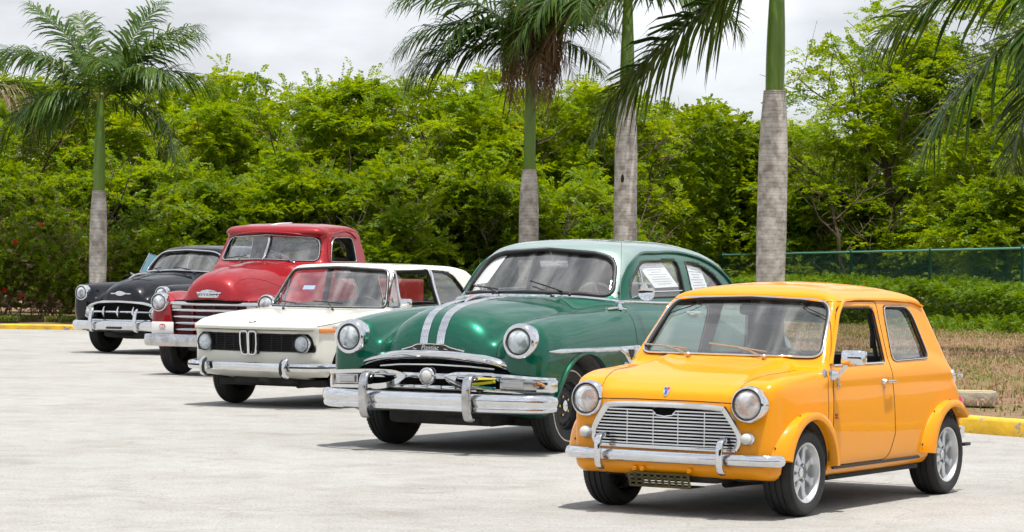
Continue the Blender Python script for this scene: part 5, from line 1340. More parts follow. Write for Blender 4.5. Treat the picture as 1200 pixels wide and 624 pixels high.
# ------------------------------------------------------------------ red pickup
def build_pickup(pose):
    root = car_root('pickup_truck', pose, 'red bulbous vintage pickup truck with chrome bar grille and tall rounded cab', 'pickup truck')
    P = paint('faded red paint', (.27, .006, .011), metal=.1, rough=.40, dust=.025, wob=.02, dustcol=(.42, .22, .20), coat=.8)
    fd = Field((-4.1, .66), .93, (.28, 1.95), .022)
    X, Y, Z = fd.X, fd.Y, fd.Z; xs = X[:, 0, 0]; sh = (fd.nx, 1, 1)
    c = lambda p: cv(p, xs).reshape(sh)
    hood = superloft(X, Y, Z, 0, c([(.8, .78), (-1.2, .80)]), c([(.7, .20), (.62, .30), (.57, .36), (.45, .425), (.2, .49), (-.2, .56), (-.7, .65), (-1.2, .70)]),
                     c([(.7, .06), (.63, .18), (.605, .28), (.57, .355), (.50, .42), (.37, .475), (.176, .515), (-.2, .560), (-.6, .600), (-1.2, .62)]), 2.4, x1=.635, x0=-1.2, k=.09)
    fend = superloft(X, Y, Z, c([(.6, .70), (-1.2, .72)]), c([(.6, .64), (0, .64), (-1.2, .50)]), c([(.6, .175), (.3, .185), (-.3, .185), (-1.3, .15)]),
                     c([(.6, .32), (.45, .345), (.2, .375), (-.1, .375), (-.35, .33), (-.7, .22), (-1.0, .13), (-1.3, .06)]), 2.4, x1=.525, x0=-1.25, k=.16)
    fill = superloft(X, Y, Z, 0, c([(.6, .68), (-1.2, .70)]), c([(.6, .60), (0, .66), (-1.2, .7)]), c([(.6, .24), (.3, .27), (-1.2, .35)]), 5, x1=.47, x0=-1.2, k=.06)
    cs = spl([(-.50, .45, 'c'), (-.58, 1.0), (-.66, 1.34), (-.74, 1.395), (-.80, 1.48), (-.895, 1.715), (-.825, 1.752), (-.85, 1.80), (-1.04, 1.858), (-1.35, 1.892), (-1.6, 1.90), (-1.85, 1.875), (-2.0, 1.80), (-2.07, 1.62), (-2.10, 1.2), (-2.08, .45, 'c')], 6, True)
    GX = np.arange(-4.6, 1.2, .01, dtype=np.float32); G = polysdf(cs, GX[:, None], Z[0, 0][None, :])
    cc = .36*sstep(-2.0, -1.1, X)-.0
    xi = np.clip(((X+cc*Y*Y)[:, :, 0]-GX[0])/.01, 0, len(GX)-1.01); i0 = xi.astype(int); t = (xi-i0)[:, :, None]
    gs = G[i0]*(1-t)+G[i0+1]*t
    gf = polysdf([(-.5, .40)]+spl([(.70, .40), (.765, .55), (.80, .9), (.80, 1.2), (.785, 1.36), (.755, 1.5), (.72, 1.66), (.70, 1.76), (.655, 1.825), (.50, 1.872), (.2, 1.895), (0, 1.902), (-.2, 1.902)], 5)+[(-.5, 1.902)], Y[0], Z[0]).reshape(1, fd.ny, fd.nz)
    cab = smax(gs, gf, .075)
    bed = smax(np.maximum(np.maximum(X+2.16, -4.0-X), np.maximum(Y-.68, np.maximum(Z-1.18, .55-Z))), -np.maximum(np.maximum(X+2.20, -3.96-X), np.maximum(Y-.63, .72-Z)), .01)
    rf = superloft(X, Y, Z, .76, .56, c([(-2.4, .10), (-3.0, .17), (-3.7, .12)]), c([(-2.3, .16), (-2.6, .30), (-3.0, .38), (-3.5, .30), (-3.8, .12)]), 2.4, x1=-2.3, x0=-3.8, k=.15)
    outer = smin(smin(smin(fill, fend, .06), hood, .05), cab, .04); outer = np.minimum(outer, np.minimum(bed, rf)); outer = np.maximum(outer, .34-Z)
    cav = np.maximum(cab+.05, np.maximum(.62-Z, X+.86))
    cuts = [np.maximum(np.hypot(X-xc, Z-.36)-.43, .50-Y) for xc in (0, -2.95)]
    gp = mir(rpoly([(0, .49), (.55, .49, .05), (.60, .90, .05), (0, .925)]))
    cuts.append(np.maximum(polysdf(gp, Y[0], Z[0]).reshape(1, fd.ny, fd.nz), .34-X))
    dw = rpoly([(-1.075, 1.40, .04), (-1.245, 1.70, .08), (-1.80, 1.71, .08), (-1.80, 1.40, .04)])
    win = [dict(k='side', name='door_window', poly=dw, lim=.4, glass=False),
           dict(k='front', name='windscreen', poly=mir(rpoly([(0, 1.415), (.45, 1.405), (.685, 1.40, .06), (.625, 1.70, .08), (0, 1.735)])), lim=-1.5),
           dict(k='rear', name='rear_window', poly=mir(rpoly([(0, 1.42), (.50, 1.42, .08), (.48, 1.68, .10), (0, 1.70)])), lim=-1.8)]
    door = rpoly([(-.98, .50, .04), (-.96, 1.36), (-1.20, 1.735, .08), (-1.84, 1.745, .08), (-1.88, 1.3), (-1.86, .50, .04)])
    split = [('door', lambda C: inpoly(door, C[:, 0], C[:, 2]) & (C[:, 1] > .5), P), ('door', lambda C: inpoly(door, C[:, 0], C[:, 2]) & (C[:, 1] < -.5), P),
             ('bonnet', lambda C: (C[:, 2] > .93) & (C[:, 0] > -.66) & (np.abs(C[:, 1]) < .30+.28*sstep(.5, -.6, C[:, 0])), P),
             ('roof', lambda C: (C[:, 2] > 1.755), P), ('bed', lambda C: (C[:, 0] < -2.14), P)]
    O, parts = build_shell(root, fd, outer, cav, cuts, win, split, P, th=.05, glass_in=.025); doors = parts['door']
    sm = MB()
    for sg in (1, -1):
        seam(sm, fd, O, [(a, 1.*sg, b) for a, b in dense([(-.98, 1.35), (-.98, .52), (-1.86, .52), (-1.88, 1.36)], .04)], (0, -sg, 0), .004)
        seam(sm, fd, O, [(a, (.30+.28*float(sstep(.5, -.6, a)))*sg, 2.) for a in np.arange(.52, -.66, -.04)], (0, 0, -1), .004)
    seam(sm, fd, O, [(a, 0, 2.) for a in np.arange(.50, -.66, -.04)], (0, 0, -1), .003)
    sm.build('panel_gap', [M['gap']], root)
    for sg in (1, -1):
        window_trim(fd, O, np.array([(a, 1.*sg, b) for a, b in dense(dw, .03, True)]), (0, -sg, 0), False, .008, [M['chrome_old']], 'window_trim', root, off=-.004)
        g = MB(); Pp, Nn = surf_line(fd, O, [(a, 1.1*sg, b) for a, b in dense(spl([(-1.02, 1.40), (-1.10, 1.60), (-1.22, 1.735), (-1.40, 1.765), (-1.75, 1.765), (-1.88, 1.70)], 5), .04)], (0, -sg, 0), .003); g.sweep(Pp, rrect(.010, .012, .005), ups=Nn); g.build('drip_rail', [P], root)
        hp, _ = fd.hit(O, np.array([(-1.75, 1.*sg, 1.22)]), (0, -sg, 0)); hx, hy, hz = hp[0]; g = MB(); g.tube([(hx, hy, hz), (hx, hy+.04*sg, hz), (hx+.12, hy+.04*sg, hz)], .011); g.build('door_handle', [M['chrome']], doors[0 if sg > 0 else 1])
        rb = MB(); rb.box((-1.55, .80*sg, .40), (1.0, .20, .05), bev=.015); rb.build('running_board', [M['black']], root)
    window_trim(fd, O, np.array([(.4, p, z) for p, z in dense(win[1]['poly'], .03, True)]), (-1, 0, 0), False, .013, [M['gasket']], 'windscreen_seal', root)
    window_trim(fd, O, np.array([(.4, p, z) for p, z in dense(win[1]['poly'], .03, True)]), (-1, 0, 0), False, .006, [M['chrome']], 'windscreen_trim', root, off=.010)
    window_trim(fd, O, np.array([(-3, p, z) for p, z in dense(win[2]['poly'], .03, True)]), (1, 0, 0), False, .016, [M['gasket']], 'rear_window_seal', root)
    Pp, Nn = surf_line(fd, O, [(.4, 0, z) for z in np.linspace(1.405, 1.745, 8)], (-1, 0, 0), .004); g = MB(); g.sweep(Pp, rrect(.014, .010, .005), ups=Nn); g.build('windscreen_divider', [M['chrome']], root)
    Pp, Nn = surf_line(fd, O, [(-a, .0, 2.1) for a in np.arange(.95, 1.50, .04)], (0, 0, -1), .002); g = MB(); g.sweep(Pp, rrect(.018, .004, .003), ups=Nn); g.build('roof_strip', [M['white_paper']], parts['roof'][0])
    Pp, Nn = surf_line(fd, O, [(.4, a, 1.757-.10*a*a) for a in np.arange(-.62, .63, .04)], (-1, 0, 0), .004); g = MB(); g.sweep(Pp, rrect(.010, .014, .006), ups=Nn); g.build('visor_lip', [P], root)
    # grille bars
    g = MB(); g.box((.425, 0, .70), (.01, 1.16, .42)); g.build('grille_backing', [mat('maroon grille back', (.13, .006, .009), .5)], root)
    for i, (z, hw, t) in enumerate(((.874, .62, .026), (.795, .605, .021), (.715, .595, .021), (.638, .585, .021), (.560, .58, .021))):
        ys = np.linspace(-hw, hw, 21); g = MB(); g.sweep([(.520-.16*y*y-.01*i, y, z) for y in ys], [(-.03, -t*.8), (.0, -t), (.018, -t*.5), (.022, 0), (.010, t*.8), (-.03, t)]); g.build('grille_bar', [M['chrome']], root, angle=60)
    g = MB()
    for y in (-.30, 0, .30): g.box((.45, y, .70), (.03, .02, .40))
    g.build('grille_post', [P], root)
    for sg in (1, -1):
        g = MB(); g.box((.462, .515*sg, .833), (.04, .13, .04), bev=.008); g.build('parking_lamp', [M['clear_lens']], root)
        headlamp(root, (.525, .735*sg, .885), (1, .03*sg, .03), .092, ring=1.27, depth=.10, bulge=.03)
    # name bar on the bonnet nose
    def nose(y, z): return float(fd.hit(O, np.array([(1.0, y, z)]), (-1, 0, 0))[0][0][0])
    x0 = nose(0, .99); g = MB()
    g.sweep([(x0+.008-1.15*y*y, y, .985) for y in np.linspace(-.225, .225, 13)], rrect(.014, .034, .006), scale=[.85]+[1]*11+[.85])
    g.sweep([(x0+.006-1.15*y*y, y, 1.022) for y in np.linspace(-.11, .11, 9)], rrect(.010, .020, .006), scale=[.2, .7, 1, 1.3, 1.4, 1.3, 1, .7, .2])
    o = g.build('badge', [M['chrome']], parts['bonnet'][0], angle=60)
    letters = 'CHEVROLET'
    for k, ch in enumerate(letters):
        y = -.165+.330*k/8; sl = -2.3*y
        text_on('badge_letter', ch, .050, (x0+.0238-1.10*y*y, y, .985), (sl*.9, 1, 0), (0, 0, 1), mat('badge enamel', (.02, .04, .12), .3) if k == 0 else bpy.data.materials['badge enamel'], parts['bonnet'][0], ext=.001)
    # bumper, plate
    pth = spl([(.76, 0), (.755, .4), (.73, .65), (.66, .82), (.58, .88)], 4); fl = [(a, -b) for a, b in pth[::-1]][:-1]+pth
    g = MB(); g.sweep([(a, b, .435) for a, b in fl], [(-.02, -.062), (.0, -.072), (.016, -.055), (.020, 0), (.016, .055), (0, .072), (-.02, .062)]); g.build('front_bumper', [M['chrome_old']], root, angle=50)
    g = MB(); g.box((.715, -.565, .580), (.010, .300, .148), bev=.004); o = g.build('number_plate', [mat('plate white', (.78, .76, .75), .4)], root)
    g = MB(); g.prism(rpoly([(-.61, .588), (-.605, .612, .01), (-.585, .628, .015), (-.545, .628, .015), (-.525, .612, .01), (-.52, .588)]), 0, .7205, .7215); g.build('plate_emblem', [mat('plate red', (.50, .07, .04), .5)], o)
    g = MB(); g.prism([(-.60, .594), (-.595, .606), (-.572, .612), (-.572, .594)], 0, .7218, .7224); g.prism([(-.562, .594), (-.562, .612), (-.54, .607), (-.535, .594)], 0, .7218, .7224); g.build('plate_emblem_detail', [M['white_paper']], o)
    text_on('plate_lettering', '2005', .040, (.7215, -.565, .565), (0, 1, 0), (0, 0, 1), mat('plate ink', (.22, .12, .12), .6), o, ext=.0005)
    g = MB(); g.box((-1.9, 0, .42), (4.2, .8, .10), bev=.02); g.tube([(0, -.62, .33), (0, .62, .33)], .05); g.tube([(-2.95, -.62, .36), (-2.95, .62, .36)], .07); g.box((.2, 0, .40), (.6, .7, .18), bev=.03); g.build('chassis', [M['under']], root)
    for xc in (0, -2.95):
        for sg in (1, -1): make_wheel(root, (xc, .745*sg, .365), sg, .365, .21, .18, 'steel', mats={'rim': P}, cap='dome')
    def onws(y, z, off=.02):
        p, _ = fd.hit(O, np.array([(.4, y, z)]), (-1, 0, 0)); return tuple(p[0]+np.array([.75, 0, .66])*off)
    wiper(root, onws(-.20, 1.375, .0), onws(-.40, 1.425, .03), onws(-.56, 1.41, .03), (.6, 0, .8), M['black'])
    wiper(root, onws(.42, 1.375, .0), onws(.22, 1.46, .03), onws(.08, 1.505, .03), (.6, 0, .8), M['chrome_old'])
    seats(root, [(-1.75, 0, .70, 1.25, .50, .18)], noise_var(mat('maroon seat', (.10, .015, .015), .6), 12, .2))
    steering(root, (-1.25, .36, 1.30), .21, .6)
    g = MB(); g.box((-.98, 0, 1.29), (.14, 1.3, .12), bev=.03); g.build('dashboard', [P], root)
    g = MB(); g.box((-1.08, 0, 1.66), (.02, .20, .06), bev=.015); g.build('rear_view_mirror', [M['black']], root)
    return root
# ------------------------------------------------------------------ black sedan of the fifties
def build_black_sedan(pose):
    root = car_root('vintage_sedan', pose, 'black rounded sedan with toothed chrome grille, farthest car at the left end of the row', 'car')
    P = paint('black paint', (.002, .0025, .006), rough=.30, dust=.003, wob=.02, dustcol=(.15, .15, .16), coat=.75)
    fd = Field((-4.1, .74), .99, (.22, 1.70), .024)
    X, Y, Z = fd.X, fd.Y, fd.Z
    q = dict(
        hood_zc=[(.8, .64), (-1.2, .70)], hood_x1=.645, hood_n=2.3,
        hood_w=[(.80, .25), (.64, .30), (.60, .38), (.50, .44), (.3, .49), (-.1, .56), (-.70, .66), (-1.2, .72)],
        hood_h=[(.80, .10), (.64, .18), (.615, .27), (.57, .335), (.47, .40), (.28, .455), (0, .49), (-.35, .51), (-.70, .515), (-1.2, .44)],
        f_yc=[(.7, .735), (.3, .73), (-.4, .70), (-1.5, .67)], f_zc=[(.8, .70), (-1.5, .68)],
        f_w=[(.8, .16), (.56, .175), (.4, .19), (.1, .215), (-.5, .238), (-1.2, .25), (-2, .25)],
        f_h=[(.8, .25), (.58, .295), (.4, .325), (.1, .345), (-.3, .36), (-.9, .385), (-2, .38)], f_x1=.600, f_x0=-2.3, f_k=.13,
        tub_side=[(.46, .32), (.54, .38), (.56, .52), (.56, .66), (.53, .78), (.42, .84), (.1, .90), (-.5, .99), (-.9, 1.085), (-1.5, 1.095), (-2.4, 1.08), (-3.2, 1.03), (-3.6, .96), (-3.85, .82), (-3.95, .60), (-3.88, .38), (-3.6, .30), (-2.5, .27), (-.5, .27), (.2, .29)],
        tub_plan=[(.62, 0), (.60, .35), (.56, .55), (.50, .72), (.38, .86), (0, .905), (-1, .92), (-2, .925), (-3, .90), (-3.6, .80), (-3.85, .62), (-3.95, .3), (-3.98, 0), (-3.98, -.4, 'c'), (.62, -.4, 'c')],
        tub_front=[(.0, .20, 'c'), (.78, .20, 'c'), (.84, .29), (.895, .42), (.925, .60), (.93, .75), (.915, .88), (.87, 1.0), (.80, 1.09), (.70, 1.15), (.5, 1.18, 'c')],
        r_yc=[(0, .72), (-4.2, .70)], r_zc=[(0, .64), (-4.2, .62)], r_w=[(0, .2), (-2.3, .22), (-3.0, .25), (-3.6, .21), (-4.0, .12)],
        r_h=[(0, .2), (-2.3, .30), (-2.9, .40), (-3.5, .36), (-3.9, .22), (-4.2, .2)], r_x1=-2.2, r_x0=-4.0,
        gh_side=[(-.46, 1.0, 'c'), (-.68, 1.19), (-.85, 1.36), (-1.0, 1.50), (-1.06, 1.56), (-1.20, 1.605), (-1.5, 1.64), (-1.85, 1.652), (-2.2, 1.64), (-2.6, 1.58), (-2.95, 1.46), (-3.2, 1.32), (-3.4, 1.0, 'c')],
        gh_c=.42, gh_k=.10,
        gh_front=[(.84, .95, 'c'), (.78, 1.08), (.75, 1.15), (.72, 1.25), (.69, 1.38), (.655, 1.46), (.59, 1.53), (.48, 1.595), (.25, 1.64), (0, 1.652), (-.2, 1.652)])
    outer, gh = fifties_fields(fd, q)
    cav = np.maximum(outer+.055, np.maximum(np.maximum(.60-Z, X+.95), -3.1-X))
    cuts = [np.maximum(np.hypot(X-xc, Z-.35)-.42, .50-Y) for xc in (0, -2.92)]
    go = mir(rpoly([(0, .49), (.58, .49, .05), (.62, .62, .06), (.52, .72, .06), (0, .745)]))
    cuts.append(np.maximum(polysdf(go, Y[0], Z[0]).reshape(1, fd.ny, fd.nz), .36-X))
    dwf = rpoly([(-1.05, 1.17, .03), (-1.38, 1.455, .08), (-1.98, 1.465, .03), (-1.98, 1.18, .03)]); dwr = rpoly([(-2.08, 1.18, .03), (-2.08, 1.465, .03), (-2.5, 1.44, .12), (-2.85, 1.19, .05)])
    win = [dict(k='side', name='door_window', poly=dwf, lim=.4), dict(k='side', name='rear_door_window', poly=dwr, lim=.4),
           dict(k='front', name='windscreen', poly=mir(rpoly([(0, 1.225), (.45, 1.21), (.69, 1.195, .08), (.58, 1.475, .10), (.40, 1.515), (0, 1.535)])), lim=-1.8),
           dict(k='rear', name='rear_window', poly=mir(rpoly([(0, 1.22), (.55, 1.22, .1), (.45, 1.45, .1), (0, 1.48)])), lim=-2.7)]
    door = rpoly([(-.82, .36, .05), (-.82, 1.11), (-1.0, 1.12), (-1.33, 1.485, .1), (-2.03, 1.495, .03), (-2.03, .36, .05)])
    split = [('door', lambda C: inpoly(door, C[:, 0], C[:, 2]) & (C[:, 1] > .4), P), ('door', lambda C: inpoly(door, C[:, 0], C[:, 2]) & (C[:, 1] < -.4), P),
             ('bonnet', lambda C: (C[:, 2] > .78) & (C[:, 0] > -.70) & (np.abs(C[:, 1]) < .46+.14*sstep(.5, -.6, C[:, 0])), P), ('roof', lambda C: (C[:, 2] > 1.56), P)]
    O, parts = build_shell(root, fd, outer, cav, cuts, win, split, P, th=.055, glass_in=.028); doors = parts['door']
    sm = MB()
    for sg in (1, -1):
        seam(sm, fd, O, [(a, 1.2*sg, b) for a, b in dense([(-.82, 1.11), (-.82, .36), (-2.03, .36), (-2.03, 1.12)], .05)], (0, -sg, 0), .004)
        seam(sm, fd, O, [(a, (.46+.14*float(sstep(.5, -.6, a)))*sg, 1.8) for a in np.arange(.54, -.70, -.04)], (0, 0, -1), .004)
    sm.build('panel_gap', [M['gap']], root)
    for sg in (1, -1):
        for w in (dwf, dwr): window_trim(fd, O, np.array([(a, 1.2*sg, b) for a, b in dense(w, .03, True)]), (0, -sg, 0), False, .011, [M['chrome']], 'window_trim', root, off=-.003)
    for dd in (.016, .009):
        window_trim(fd, O, np.array([(.5, p, z) for p, z in dense(win[2]['poly'], .03, True)]), (-1, 0, 0), False, dd+.003, [M['gasket'] if dd > .01 else M['chrome']], 'windscreen_seal' if dd > .01 else 'windscreen_trim', root, off=.0 if dd > .01 else .013)
    g = MB(); g.box((.38, 0, .61), (.01, 1.2, .28)); g.build('radiator', [M['gap']], root)
    def full(h): return [(a_, -b_, c_) for a_, b_, c_ in h[::-1]][:-1]+list(h)
    pth = [tuple(p) for p in spl3([(.660, 0, .768), (.652, .2, .762), (.632, .40, .748), (.60, .54, .715), (.565, .62, .665), (.54, .655, .60)], 4)]; pf = full(pth)
    g = MB(); g.sweep(pf, [(-.03, -.020), (.004, -.024), (.022, -.010), (.022, .010), (.004, .024), (-.03, .024)]); g.sweep(full([(.655, 0, .493), (.64, .3, .493), (.60, .55, .495)]), rrect(.014, .014, .006)); g.build('grille_brow', [M['chrome']], root, angle=50)
    g = MB(); g.sweep(full([(.652, 0, .615), (.640, .3, .615), (.60, .56, .612)]), [(-.02, -.016), (.006, -.016), (.016, 0), (.006, .016), (-.02, .016)]); g.build('grille_bar', [M['chrome']], root)
    for y in (-.27, 0.0, .27):
        x_ = .665-.18*y*y; g = MB(); g.sweep([(x_-.01, y, .535), (x_+.006, y, .57), (x_+.020, y, .615), (x_+.006, y, .66), (x_-.01, y, .695)], rrect(.017, .012, .007), up=(1, 0, 0), scale=[.35, .7, 1.25, .7, .35]); g.build('grille_tooth', [M['chrome']], root, angle=60)
    for sg in (1, -1):
        g = MB(); g.lathe([(.092, -.06), (.094, 0), (.082, .012), (.066, .012), (.064, .0)], (.585, .60*sg, .605), (1, .08*sg, 0), n=32, cap1=False); o = g.build('parking_lamp_ring', [M['chrome']], root, angle=60)
        g = MB(); g.lathe([(.066, 0), (.055, .012), (.02, .020), (.001, .021)], (.588, .60*sg, .605), (1, .08*sg, 0), n=28); g.build('parking_lamp', [M['clear_lens']], o, angle=60)
        g = MB(); g.sweep([(.57, .70*sg, .58), (.50, .82*sg, .575), (.38, .90*sg, .57), (.2, .935*sg, .565)], rrect(.012, .055, .01), scale=[.6, 1, 1, .8]); g.build('grille_wing', [M['chrome']], root)
        headlamp(root, (.605, .734*sg, .890), (1, .03*sg, .03), .090, ring=1.30, depth=.10, bulge=.03)
    g = MB(); nx0 = float(fd.hit(O, np.array([(1., 0, .885)]), (-1, 0, 0))[0][0][0])
    ys = np.linspace(-.20, .20, 17); g.sweep([(nx0+.008-.7*y*y, y, .888-.004*abs(y)/.2) for y in ys], rrect(.008, .009, .004), scale=[(1, 1)]*17)
    g.sweep([(nx0+.010-.7*y*y, y, .888) for y in np.linspace(-.10, .10, 9)], rrect(.009, .032, .006), scale=[.2, .6, .9, 1.1, 1.15, 1.1, .9, .6, .2]); g.build('badge', [M['chrome']], parts['bonnet'][0], angle=60)
    oz = float(fd.hit(O, np.array([(.28, 0, 1.8)]), (0, 0, -1))[0][0][2]); g = MB()
    g.sweep([(.42, 0, oz-.01), (.30, 0, oz+.04), (.15, 0, oz+.07), (-.10, 0, oz+.085)], rrect(.014, .014, .007), scale=[.5, 1.2, 1, .3])
    g.sweep([(.10, -.22, oz+.085), (.22, -.08, oz+.062), (.26, 0, oz+.055), (.22, .08, oz+.062), (.10, .22, oz+.085)], rrect(.020, .005, .004), scale=[.3, 1, 1.3, 1, .3]); g.build('bonnet_ornament', [M['chrome']], parts['bonnet'][0], angle=60)
    pth = spl([(.74, 0), (.735, .3), (.715, .55), (.67, .74), (.58, .88), (.46, .94), (.3, .95)], 4); fl = [(a_, -b_) for a_, b_ in pth[::-1]][:-1]+pth
    g = MB(); g.sweep([(a_, b_, .415) for a_, b_ in fl], [(-.028, -.060), (-.01, -.072), (.016, -.055), (.022, -.01), (.026, .01), (.018, .052), (-.005, .070), (-.024, .06)]); g.build('front_bumper', [M['chrome']], root, angle=45)
    g = MB(); g.box((.775, 0, .385), (.006, .27, .028), bev=.002); g.build('bumper_slot', [M['black']], root)
    for sg in (1, -1):
        g = MB(); g.sweep(spl3([(.735, .405*sg, .335), (.785, .405*sg, .36), (.80, .405*sg, .45), (.795, .405*sg, .54), (.77, .405*sg, .62), (.735, .405*sg, .66)], 4), rrect(.030, .020, .014), up=(1, 0, 0), scale=[.9]*8+list(np.linspace(1.1, .55, 13))); g.build('bumper_guard', [M['chrome']], root, angle=60)
    g = MB(); g.sweep([(a_, b_, .42) for a_, b_ in [(-3.7, -.88), (-3.98, -.7), (-4.05, 0), (-3.98, .7), (-3.7, .88)]], rrect(.02, .07, .012)); g.build('rear_bumper', [M['chrome']], root)
    g = MB(); g.box((-1.6, 0, .27), (3.5, 1.2, .10), bev=.03); g.box((.2, 0, .31), (.6, .8, .14), bev=.04); g.tube([(0, -.6, .30), (0, .6, .30)], .04); g.build('underbody', [M['under']], root)
    for xc in (0, -2.92):
        for sg in (1, -1): make_wheel(root, (xc, .725*sg, .345), sg, .345, .20, .175, 'steel', mats={'rim': M['black']}, cap='dome')
    # vent pane swung open on the far side
    g = MB(); pts = [(-1.05, -.775, 1.19), (-1.00, -.885, 1.20), (-1.17, -.835, 1.485), (-1.25, -.72, 1.44)]
    g.add(pts+[tuple(np.array(p)+[-.004, 0, 0]) for p in pts], [[0, 1, 2, 3], [7, 6, 5, 4], [0, 4, 5, 1], [1, 5, 6, 2], [2, 6, 7, 3], [3, 7, 4, 0]]); o = g.build('vent_pane', [mat('tinted vent glass', (.10, .22, .27), .08, coat=1)], doors[1], smooth=False)
    g = MB(); g.tube(pts, .010, 6, closed=True); g.build('vent_frame', [M['chrome']], doors[1])
    def onws(y, z, off=.02):
        p, _ = fd.hit(O, np.array([(.5, y, z)]), (-1, 0, 0)); return tuple(p[0]+np.array([.75, 0, .66])*off)
    wiper(root, onws(-.25, 1.19, .0), onws(-.44, 1.235, .03), onws(-.60, 1.225, .03), (.6, 0, .8), M['black'])
    wiper(root, onws(.35, 1.19, .0), onws(.12, 1.245, .03), onws(-.05, 1.262, .03), (.6, 0, .8), M['black'])
    seats(root, [(-1.7, 0, .66, 1.3, .52, .25), (-2.6, 0, .66, 1.2, .5, .25)], mat('blue grey seat cloth', (.10, .13, .15), .8))
    steering(root, (-1.3, .36, 1.12), .20, .55)
    g = MB(); g.box((-1.05, 0, 1.08), (.14, 1.36, .12), bev=.03); g.build('dashboard', [M['interior']], root)
    return root
# ------------------------------------------------------------------ vegetation
def leaf_mat(name, c1, c2, trans=.35, rough=.45, scale=1.2, dry=None):
    """two leaf colours mixed by a per-leaf tint; light passes through the blades"""
    m = bpy.data.materials.new(name); m.use_nodes = True; nt = m.node_tree; nt.nodes.clear()
    out = nd(m, 'ShaderNodeOutputMaterial'); at = nd(m, 'ShaderNodeAttribute'); at.attribute_name = 'tint'
    r = nd(m, 'ShaderNodeValToRGB'); e = r.color_ramp.elements; e[0].color = (*c1, 1); e[1].color = (*c2, 1); e[0].position = .1; e[1].position = .85
    if dry: q = e.new(.985); q.color = (*dry, 1)
    lk(m, at.outputs['Fac'], r.inputs['Fac'])
    pb = nd(m, 'ShaderNodeBsdfPrincipled', Roughness=rough); pb.inputs['Specular IOR Level'].default_value = .22
    tl = nd(m, 'ShaderNodeBsdfTranslucent'); mx = nd(m, 'ShaderNodeMixShader'); mx.inputs[0].default_value = trans
    hs = nd(m, 'ShaderNodeHueSaturation'); hs.inputs['Hue'].default_value = .475; hs.inputs['Value'].default_value = 1.5; hs.inputs['Saturation'].default_value = 1.1
    lk(m, r.outputs[0], pb.inputs['Base Color']); lk(m, r.outputs[0], hs.inputs['Color']); lk(m, hs.outputs[0], tl.inputs['Color'])
    lk(m, pb.outputs[0], mx.inputs[1]); lk(m, tl.outputs[0], mx.inputs[2]); lk(m, mx.outputs[0], out.inputs['Surface'])
    return m
LM = {
    'feather': leaf_mat('yellow green leaflets', (.11, .215, .006), (.28, .385, .012), .5, dry=(.30, .26, .03)),
    'bright': leaf_mat('fresh green leaves', (.10, .20, .006), (.26, .365, .014), .48),
    'mid': leaf_mat('mid green leaves', (.065, .135, .006), (.18, .27, .010), .45),
    'dark': leaf_mat('dark glossy leaves', (.025, .065, .005), (.08, .155, .010), .32, .38),
    'hedge': leaf_mat('hedge leaves', (.05, .115, .006), (.15, .26, .012), .40),
    'grass': leaf_mat('grass blades', (.05, .10, .012), (.16, .22, .03), .35, dry=(.34, .24, .14)),
    'palm': leaf_mat('palm leaflets', (.026, .068, .012), (.09, .155, .024), .28, .35, dry=(.26, .23, .06)),
    'palm_dry': leaf_mat('dry palm leaflets', (.13, .085, .045), (.30, .22, .13), .22, .6),
    'straw': leaf_mat('dry stems', (.16, .11, .05), (.34, .26, .13), .2, .7),
    'flower': leaf_mat('red petals', (.65, .01, .008), (.85, .03, .01), .3, .5),
}
M['bark'] = noise_var(mat('grey brown bark', (.115, .088, .062), .9, spec=.2), 7, .35, bump=.5, bscale=25, stretch=(1, 1, .3))
M['bark_pale'] = noise_var(mat('pale bark', (.26, .21, .15), .9, spec=.2), 7, .3, bump=.5, bscale=25, stretch=(1, 1, .3))

def rot_to(d):
    """per-row frames (n,3,3) with local x along d and random roll"""
    d = d/np.linalg.norm(d, axis=1)[:, None]; n = len(d)
    up = np.tile([0, 0, 1.], (n, 1)); up[np.abs(d[:, 2]) > .95] = [1, 0, 0]
    s = np.cross(up, d); s /= np.linalg.norm(s, axis=1)[:, None]; u = np.cross(d, s)
    return d, s, u

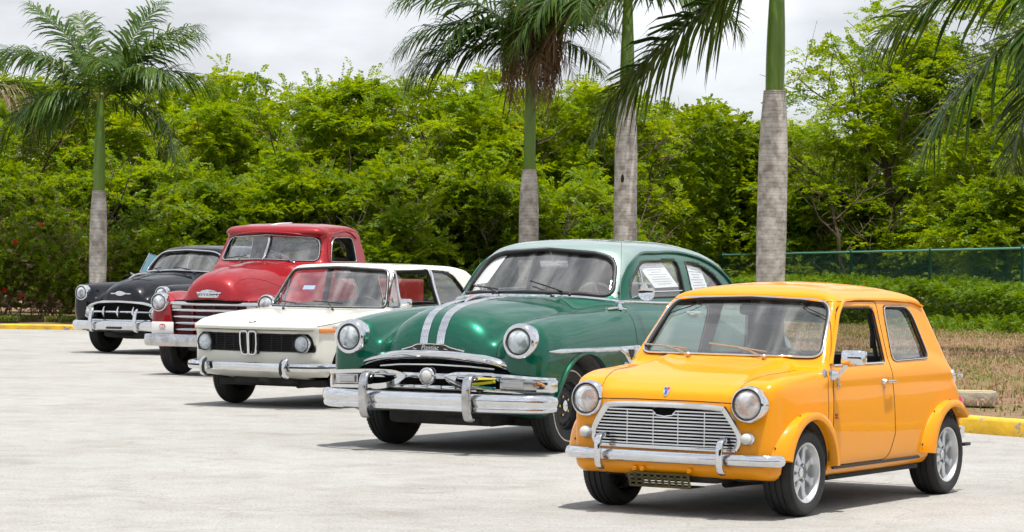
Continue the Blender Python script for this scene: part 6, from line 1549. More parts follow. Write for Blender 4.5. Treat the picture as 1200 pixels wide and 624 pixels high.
def sprigs(rg, base, dirs, L, nl, ll, lw, droop=.3, fold=.35, tint=None):
    """leaf sprays: nl leaflet pairs along each stem; returns verts, quads, tint per quad"""
    n = len(base); d, s, u = rot_to(dirs)
    roll = rg.uniform(-.6, .6, n)[:, None]; s2 = s*np.cos(roll)+u*np.sin(roll); u2 = -s*np.sin(roll)+u*np.cos(roll)
    Ls = L*rg.uniform(.6, 1.25, n)
    k = np.arange(nl)[None, :]; t = (k+1)/nl
    P = base[:, None, :]+d[:, None, :]*(Ls[:, None]*t)[:, :, None]; P[:, :, 2] -= droop*(Ls[:, None]*t**2)
    V = []; T = []
    for sg in (-1, 1):
        a = (rg.uniform(.7, 1.2, (n, nl)))[:, :, None]
        ld = s2[:, None, :]*sg*a+d[:, None, :]*rg.uniform(.25, .8, (n, nl, 1))+u2[:, None, :]*rg.uniform(-.3, .45, (n, nl, 1))
        ld /= np.linalg.norm(ld, axis=2)[:, :, None]
        le = (ll*rg.uniform(.65, 1.2, (n, nl))*(1.1-.5*np.abs(t-.5)*1.2))[:, :, None]
        wd = np.cross(ld, u2[:, None, :]+rg.normal(0, .35, (n, nl, 3))); wd /= np.maximum(np.linalg.norm(wd, axis=2)[:, :, None], 1e-6)
        w = lw*rg.uniform(.7, 1.2, (n, nl, 1)); mid = P+ld*le*.45; tip = P+ld*le; tip[:, :, 2] -= fold*le[:, :, 0]*.4
        q = np.stack([P, mid+wd*w, tip, mid-wd*w], 2)
        V.append(q.reshape(-1, 3)); tt = rg.uniform(0, 1, (n, nl))*.45+(tint[:, None] if tint is not None else rg.uniform(0, .55, (n, 1))); T.append(np.clip(tt, 0, 1).ravel())
    V = np.concatenate(V); T = np.concatenate(T); F = np.arange(len(V)).reshape(-1, 4)
    return V, F, T

def leaf_mesh(name, parts, m):
    V = []; F = []; T = []; o = 0
    for v, f, t in parts: V.append(v); F.append(f+o); T.append(t); o += len(v)
    V = np.concatenate(V); F = np.concatenate(F); T = np.concatenate(T)
    me = np_mesh(name, V, F, m, smooth=False)
    a = me.attributes.new('tint', 'FLOAT', 'FACE'); a.data.foreach_set('value', T.astype(np.float32)[:len(me.polygons)])
    return me

def branch_mb(mb, rg, p0, d0, L, r, depth, ends, spread=.7, up=.15, n=5, mi=0):
    p = Vector(p0); d = Vector(d0).normalized(); pts = [p.copy()]; rad = [1.0]
    for i in range(n):
        d = (d+Vector(rg.normal(0, .16, 3))+Vector((0, 0, up*.3))).normalized(); p = p+d*(L/n); pts.append(p.copy()); rad.append(1-.55*(i+1)/n)
        if depth > 0 and i >= 1:
            for _ in range(1 if rg.random() < .75 else 2):
                a = rg.uniform(0, 2*math.pi); side = Vector((math.cos(a), math.sin(a), rg.uniform(-.1, .5)))
                branch_mb(mb, rg, p, d*(1-spread)+side*spread, L*rg.uniform(.45, .7), r*rad[-1]*.6, depth-1, ends, spread, up, n, mi)
    ends.append((tuple(pts[-1]), tuple(d))); ends.append((tuple(pts[-2]), tuple(d)))
    mb.sweep(pts, circ(r, 6 if r > .03 else 4), up=(0, .1, 1) if abs(d.z) < .8 else (1, 0, .1), scale=rad, mi=mi)

def make_tree(seed, H, W, D, lm='feather', base=.15, nclump=60, per=46, ll=.075, lw=.014, sl=.30, nl=7, trunks=3, bark='bark', name='tree', flat=.72, lean=0, dark_lm=None, crown_only=False):
    """crown of leaf sprays gathered in clumps over an uneven dome, carried by forked limbs"""
    rg = np.random.default_rng(seed)
    root = empty(name)
    mb = MB(); ends = []
    for i in range(trunks):
        a = rg.uniform(0, 2*math.pi); b = (math.cos(a)*W*.08, math.sin(a)*D*.08, 0)
        branch_mb(mb, rg, b, (math.cos(a)*.35+lean, math.sin(a)*.25, 1), H*rg.uniform(.55, .75), .035+.012*H, 2, ends, .65, .2)
    mb.build('trunk', [M[bark]], root, angle=60)
    # clump centres: shell of a lumpy dome plus the branch ends
    C = []; 
    lob = [(rg.uniform(-.55, .55)*W/2, rg.uniform(-.4, .4)*D/2, H*rg.uniform(.32, .80), rg.uniform(.50, .75)) for _ in range(8)]
    while len(C) < nclump:
        lx, ly, lz, lr = lob[rg.integers(len(lob))]
        v = rg.normal(0, 1, 3); v /= np.linalg.norm(v)
        rr = rg.uniform(.55, 1.0)**.6
        x = lx+v[0]*W*.5*lr*rr; y = ly+v[1]*D*.5*lr*rr; z = lz+v[2]*H*.42*rr
        if z < H*base or z > H: z = np.clip(z, H*base+rg.uniform(0, .2), H*rg.uniform(.92, 1.03))
        C.append((x, y, z))
    C = np.array(C); parts = []
    ct = rg.uniform(0, .55, len(C))
    for c, t0 in zip(C, ct):
        n = int(per*rg.uniform(.6, 1.3)); rad = rg.uniform(.22, .48)*(W/4)**.3
        v = rg.normal(0, 1, (n, 3)); v /= np.linalg.norm(v, axis=1)[:, None]; v[:, 2] = np.abs(v[:, 2])*.9-.25
        pos = c+v*rad*rg.uniform(.15, 1.0, (n, 1))*np.array([1.25, 1.25, flat])
        dirs = v*np.array([1, 1, .55])+rg.normal(0, .25, (n, 3))+np.array([0, 0, .12])
        parts.append(sprigs(rg, pos, dirs, sl, nl, ll, lw, tint=np.full(n, t0)+rg.uniform(-.08, .08, n)))
    # wispy shoots standing out of the outline
    n = int(nclump*3.2); idx = rg.integers(len(C), size=n); v = rg.normal(0, 1, (n, 3)); v[:, 2] = np.abs(v[:, 2])*1.3; v /= np.linalg.norm(v, axis=1)[:, None]
    parts.append(sprigs(rg, C[idx]+v*.35, v, sl*1.7, int(nl*1.4), ll*.9, lw, tint=rg.uniform(.1, .6, n)))
    me = leaf_mesh('crown', parts, LM[lm]); link_mesh('crown', me, root)
    return root

def copy_tree(o, parent=None):
    c = o.copy(); COL.objects.link(c); c.parent = parent
    for ch in list(o.children): copy_tree(ch, c)
    return c

def put(root, x, y, z=0, s=1.0, rz=0.0, label=None, cat='tree', group=None):
    root.location = (x, y, z); root.scale = (s, s, s) if not isinstance(s, tuple) else s; root.rotation_euler = (0, 0, rz); tag(root, label, cat, group); return root

# ------------------------------------------------------------------ royal palms
def frond_mesh(rg, L, arch, dry=False, nleaf=58, ll=.55, tw=1.0):
    """arched rachis in the local xz plane with hanging leaflets; base at origin, along +x"""
    m = LM['palm_dry'] if dry else LM['palm']
    n = 22; pts = []; ang = arch[0]; p = np.array([0., 0, 0]); pts.append(p.copy())
    for i in range(n):
        t = (i+1)/n; a = arch[0]+(arch[1]-arch[0])*t**1.25; p = p+np.array([math.cos(a), 0, math.sin(a)])*(L/n); pts.append(p.copy())
    pts = np.array(pts); V = []; T = []
    tan = np.gradient(pts, axis=0); tan /= np.linalg.norm(tan, axis=1)[:, None]
    for k in range(nleaf):
        t = .10+.90*(k+rg.uniform(-.3, .3))/nleaf; f = np.clip(t, 0, .999)*n; i = int(f); P0 = pts[i]*(1-f+i)+pts[i+1]*(f-i); tg = tan[i]
        up = np.array([-tg[2], 0, tg[0]])
        for sg in (-1, 1):
            if dry and rg.random() < .35: continue
            l = ll*(math.sin(math.pi*min(1, (t*.88+.10)))**.55)*rg.uniform(.75, 1.15)
            el = rg.uniform(-.5, .6)
            d = np.array([0, sg, 0])*1.0+tg*(.55+.6*t)+up*el; d /= np.linalg.norm(d)
            w = rg.uniform(.015, .023)*(l/ll)*1.25; wv = np.cross(d, up); wv /= np.linalg.norm(wv); wv = wv*w
            g = (.45+.5*rg.random())*tw
            a = P0; b = P0+d*l*.4+np.array([0, 0, -.06*g*l]); c = P0+d*l*.75+np.array([0, 0, -.28*g*l]); e = P0+d*l*.98+np.array([0, 0, -.62*g*l])
            V += [a-wv*.5, a+wv*.5, b+wv, b-wv, b-wv, b+wv, c+wv*.8, c-wv*.8, c-wv*.8, c+wv*.8, e, e]
            tt = min(.97, rg.uniform(.0, .9)); T += [tt, tt, tt]
    V = np.array(V); F = np.arange(len(V)).reshape(-1, 4)
    # drop the doubled tip point: keep quads but nudge
    V[11::12] += np.array([.001, .001, 0])
    # rachis as a tapered 4-sided rod
    R_ = []; RF = []
    for i in range(n+1):
        r = .022*(1-.85*i/n)*(1.3 if i == 0 else 1); u_ = np.array([-tan[i][2], 0, tan[i][0]])
        for a, b in ((1, 0), (0, 1), (-1, 0), (0, -1)): R_.append(pts[i]+np.array([0, a*r, 0])+u_*b*r)
    o = len(V)
    for i in range(n):
        for j in range(4): RF.append([o+i*4+j, o+i*4+(j+1) % 4, o+(i+1)*4+(j+1) % 4, o+(i+1)*4+j])
    V = np.concatenate([V, np.array(R_)]); F = np.concatenate([F, np.array(RF)]); T = T+[.9]*len(RF)
    return leaf_mesh('frond', [(V, F, np.array(T))], m)

FR = {}
def palm_trunk_mat():
    m = mat('palm trunk', (.30, .28, .255), .85, spec=.15); b = m.node_tree.nodes['Principled BSDF']; tc = nd(m, 'ShaderNodeTexCoord')
    mp = nd(m, 'ShaderNodeMapping'); mp.inputs['Scale'].default_value = (.12, .12, 1); lk(m, tc.outputs['Object'], mp.inputs['Vector'])
    w = nd(m, 'ShaderNodeTexWave', Scale=4.6, Distortion=9.0, Detail=5); w.bands_direction = 'Z'; lk(m, mp.outputs[0], w.inputs['Vector'])
    n = nd(m, 'ShaderNodeTexNoise', Scale=5, Detail=8, Roughness=.65); lk(m, tc.outputs['Object'], n.inputs['Vector'])
    n2 = nd(m, 'ShaderNodeTexNoise', Scale=22, Detail=4); mp2 = nd(m, 'ShaderNodeMapping'); mp2.inputs['Scale'].default_value = (1, 1, .25); lk(m, tc.outputs['Object'], mp2.inputs['Vector']); lk(m, mp2.outputs[0], n2.inputs['Vector'])
    def ramp(i, p0, c0, p1, c1):
        r = nd(m, 'ShaderNodeValToRGB'); e = r.color_ramp.elements; e[0].position = p0; e[1].position = p1; e[0].color = (*c0, 1); e[1].color = (*c1, 1); lk(m, i, r.inputs[0]); return r.outputs[0]
    a = ramp(n.outputs['Fac'], .38, (.30, .275, .25), .60, (.60, .575, .545)); c = ramp(w.outputs['Fac'], .02, (.80, .77, .74), .14, (1, 1, 1)); d = ramp(n2.outputs['Fac'], .34, (.965, .96, .95), .55, (1, 1, 1))
    def mul(x, y):
        q = nd(m, 'ShaderNodeMix', data_type='RGBA', blend_type='MULTIPLY'); q.inputs[0].default_value = 1; lk(m, x, q.inputs[6]); lk(m, y, q.inputs[7]); return q.outputs[2]
    lk(m, mul(mul(a, c), d), b.inputs['Base Color'])
    bp = nd(m, 'ShaderNodeBump', Strength=.06, Distance=.01); lk(m, w.outputs['Fac'], bp.inputs['Height']); bp2 = nd(m, 'ShaderNodeBump', Strength=.15, Distance=.01); lk(m, n2.outputs['Fac'], bp2.inputs['Height']); lk(m, bp.outputs[0], bp2.inputs['Normal']); lk(m, bp2.outputs[0], b.inputs['Normal'])
    return m
M['palm_trunk'] = palm_trunk_mat()
M['ring_tan'] = noise_var(mat('leaf scar bands', (.34, .27, .19), .8), 9, .3, bump=.4, bscale=20, stretch=(.3, .3, 3))
M['crownshaft'] = noise_var(mat('green crownshaft', (.085, .19, .012), .38), 3, .3, col2=(.14, .22, .03), stretch=(4, 4, .4))

def make_palm(x, y, trunk_top, shaft_top, d0, d1, fronds, label, L=2.6, seed=1, dead=0, lean=(0, 0), holes=()):
    """fronds: list (azimuth deg, start elevation deg, end elevation deg, length factor, dry)"""
    rg = np.random.default_rng(seed); root = empty('royal_palm', (x, y, 0)); tag(root, label, 'palm tree', 'royal palms planted behind the cars')
    def cx(z): return (lean[0]*z, lean[1]*z)
    mb = MB(); n = 60; zs = np.linspace(-.05, trunk_top, n); prof = []
    for z in zs:
        t = z/trunk_top; r = d0/2*float(np.interp(t, [0, .05, .15, .45, .75, .88, 1], [1.10, 1.0, .97, 1.04, 1.02, .93, d1/d0]))
        r *= 1+.003*math.sin(z*38)+rg.uniform(-.004, .004)
        prof.append((r, z))
    V = []; F = []; k = 24
    for r, z in prof:
        a, b = cx(z)
        for j in range(k): th = 2*math.pi*j/k; V.append((a+r*math.cos(th), b+r*math.sin(th), z))
    for i in range(n-1):
        for j in range(k): F.append([i*k+j, i*k+(j+1) % k, (i+1)*k+(j+1) % k, (i+1)*k+j])
    mb.add(V, F); tr = mb.build('trunk', [M['palm_trunk']], root, angle=70)
    a, b = cx(trunk_top); hb = MB(); prev = prof[-1][0]
    for q in range(9): zz = trunk_top-.02-.028*q*1.3; hb.lathe([(prev*1.02, -.010), (prev*1.045, 0), (prev*1.02, .010)], (a, b, zz), (0, 0, 1), n=24, cap0=False, cap1=False)
    hb.build('leaf_scars', [M['ring_tan']], tr)
    for (hz, sx) in holes:
        g = MB(); g.lathe([(.035, -.02), (.03, .01), (.001, .012)], (cx(hz)[0]+sx*.3, cx(hz)[1]-(d0*.53)*math.sqrt(max(.05, 1-(sx*.3/(d0*.53))**2)), hz), (0, -1, 0), n=12, squash=(1, 2.6)); g.build('hole', [M['gap']], tr)
    sb = MB(); h = shaft_top-trunk_top; V = []; F = []; n2 = 20
    for i in range(n2):
        t = i/(n2-1); z = trunk_top+h*t; r = prev*(.84+.06*math.sin(t*5))*(1-.30*t**1.6); a, b = cx(z)
        for j in range(k): th = 2*math.pi*j/k; rr = r*(1+.02*math.sin(3*th+t*4)); V.append((a+rr*math.cos(th), b+rr*math.sin(th), z))
    for i in range(n2-1):
        for j in range(k): F.append([i*k+j, i*k+(j+1) % k, (i+1)*k+(j+1) % k, (i+1)*k+j])
    sb.add(V, F); sb.build('crownshaft', [M['crownshaft']], root, angle=70)
    a, b = cx(shaft_top)
    for (az, e0, e1, lf, dry) in fronds:
        key = (round(e0/12), round(e1/20), dry)
        if key not in FR: FR[key] = frond_mesh(np.random.default_rng(len(FR)+50), 1.0*2.6, (R(e0), R(e1)), dry, nleaf=74 if not dry else 48, ll=.74)
        o = link_mesh('frond', FR[key], root); s = L*lf/2.6
        o.location = (a, b, shaft_top-.10); o.rotation_euler = (rg.uniform(-.35, .35), 0, R(az)); o.scale = (s, s, s)
        if dry: o['label'] = 'withered brown frond hanging from the palm'
    if dead:
        # matted skirt of fruit stalks and dry sheaths under the crown
        for q in range(dead):
            g = MB(); az = rg.uniform(0, 2*math.pi); d = np.array([math.cos(az), math.sin(az), 0]); 
            for w in range(34):
                dd = (d+rg.normal(0, .55, 3)*np.array([1, 1, .3])); dd /= np.linalg.norm(dd); ln = rg.uniform(.9, 2.1)
                st = Vector((a, b, shaft_top+.10+rg.uniform(-.35, .65))); q_ = dd*min(ln, 1.0)*rg.uniform(.3, .62); p1 = st+Vector(q_)+Vector((0, 0, -.05*ln)); p2 = st+Vector(q_*1.15)+Vector((0, 0, -.42*ln)); p3 = p2+Vector((rg.normal(0, .14)-q_[0]*.35, rg.normal(0, .14)-q_[1]*.35, -.35*ln))
                g.sweep([st, p1, p2, p3], circ(.011, 3), up=(.1, .2, 1), scale=[1.2, 1, .8, .4], caps=False)
            g.build('dry_fruit_stalk', [M['straw_mat']], root, angle=0, smooth=False, fix=False)
    return root
M['straw_mat'] = noise_var(mat('dry brown fibre', (.17, .115, .07), .9, spec=.2), 6, .5)

# ------------------------------------------------------------------ grass, hedge, litter
def blades(rg, P, h, w, lean=.4, tint=None):
    n = len(P); a = rg.uniform(0, 2*math.pi, n); d = np.stack([np.cos(a), np.sin(a), np.zeros(n)], 1); s = np.stack([-np.sin(a), np.cos(a), np.zeros(n)], 1)
    hh = h*rg.uniform(.5, 1.35, n)[:, None]; ww = w*rg.uniform(.7, 1.2, n)[:, None]; ln = rg.uniform(0, lean, n)[:, None]
    z = np.array([[0, 0, 1.]])
    b0 = P-s*ww; b1 = P+s*ww; m0 = P+z*hh*.55+d*hh*ln*.3; t0 = P+z*hh*.95+d*hh*ln
    V = np.stack([b0, b1, m0+s*ww*.8, m0-s*ww*.8, m0-s*ww*.8, m0+s*ww*.8, t0+s*ww*.12, t0-s*ww*.12], 1).reshape(-1, 3)
    F = np.arange(len(V)).reshape(-1, 4); t = (tint if tint is not None else rg.uniform(0, 1, n)); return V, F, np.repeat(t, 2)
def noise2(x, y, s, seed=0):
    """cheap smooth value noise"""
    rg = np.random.default_rng(seed); T = rg.uniform(0, 1, (64, 64)); x = x/s; y = y/s; i = np.floor(x).astype(int); j = np.floor(y).astype(int); u = x-i; v = y-j
    u = u*u*(3-2*u); v = v*v*(3-2*v); g = lambda a, b: T[a % 64, b % 64]
    return (g(i, j)*(1-u)+g(i+1, j)*u)*(1-v)+(g(i, j+1)*(1-u)+g(i+1, j+1)*u)*v
# ------------------------------------------------------------------ ground, kerb, verge
KERB = [(9.0, 17.2), (6.5, 20.8), (4.42, 23.85), (3.90, 24.65), (3.2, 27.5), (2.3, 33), (.8, 42), (-2.2, 50.4), (-5.0, 53.2), (-8.6, 54.2), (-13, 54.3), (-20, 54.2), (-45, 54)]
KP = spl(KERB, 8)
def offs(P, d):
    out = []
    for i, p in enumerate(P):
        a = np.array(P[max(0, i-1)]); b = np.array(P[min(len(P)-1, i+1)]); t = (b-a)/np.linalg.norm(b-a); out.append((p[0]+t[1]*d, p[1]-t[0]*d))
    return out
def build_ground():
    sheet('asphalt', [(-400, -300), (400, -300), (400, 700), (-400, 700)], 0, M['asphalt'])
    # painted kerb
    m = mat('yellow kerb paint', (.70, .42, .03), .65, spec=.3); noise_var(m, 3, .2, detail=9, bump=.4, bscale=14)
    nt = m.node_tree; b = nt.nodes['Principled BSDF']; old = b.inputs['Base Color'].links[0].from_socket; tc = nd(m, 'ShaderNodeTexCoord'); n = nd(m, 'ShaderNodeTexNoise', Scale=7, Detail=9, Roughness=.75); lk(m, tc.outputs['Object'], n.inputs['Vector'])
    r = nd(m, 'ShaderNodeValToRGB'); r.color_ramp.elements[0].position = .55; r.color_ramp.elements[1].position = .60; lk(m, n.outputs['Fac'], r.inputs[0])
    mx = nd(m, 'ShaderNodeMix', data_type='RGBA'); mx.inputs[7].default_value = (.30, .27, .22, 1); lk(m, r.outputs[0], mx.inputs[0]); lk(m, old, mx.inputs[6]); lk(m, mx.outputs[2], b.inputs['Base Color'])
    g = MB(); sec = [(-.09, -.02), (-.09, .115), (-.075, .135), (-.045, .145), (.05, .145), (.09, .14), (.09, -.02)]
    g.sweep([(a, b_, 0) for a, b_ in KP], sec, up=(0, 0, 1), scale=[(1, 1-.32*float(sstep(1, -4, a))) for a, b_ in KP]); o = g.build('kerb', [m], angle=40); tag(o, kind='structure')
    jm = MB(); acc = 0
    for i in range(1, len(KP)):
        a = np.array(KP[i-1]); b_ = np.array(KP[i]); L_ = np.linalg.norm(b_-a); t_ = (b_-a)/L_
        while acc < L_:
            c = a+t_*acc; kz = 1-.32*float(sstep(1, -4, c[0])); jm.box((c[0], c[1], .066*kz), (.014, .188, .164*kz), Matrix.Rotation(math.atan2(t_[1], t_[0]), 3, 'Z')); acc += 3.0
        acc -= L_
    j_ = jm.build('kerb_joints', [M['gap']], o); tag(j_, kind='structure')
    # earth behind the kerb, one gently uneven sheet to the far trees
    inner = offs(KP, .0)
    dm = mat('dry earth with grass', (.25, .19, .13), .95, spec=.2); b = dm.node_tree.nodes['Principled BSDF']; tc = nd(dm, 'ShaderNodeTexCoord')
    n1 = nd(dm, 'ShaderNodeTexNoise', Scale=.45, Detail=6); n2 = nd(dm, 'ShaderNodeTexNoise', Scale=6, Detail=9, Roughness=.75); n3 = nd(dm, 'ShaderNodeTexNoise', Scale=40, Detail=3)
    for n in (n1, n2, n3): lk(dm, tc.outputs['Object'], n.inputs['Vector'])
    def ramp(i, p0, c0, p1, c1):
        r = nd(dm, 'ShaderNodeValToRGB'); e = r.color_ramp.elements; e[0].position = p0; e[1].position = p1; e[0].color = (*c0, 1); e[1].color = (*c1, 1); lk(dm, i, r.inputs[0]); return r.outputs[0]
    A = ramp(n1.outputs['Fac'], .44, (.31, .21, .14), .66, (.20, .20, .07)); B = ramp(n2.outputs['Fac'], .36, (.55, .5, .45), .62, (1.15, 1.1, 1.05)); C = ramp(n3.outputs['Fac'], .35, (.7, .7, .7), .6, (1.1, 1.1, 1.1))
    def mul(x, y):
        q = nd(dm, 'ShaderNodeMix', data_type='RGBA', blend_type='MULTIPLY'); q.inputs[0].default_value = 1; lk(dm, x, q.inputs[6]); lk(dm, y, q.inputs[7]); return q.outputs[2]
    lk(dm, mul(mul(A, B), C), b.inputs['Base Color'])
    bp = nd(dm, 'ShaderNodeBump', Strength=.9, Distance=.05); lk(dm, n2.outputs['Fac'], bp.inputs['Height']); lk(dm, bp.outputs[0], b.inputs['Normal'])
    P = inner; rows = []
    dist = [0, .15, .5, 1.5, 3, 6, 10, 16, 26, 45, 90, 250]
    V = []; F = []; n = len(P)
    dirs = []
    for i, p in enumerate(P):
        t = i/(n-1); th = R(8+75*min(1, t*1.6)); dirs.append((math.cos(th), math.sin(th)))
    for d in dist:
        for p, q in zip(P, dirs): x = p[0]+q[0]*d; y = p[1]+q[1]*d; V.append((x, y, .105-.04*float(sstep(1, -4, p[0]))+(.03*math.sin(x*.9)*math.cos(y*.5) if d > .4 else 0)))
    for j in range(len(dist)-1):
        for i in range(n-1): F.append([j*n+i, j*n+i+1, (j+1)*n+i+1, (j+1)*n+i])
    me = np_mesh('verge', np.array(V), np.array(F), dm, smooth=True); o = link_mesh('verge', me); tag(o, kind='structure')
    # concrete edging block lying on the verge
    cm = noise_var(mat('old concrete block', (.34, .30, .24), .9, spec=.2), 5, .35, bump=.6, bscale=22)
    g = MB(); g.box((0, 0, .065), (1.5, .34, .14), bev=.02); o = g.build('concrete_block', [cm], None)
    yt = MB(); yt.box((0, 0, .1375), (1.44, .28, .006), bev=.002); y_ = yt.build('painted_top', [noise_var(mat('faded yellow paint', (.50, .36, .10), .8), 4, .3, col2=(.36, .30, .18), detail=9)], o)
    o.location = (3.92, 27.15, .11); o.rotation_euler = (0, 0, R(-14)); tag(o, 'worn concrete edging block with faded yellow top on the verge behind the yellow car', 'block')
build_ground()

def verge_z(x, y): return .12
def build_greenery():
    rg = np.random.default_rng(11)
    # grass and low weeds (uncountable)
    parts = []
    n = 52000; x = rg.uniform(3.2, 15, n); y = rg.uniform(23.5, 62, n)
    # keep beyond the kerb line
    kx = np.interp(y, [p[1] for p in KP[::-1]][::1] if KP[0][1] > KP[-1][1] else [p[1] for p in KP], [p[0] for p in KP])
    m = x > kx+.12+0*y; d = noise2(x, y, 1.7, 3)*.6+noise2(x, y, .45, 4)*.4
    fr = (y-24)/36; near_hedge = np.exp(-((x-(9.4-(y-60)*.255))/1.6)**2)*.25+(y > 50)*.12+np.exp(-((x-kx)/.9)**2)*.18
    m &= (d+near_hedge) > .55; P = np.stack([x, y, np.full(n, .15)], 1)[m]
    parts.append(blades(rg, P, .055, .007, 1.0, tint=np.clip(noise2(P[:, 0], P[:, 1], 1.1, 6)*.7+rg.uniform(0, .32, len(P)), 0, 1)))
    n = 34000; x = rg.uniform(3.5, 14, n); y = rg.uniform(26, 60, n); P = np.stack([x, y, np.full(n, .155)], 1); parts.append(blades(rg, P, .05, .009, 1.6, tint=np.full(n, .99)))
    # strip at the far kerb on the left and under the trees
    n = 26000; x = rg.uniform(-16, -2, n); y = 55.6+rg.exponential(.55, n); P = np.stack([x, y, np.full(n, .12)], 1); P = P[noise2(x, y, .5, 21)+.5*noise2(x, y, .17, 22) > .62]; parts.append(blades(rg, P, .10, .010, .9, tint=np.clip(rg.uniform(0, .75, len(P))+(rg.random(len(P)) < .22)*.6, 0, 1)))
    me = leaf_mesh('grass', parts, LM['grass']); o = link_mesh('grass', me); tag(o, 'sparse grass and weeds on the verge', 'grass', kind='stuff')
    # fallen leaves and pale stones
    n = 2600; x = rg.uniform(3.8, 15, n); y = rg.uniform(25, 60, n); P = np.stack([x, y, np.full(n, .165)], 1)
    V, F, T = sprigs(rg, P, rg.normal(0, 1, (n, 3))*np.array([1, 1, .1]), .04, 1, .06, .022, droop=0, fold=.1); me = leaf_mesh('leaf_litter', [(V, F, T)], LM['palm_dry']); o = link_mesh('leaf_litter', me); tag(o, 'dry fallen leaves scattered on the verge', 'leaves', kind='stuff')
    # hedge: woody frame plus leaf sprays filling a long box
    h = empty('hedge', (0, 0, 0)); tag(h, 'long clipped yellow-green hedge in front of the green chain-link fence', 'hedge')
    p0 = np.array([12.9, 46.0]); p1 = np.array([4.6, 78.5]); L = np.linalg.norm(p1-p0); t_ = (p1-p0)/L; s_ = np.array([-t_[1], t_[0]])
    n = 15500; t = rg.uniform(0, 1, n)**1.25; c = p0+(p1-p0)*t[:, None]
    face = rg.random(n); off = np.where(face < .42, rg.uniform(-.78, -.60, n), rg.uniform(-.75, .5, n)); hz = np.where(face < .42, rg.uniform(.0, 1.0, n), rg.uniform(.72, 1.0, n))
    top = .74+.22*noise2(t*L, t*0, 1.5, 9)+.18*noise2(t*L, off, .4, 10); z = hz*top
    bul = .12*noise2(t*L, z*2, .9, 12); P = np.stack([c[:, 0]+s_[0]*-off*1.0, c[:, 1]+s_[1]*-off, z+.08], 1)
    P[:, :2] += (s_*np.where(off < -.55, 1, 0)[:, None]*bul[:, None])
    dv = np.stack([s_[0]*np.where(off < -.5, 1, 0)+rg.normal(0, .5, n), s_[1]*np.where(off < -.5, 1, 0)+rg.normal(0, .5, n), np.where(off < -.5, .35, 1.0)+rg.normal(0, .3, n)], 1)
    V, F, T = sprigs(rg, P, dv, .17, 5, .062, .019, tint=np.clip(noise2(t*L, z*3, .7, 13)*.55, 0, 1))
    me = leaf_mesh('foliage', [(V, F, T)], LM['hedge']); link_mesh('foliage', me, h)
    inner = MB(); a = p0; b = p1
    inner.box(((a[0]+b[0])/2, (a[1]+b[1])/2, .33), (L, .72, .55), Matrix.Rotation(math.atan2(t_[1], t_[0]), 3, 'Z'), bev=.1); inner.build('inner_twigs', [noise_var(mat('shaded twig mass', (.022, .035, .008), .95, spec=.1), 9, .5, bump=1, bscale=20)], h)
    # tall weeds before the hedge on the right
    for i, (x_, y_, s_c, lab) in enumerate(((10.1, 54.4, 1.0, 'patch of tall light-green weeds at the foot of the hedge, at the right edge'), (9.1, 56.9, .75, 'smaller patch of light-green weeds at the foot of the hedge'))):
        w = empty('weed_patch', (x_, y_, .1)); tag(w, lab, 'weeds'); n = 520; P = rg.normal(0, 1, (n, 3))*np.array([.8, .6, 0])*s_c; P[:, 2] = rg.uniform(0, .25, n)*s_c
        me = leaf_mesh('foliage', [sprigs(rg, P, rg.normal(0, .45, (n, 3))+np.array([0, 0, 1]), .30*s_c, 7, .07, .017, tint=rg.uniform(.3, .6, n))], LM['hedge']); link_mesh('foliage', me, w)

def build_fence():
    gm = mat('green coated steel', (.006, .09, .055), .55, .1); root = empty('chain_link_fence', (0, 0, 0)); tag(root, 'green chain-link fence with round posts behind the hedge', 'fence')
    i_ = np.arange(-2, 9); Z = 60*(1+.0809*i_); X = (598-68.1*i_)/3300*60; zt = 1.84-.043*i_
    for k in range(len(i_)):
        g = MB(); g.lathe([(.038, 0), (.038, zt[k]+.02), (.046, zt[k]+.03), (.03, zt[k]+.07), (.001, zt[k]+.08)], (X[k], Z[k], 0), (0, 0, 1), n=12); g.build('fence_post', [gm], root)
    rail = [(X[k], Z[k], zt[k]) for k in range(len(i_))]
    g = MB(); g.tube(rail, .024, 8); g.build('top_rail', [mat('pale green rail', (.14, .38, .30), .4, .3)], root)
    # wire mesh, two crossing families, thin three-sided wires
    A = np.array([X[0], Z[0]]); B = np.array([X[-1], Z[-1]]); L = np.linalg.norm(B-A); H = 1.80; sp = .072; V = []; F = []
    dirn = (B-A)/L; nrm = np.array([-dirn[1], dirn[0]])
    def wire(s0, z0, s1, z1, o):
        r = .0028; b = len(V)
        for s, z in ((s0, z0), (s1, z1)):
            k = -.043*(s/5.0-2)+0; zz = .04+z*(1.84+k-.04)/H*1.0
            p = A+dirn*s
            for a in range(3): th = a*2.094; V.append((p[0]+nrm[0]*(r*math.cos(th)+o), p[1]+nrm[1]*(r*math.cos(th)+o), zz+r*math.sin(th)))
        for a in range(3): F.append([b+a, b+(a+1) % 3, b+3+(a+1) % 3, b+3+a])
    k = -H
    while k < L:
        s0, s1 = k, k+H; z0, z1 = 0, H
        if s0 < 0: z0 = -s0; s0 = 0
        if s1 > L: z1 = H-(s1-L); s1 = L
        if s1 > s0: wire(s0, z0, s1, z1, .003); wire(s0, H-z0, s1, H-z1, -.003)
        k += sp
    me = np_mesh('wire_mesh', np.array(V), np.array(F), gm, smooth=False); link_mesh('wire_mesh', me, root)
    g = MB()
    for s in np.arange(0, L, .072):
        p = A+dirn*s; k_ = 1.84-.043*(s/5.0-2); g.add([(p[0]-.004, p[1], k_+.01), (p[0]+.004, p[1], k_+.01), (p[0]+.012, p[1]+.01, k_+.055), (p[0]+.008, p[1]+.01, k_+.055)], [[0, 1, 2, 3]])
    g.build('wire_ends', [gm], root, smooth=False, fix=False)

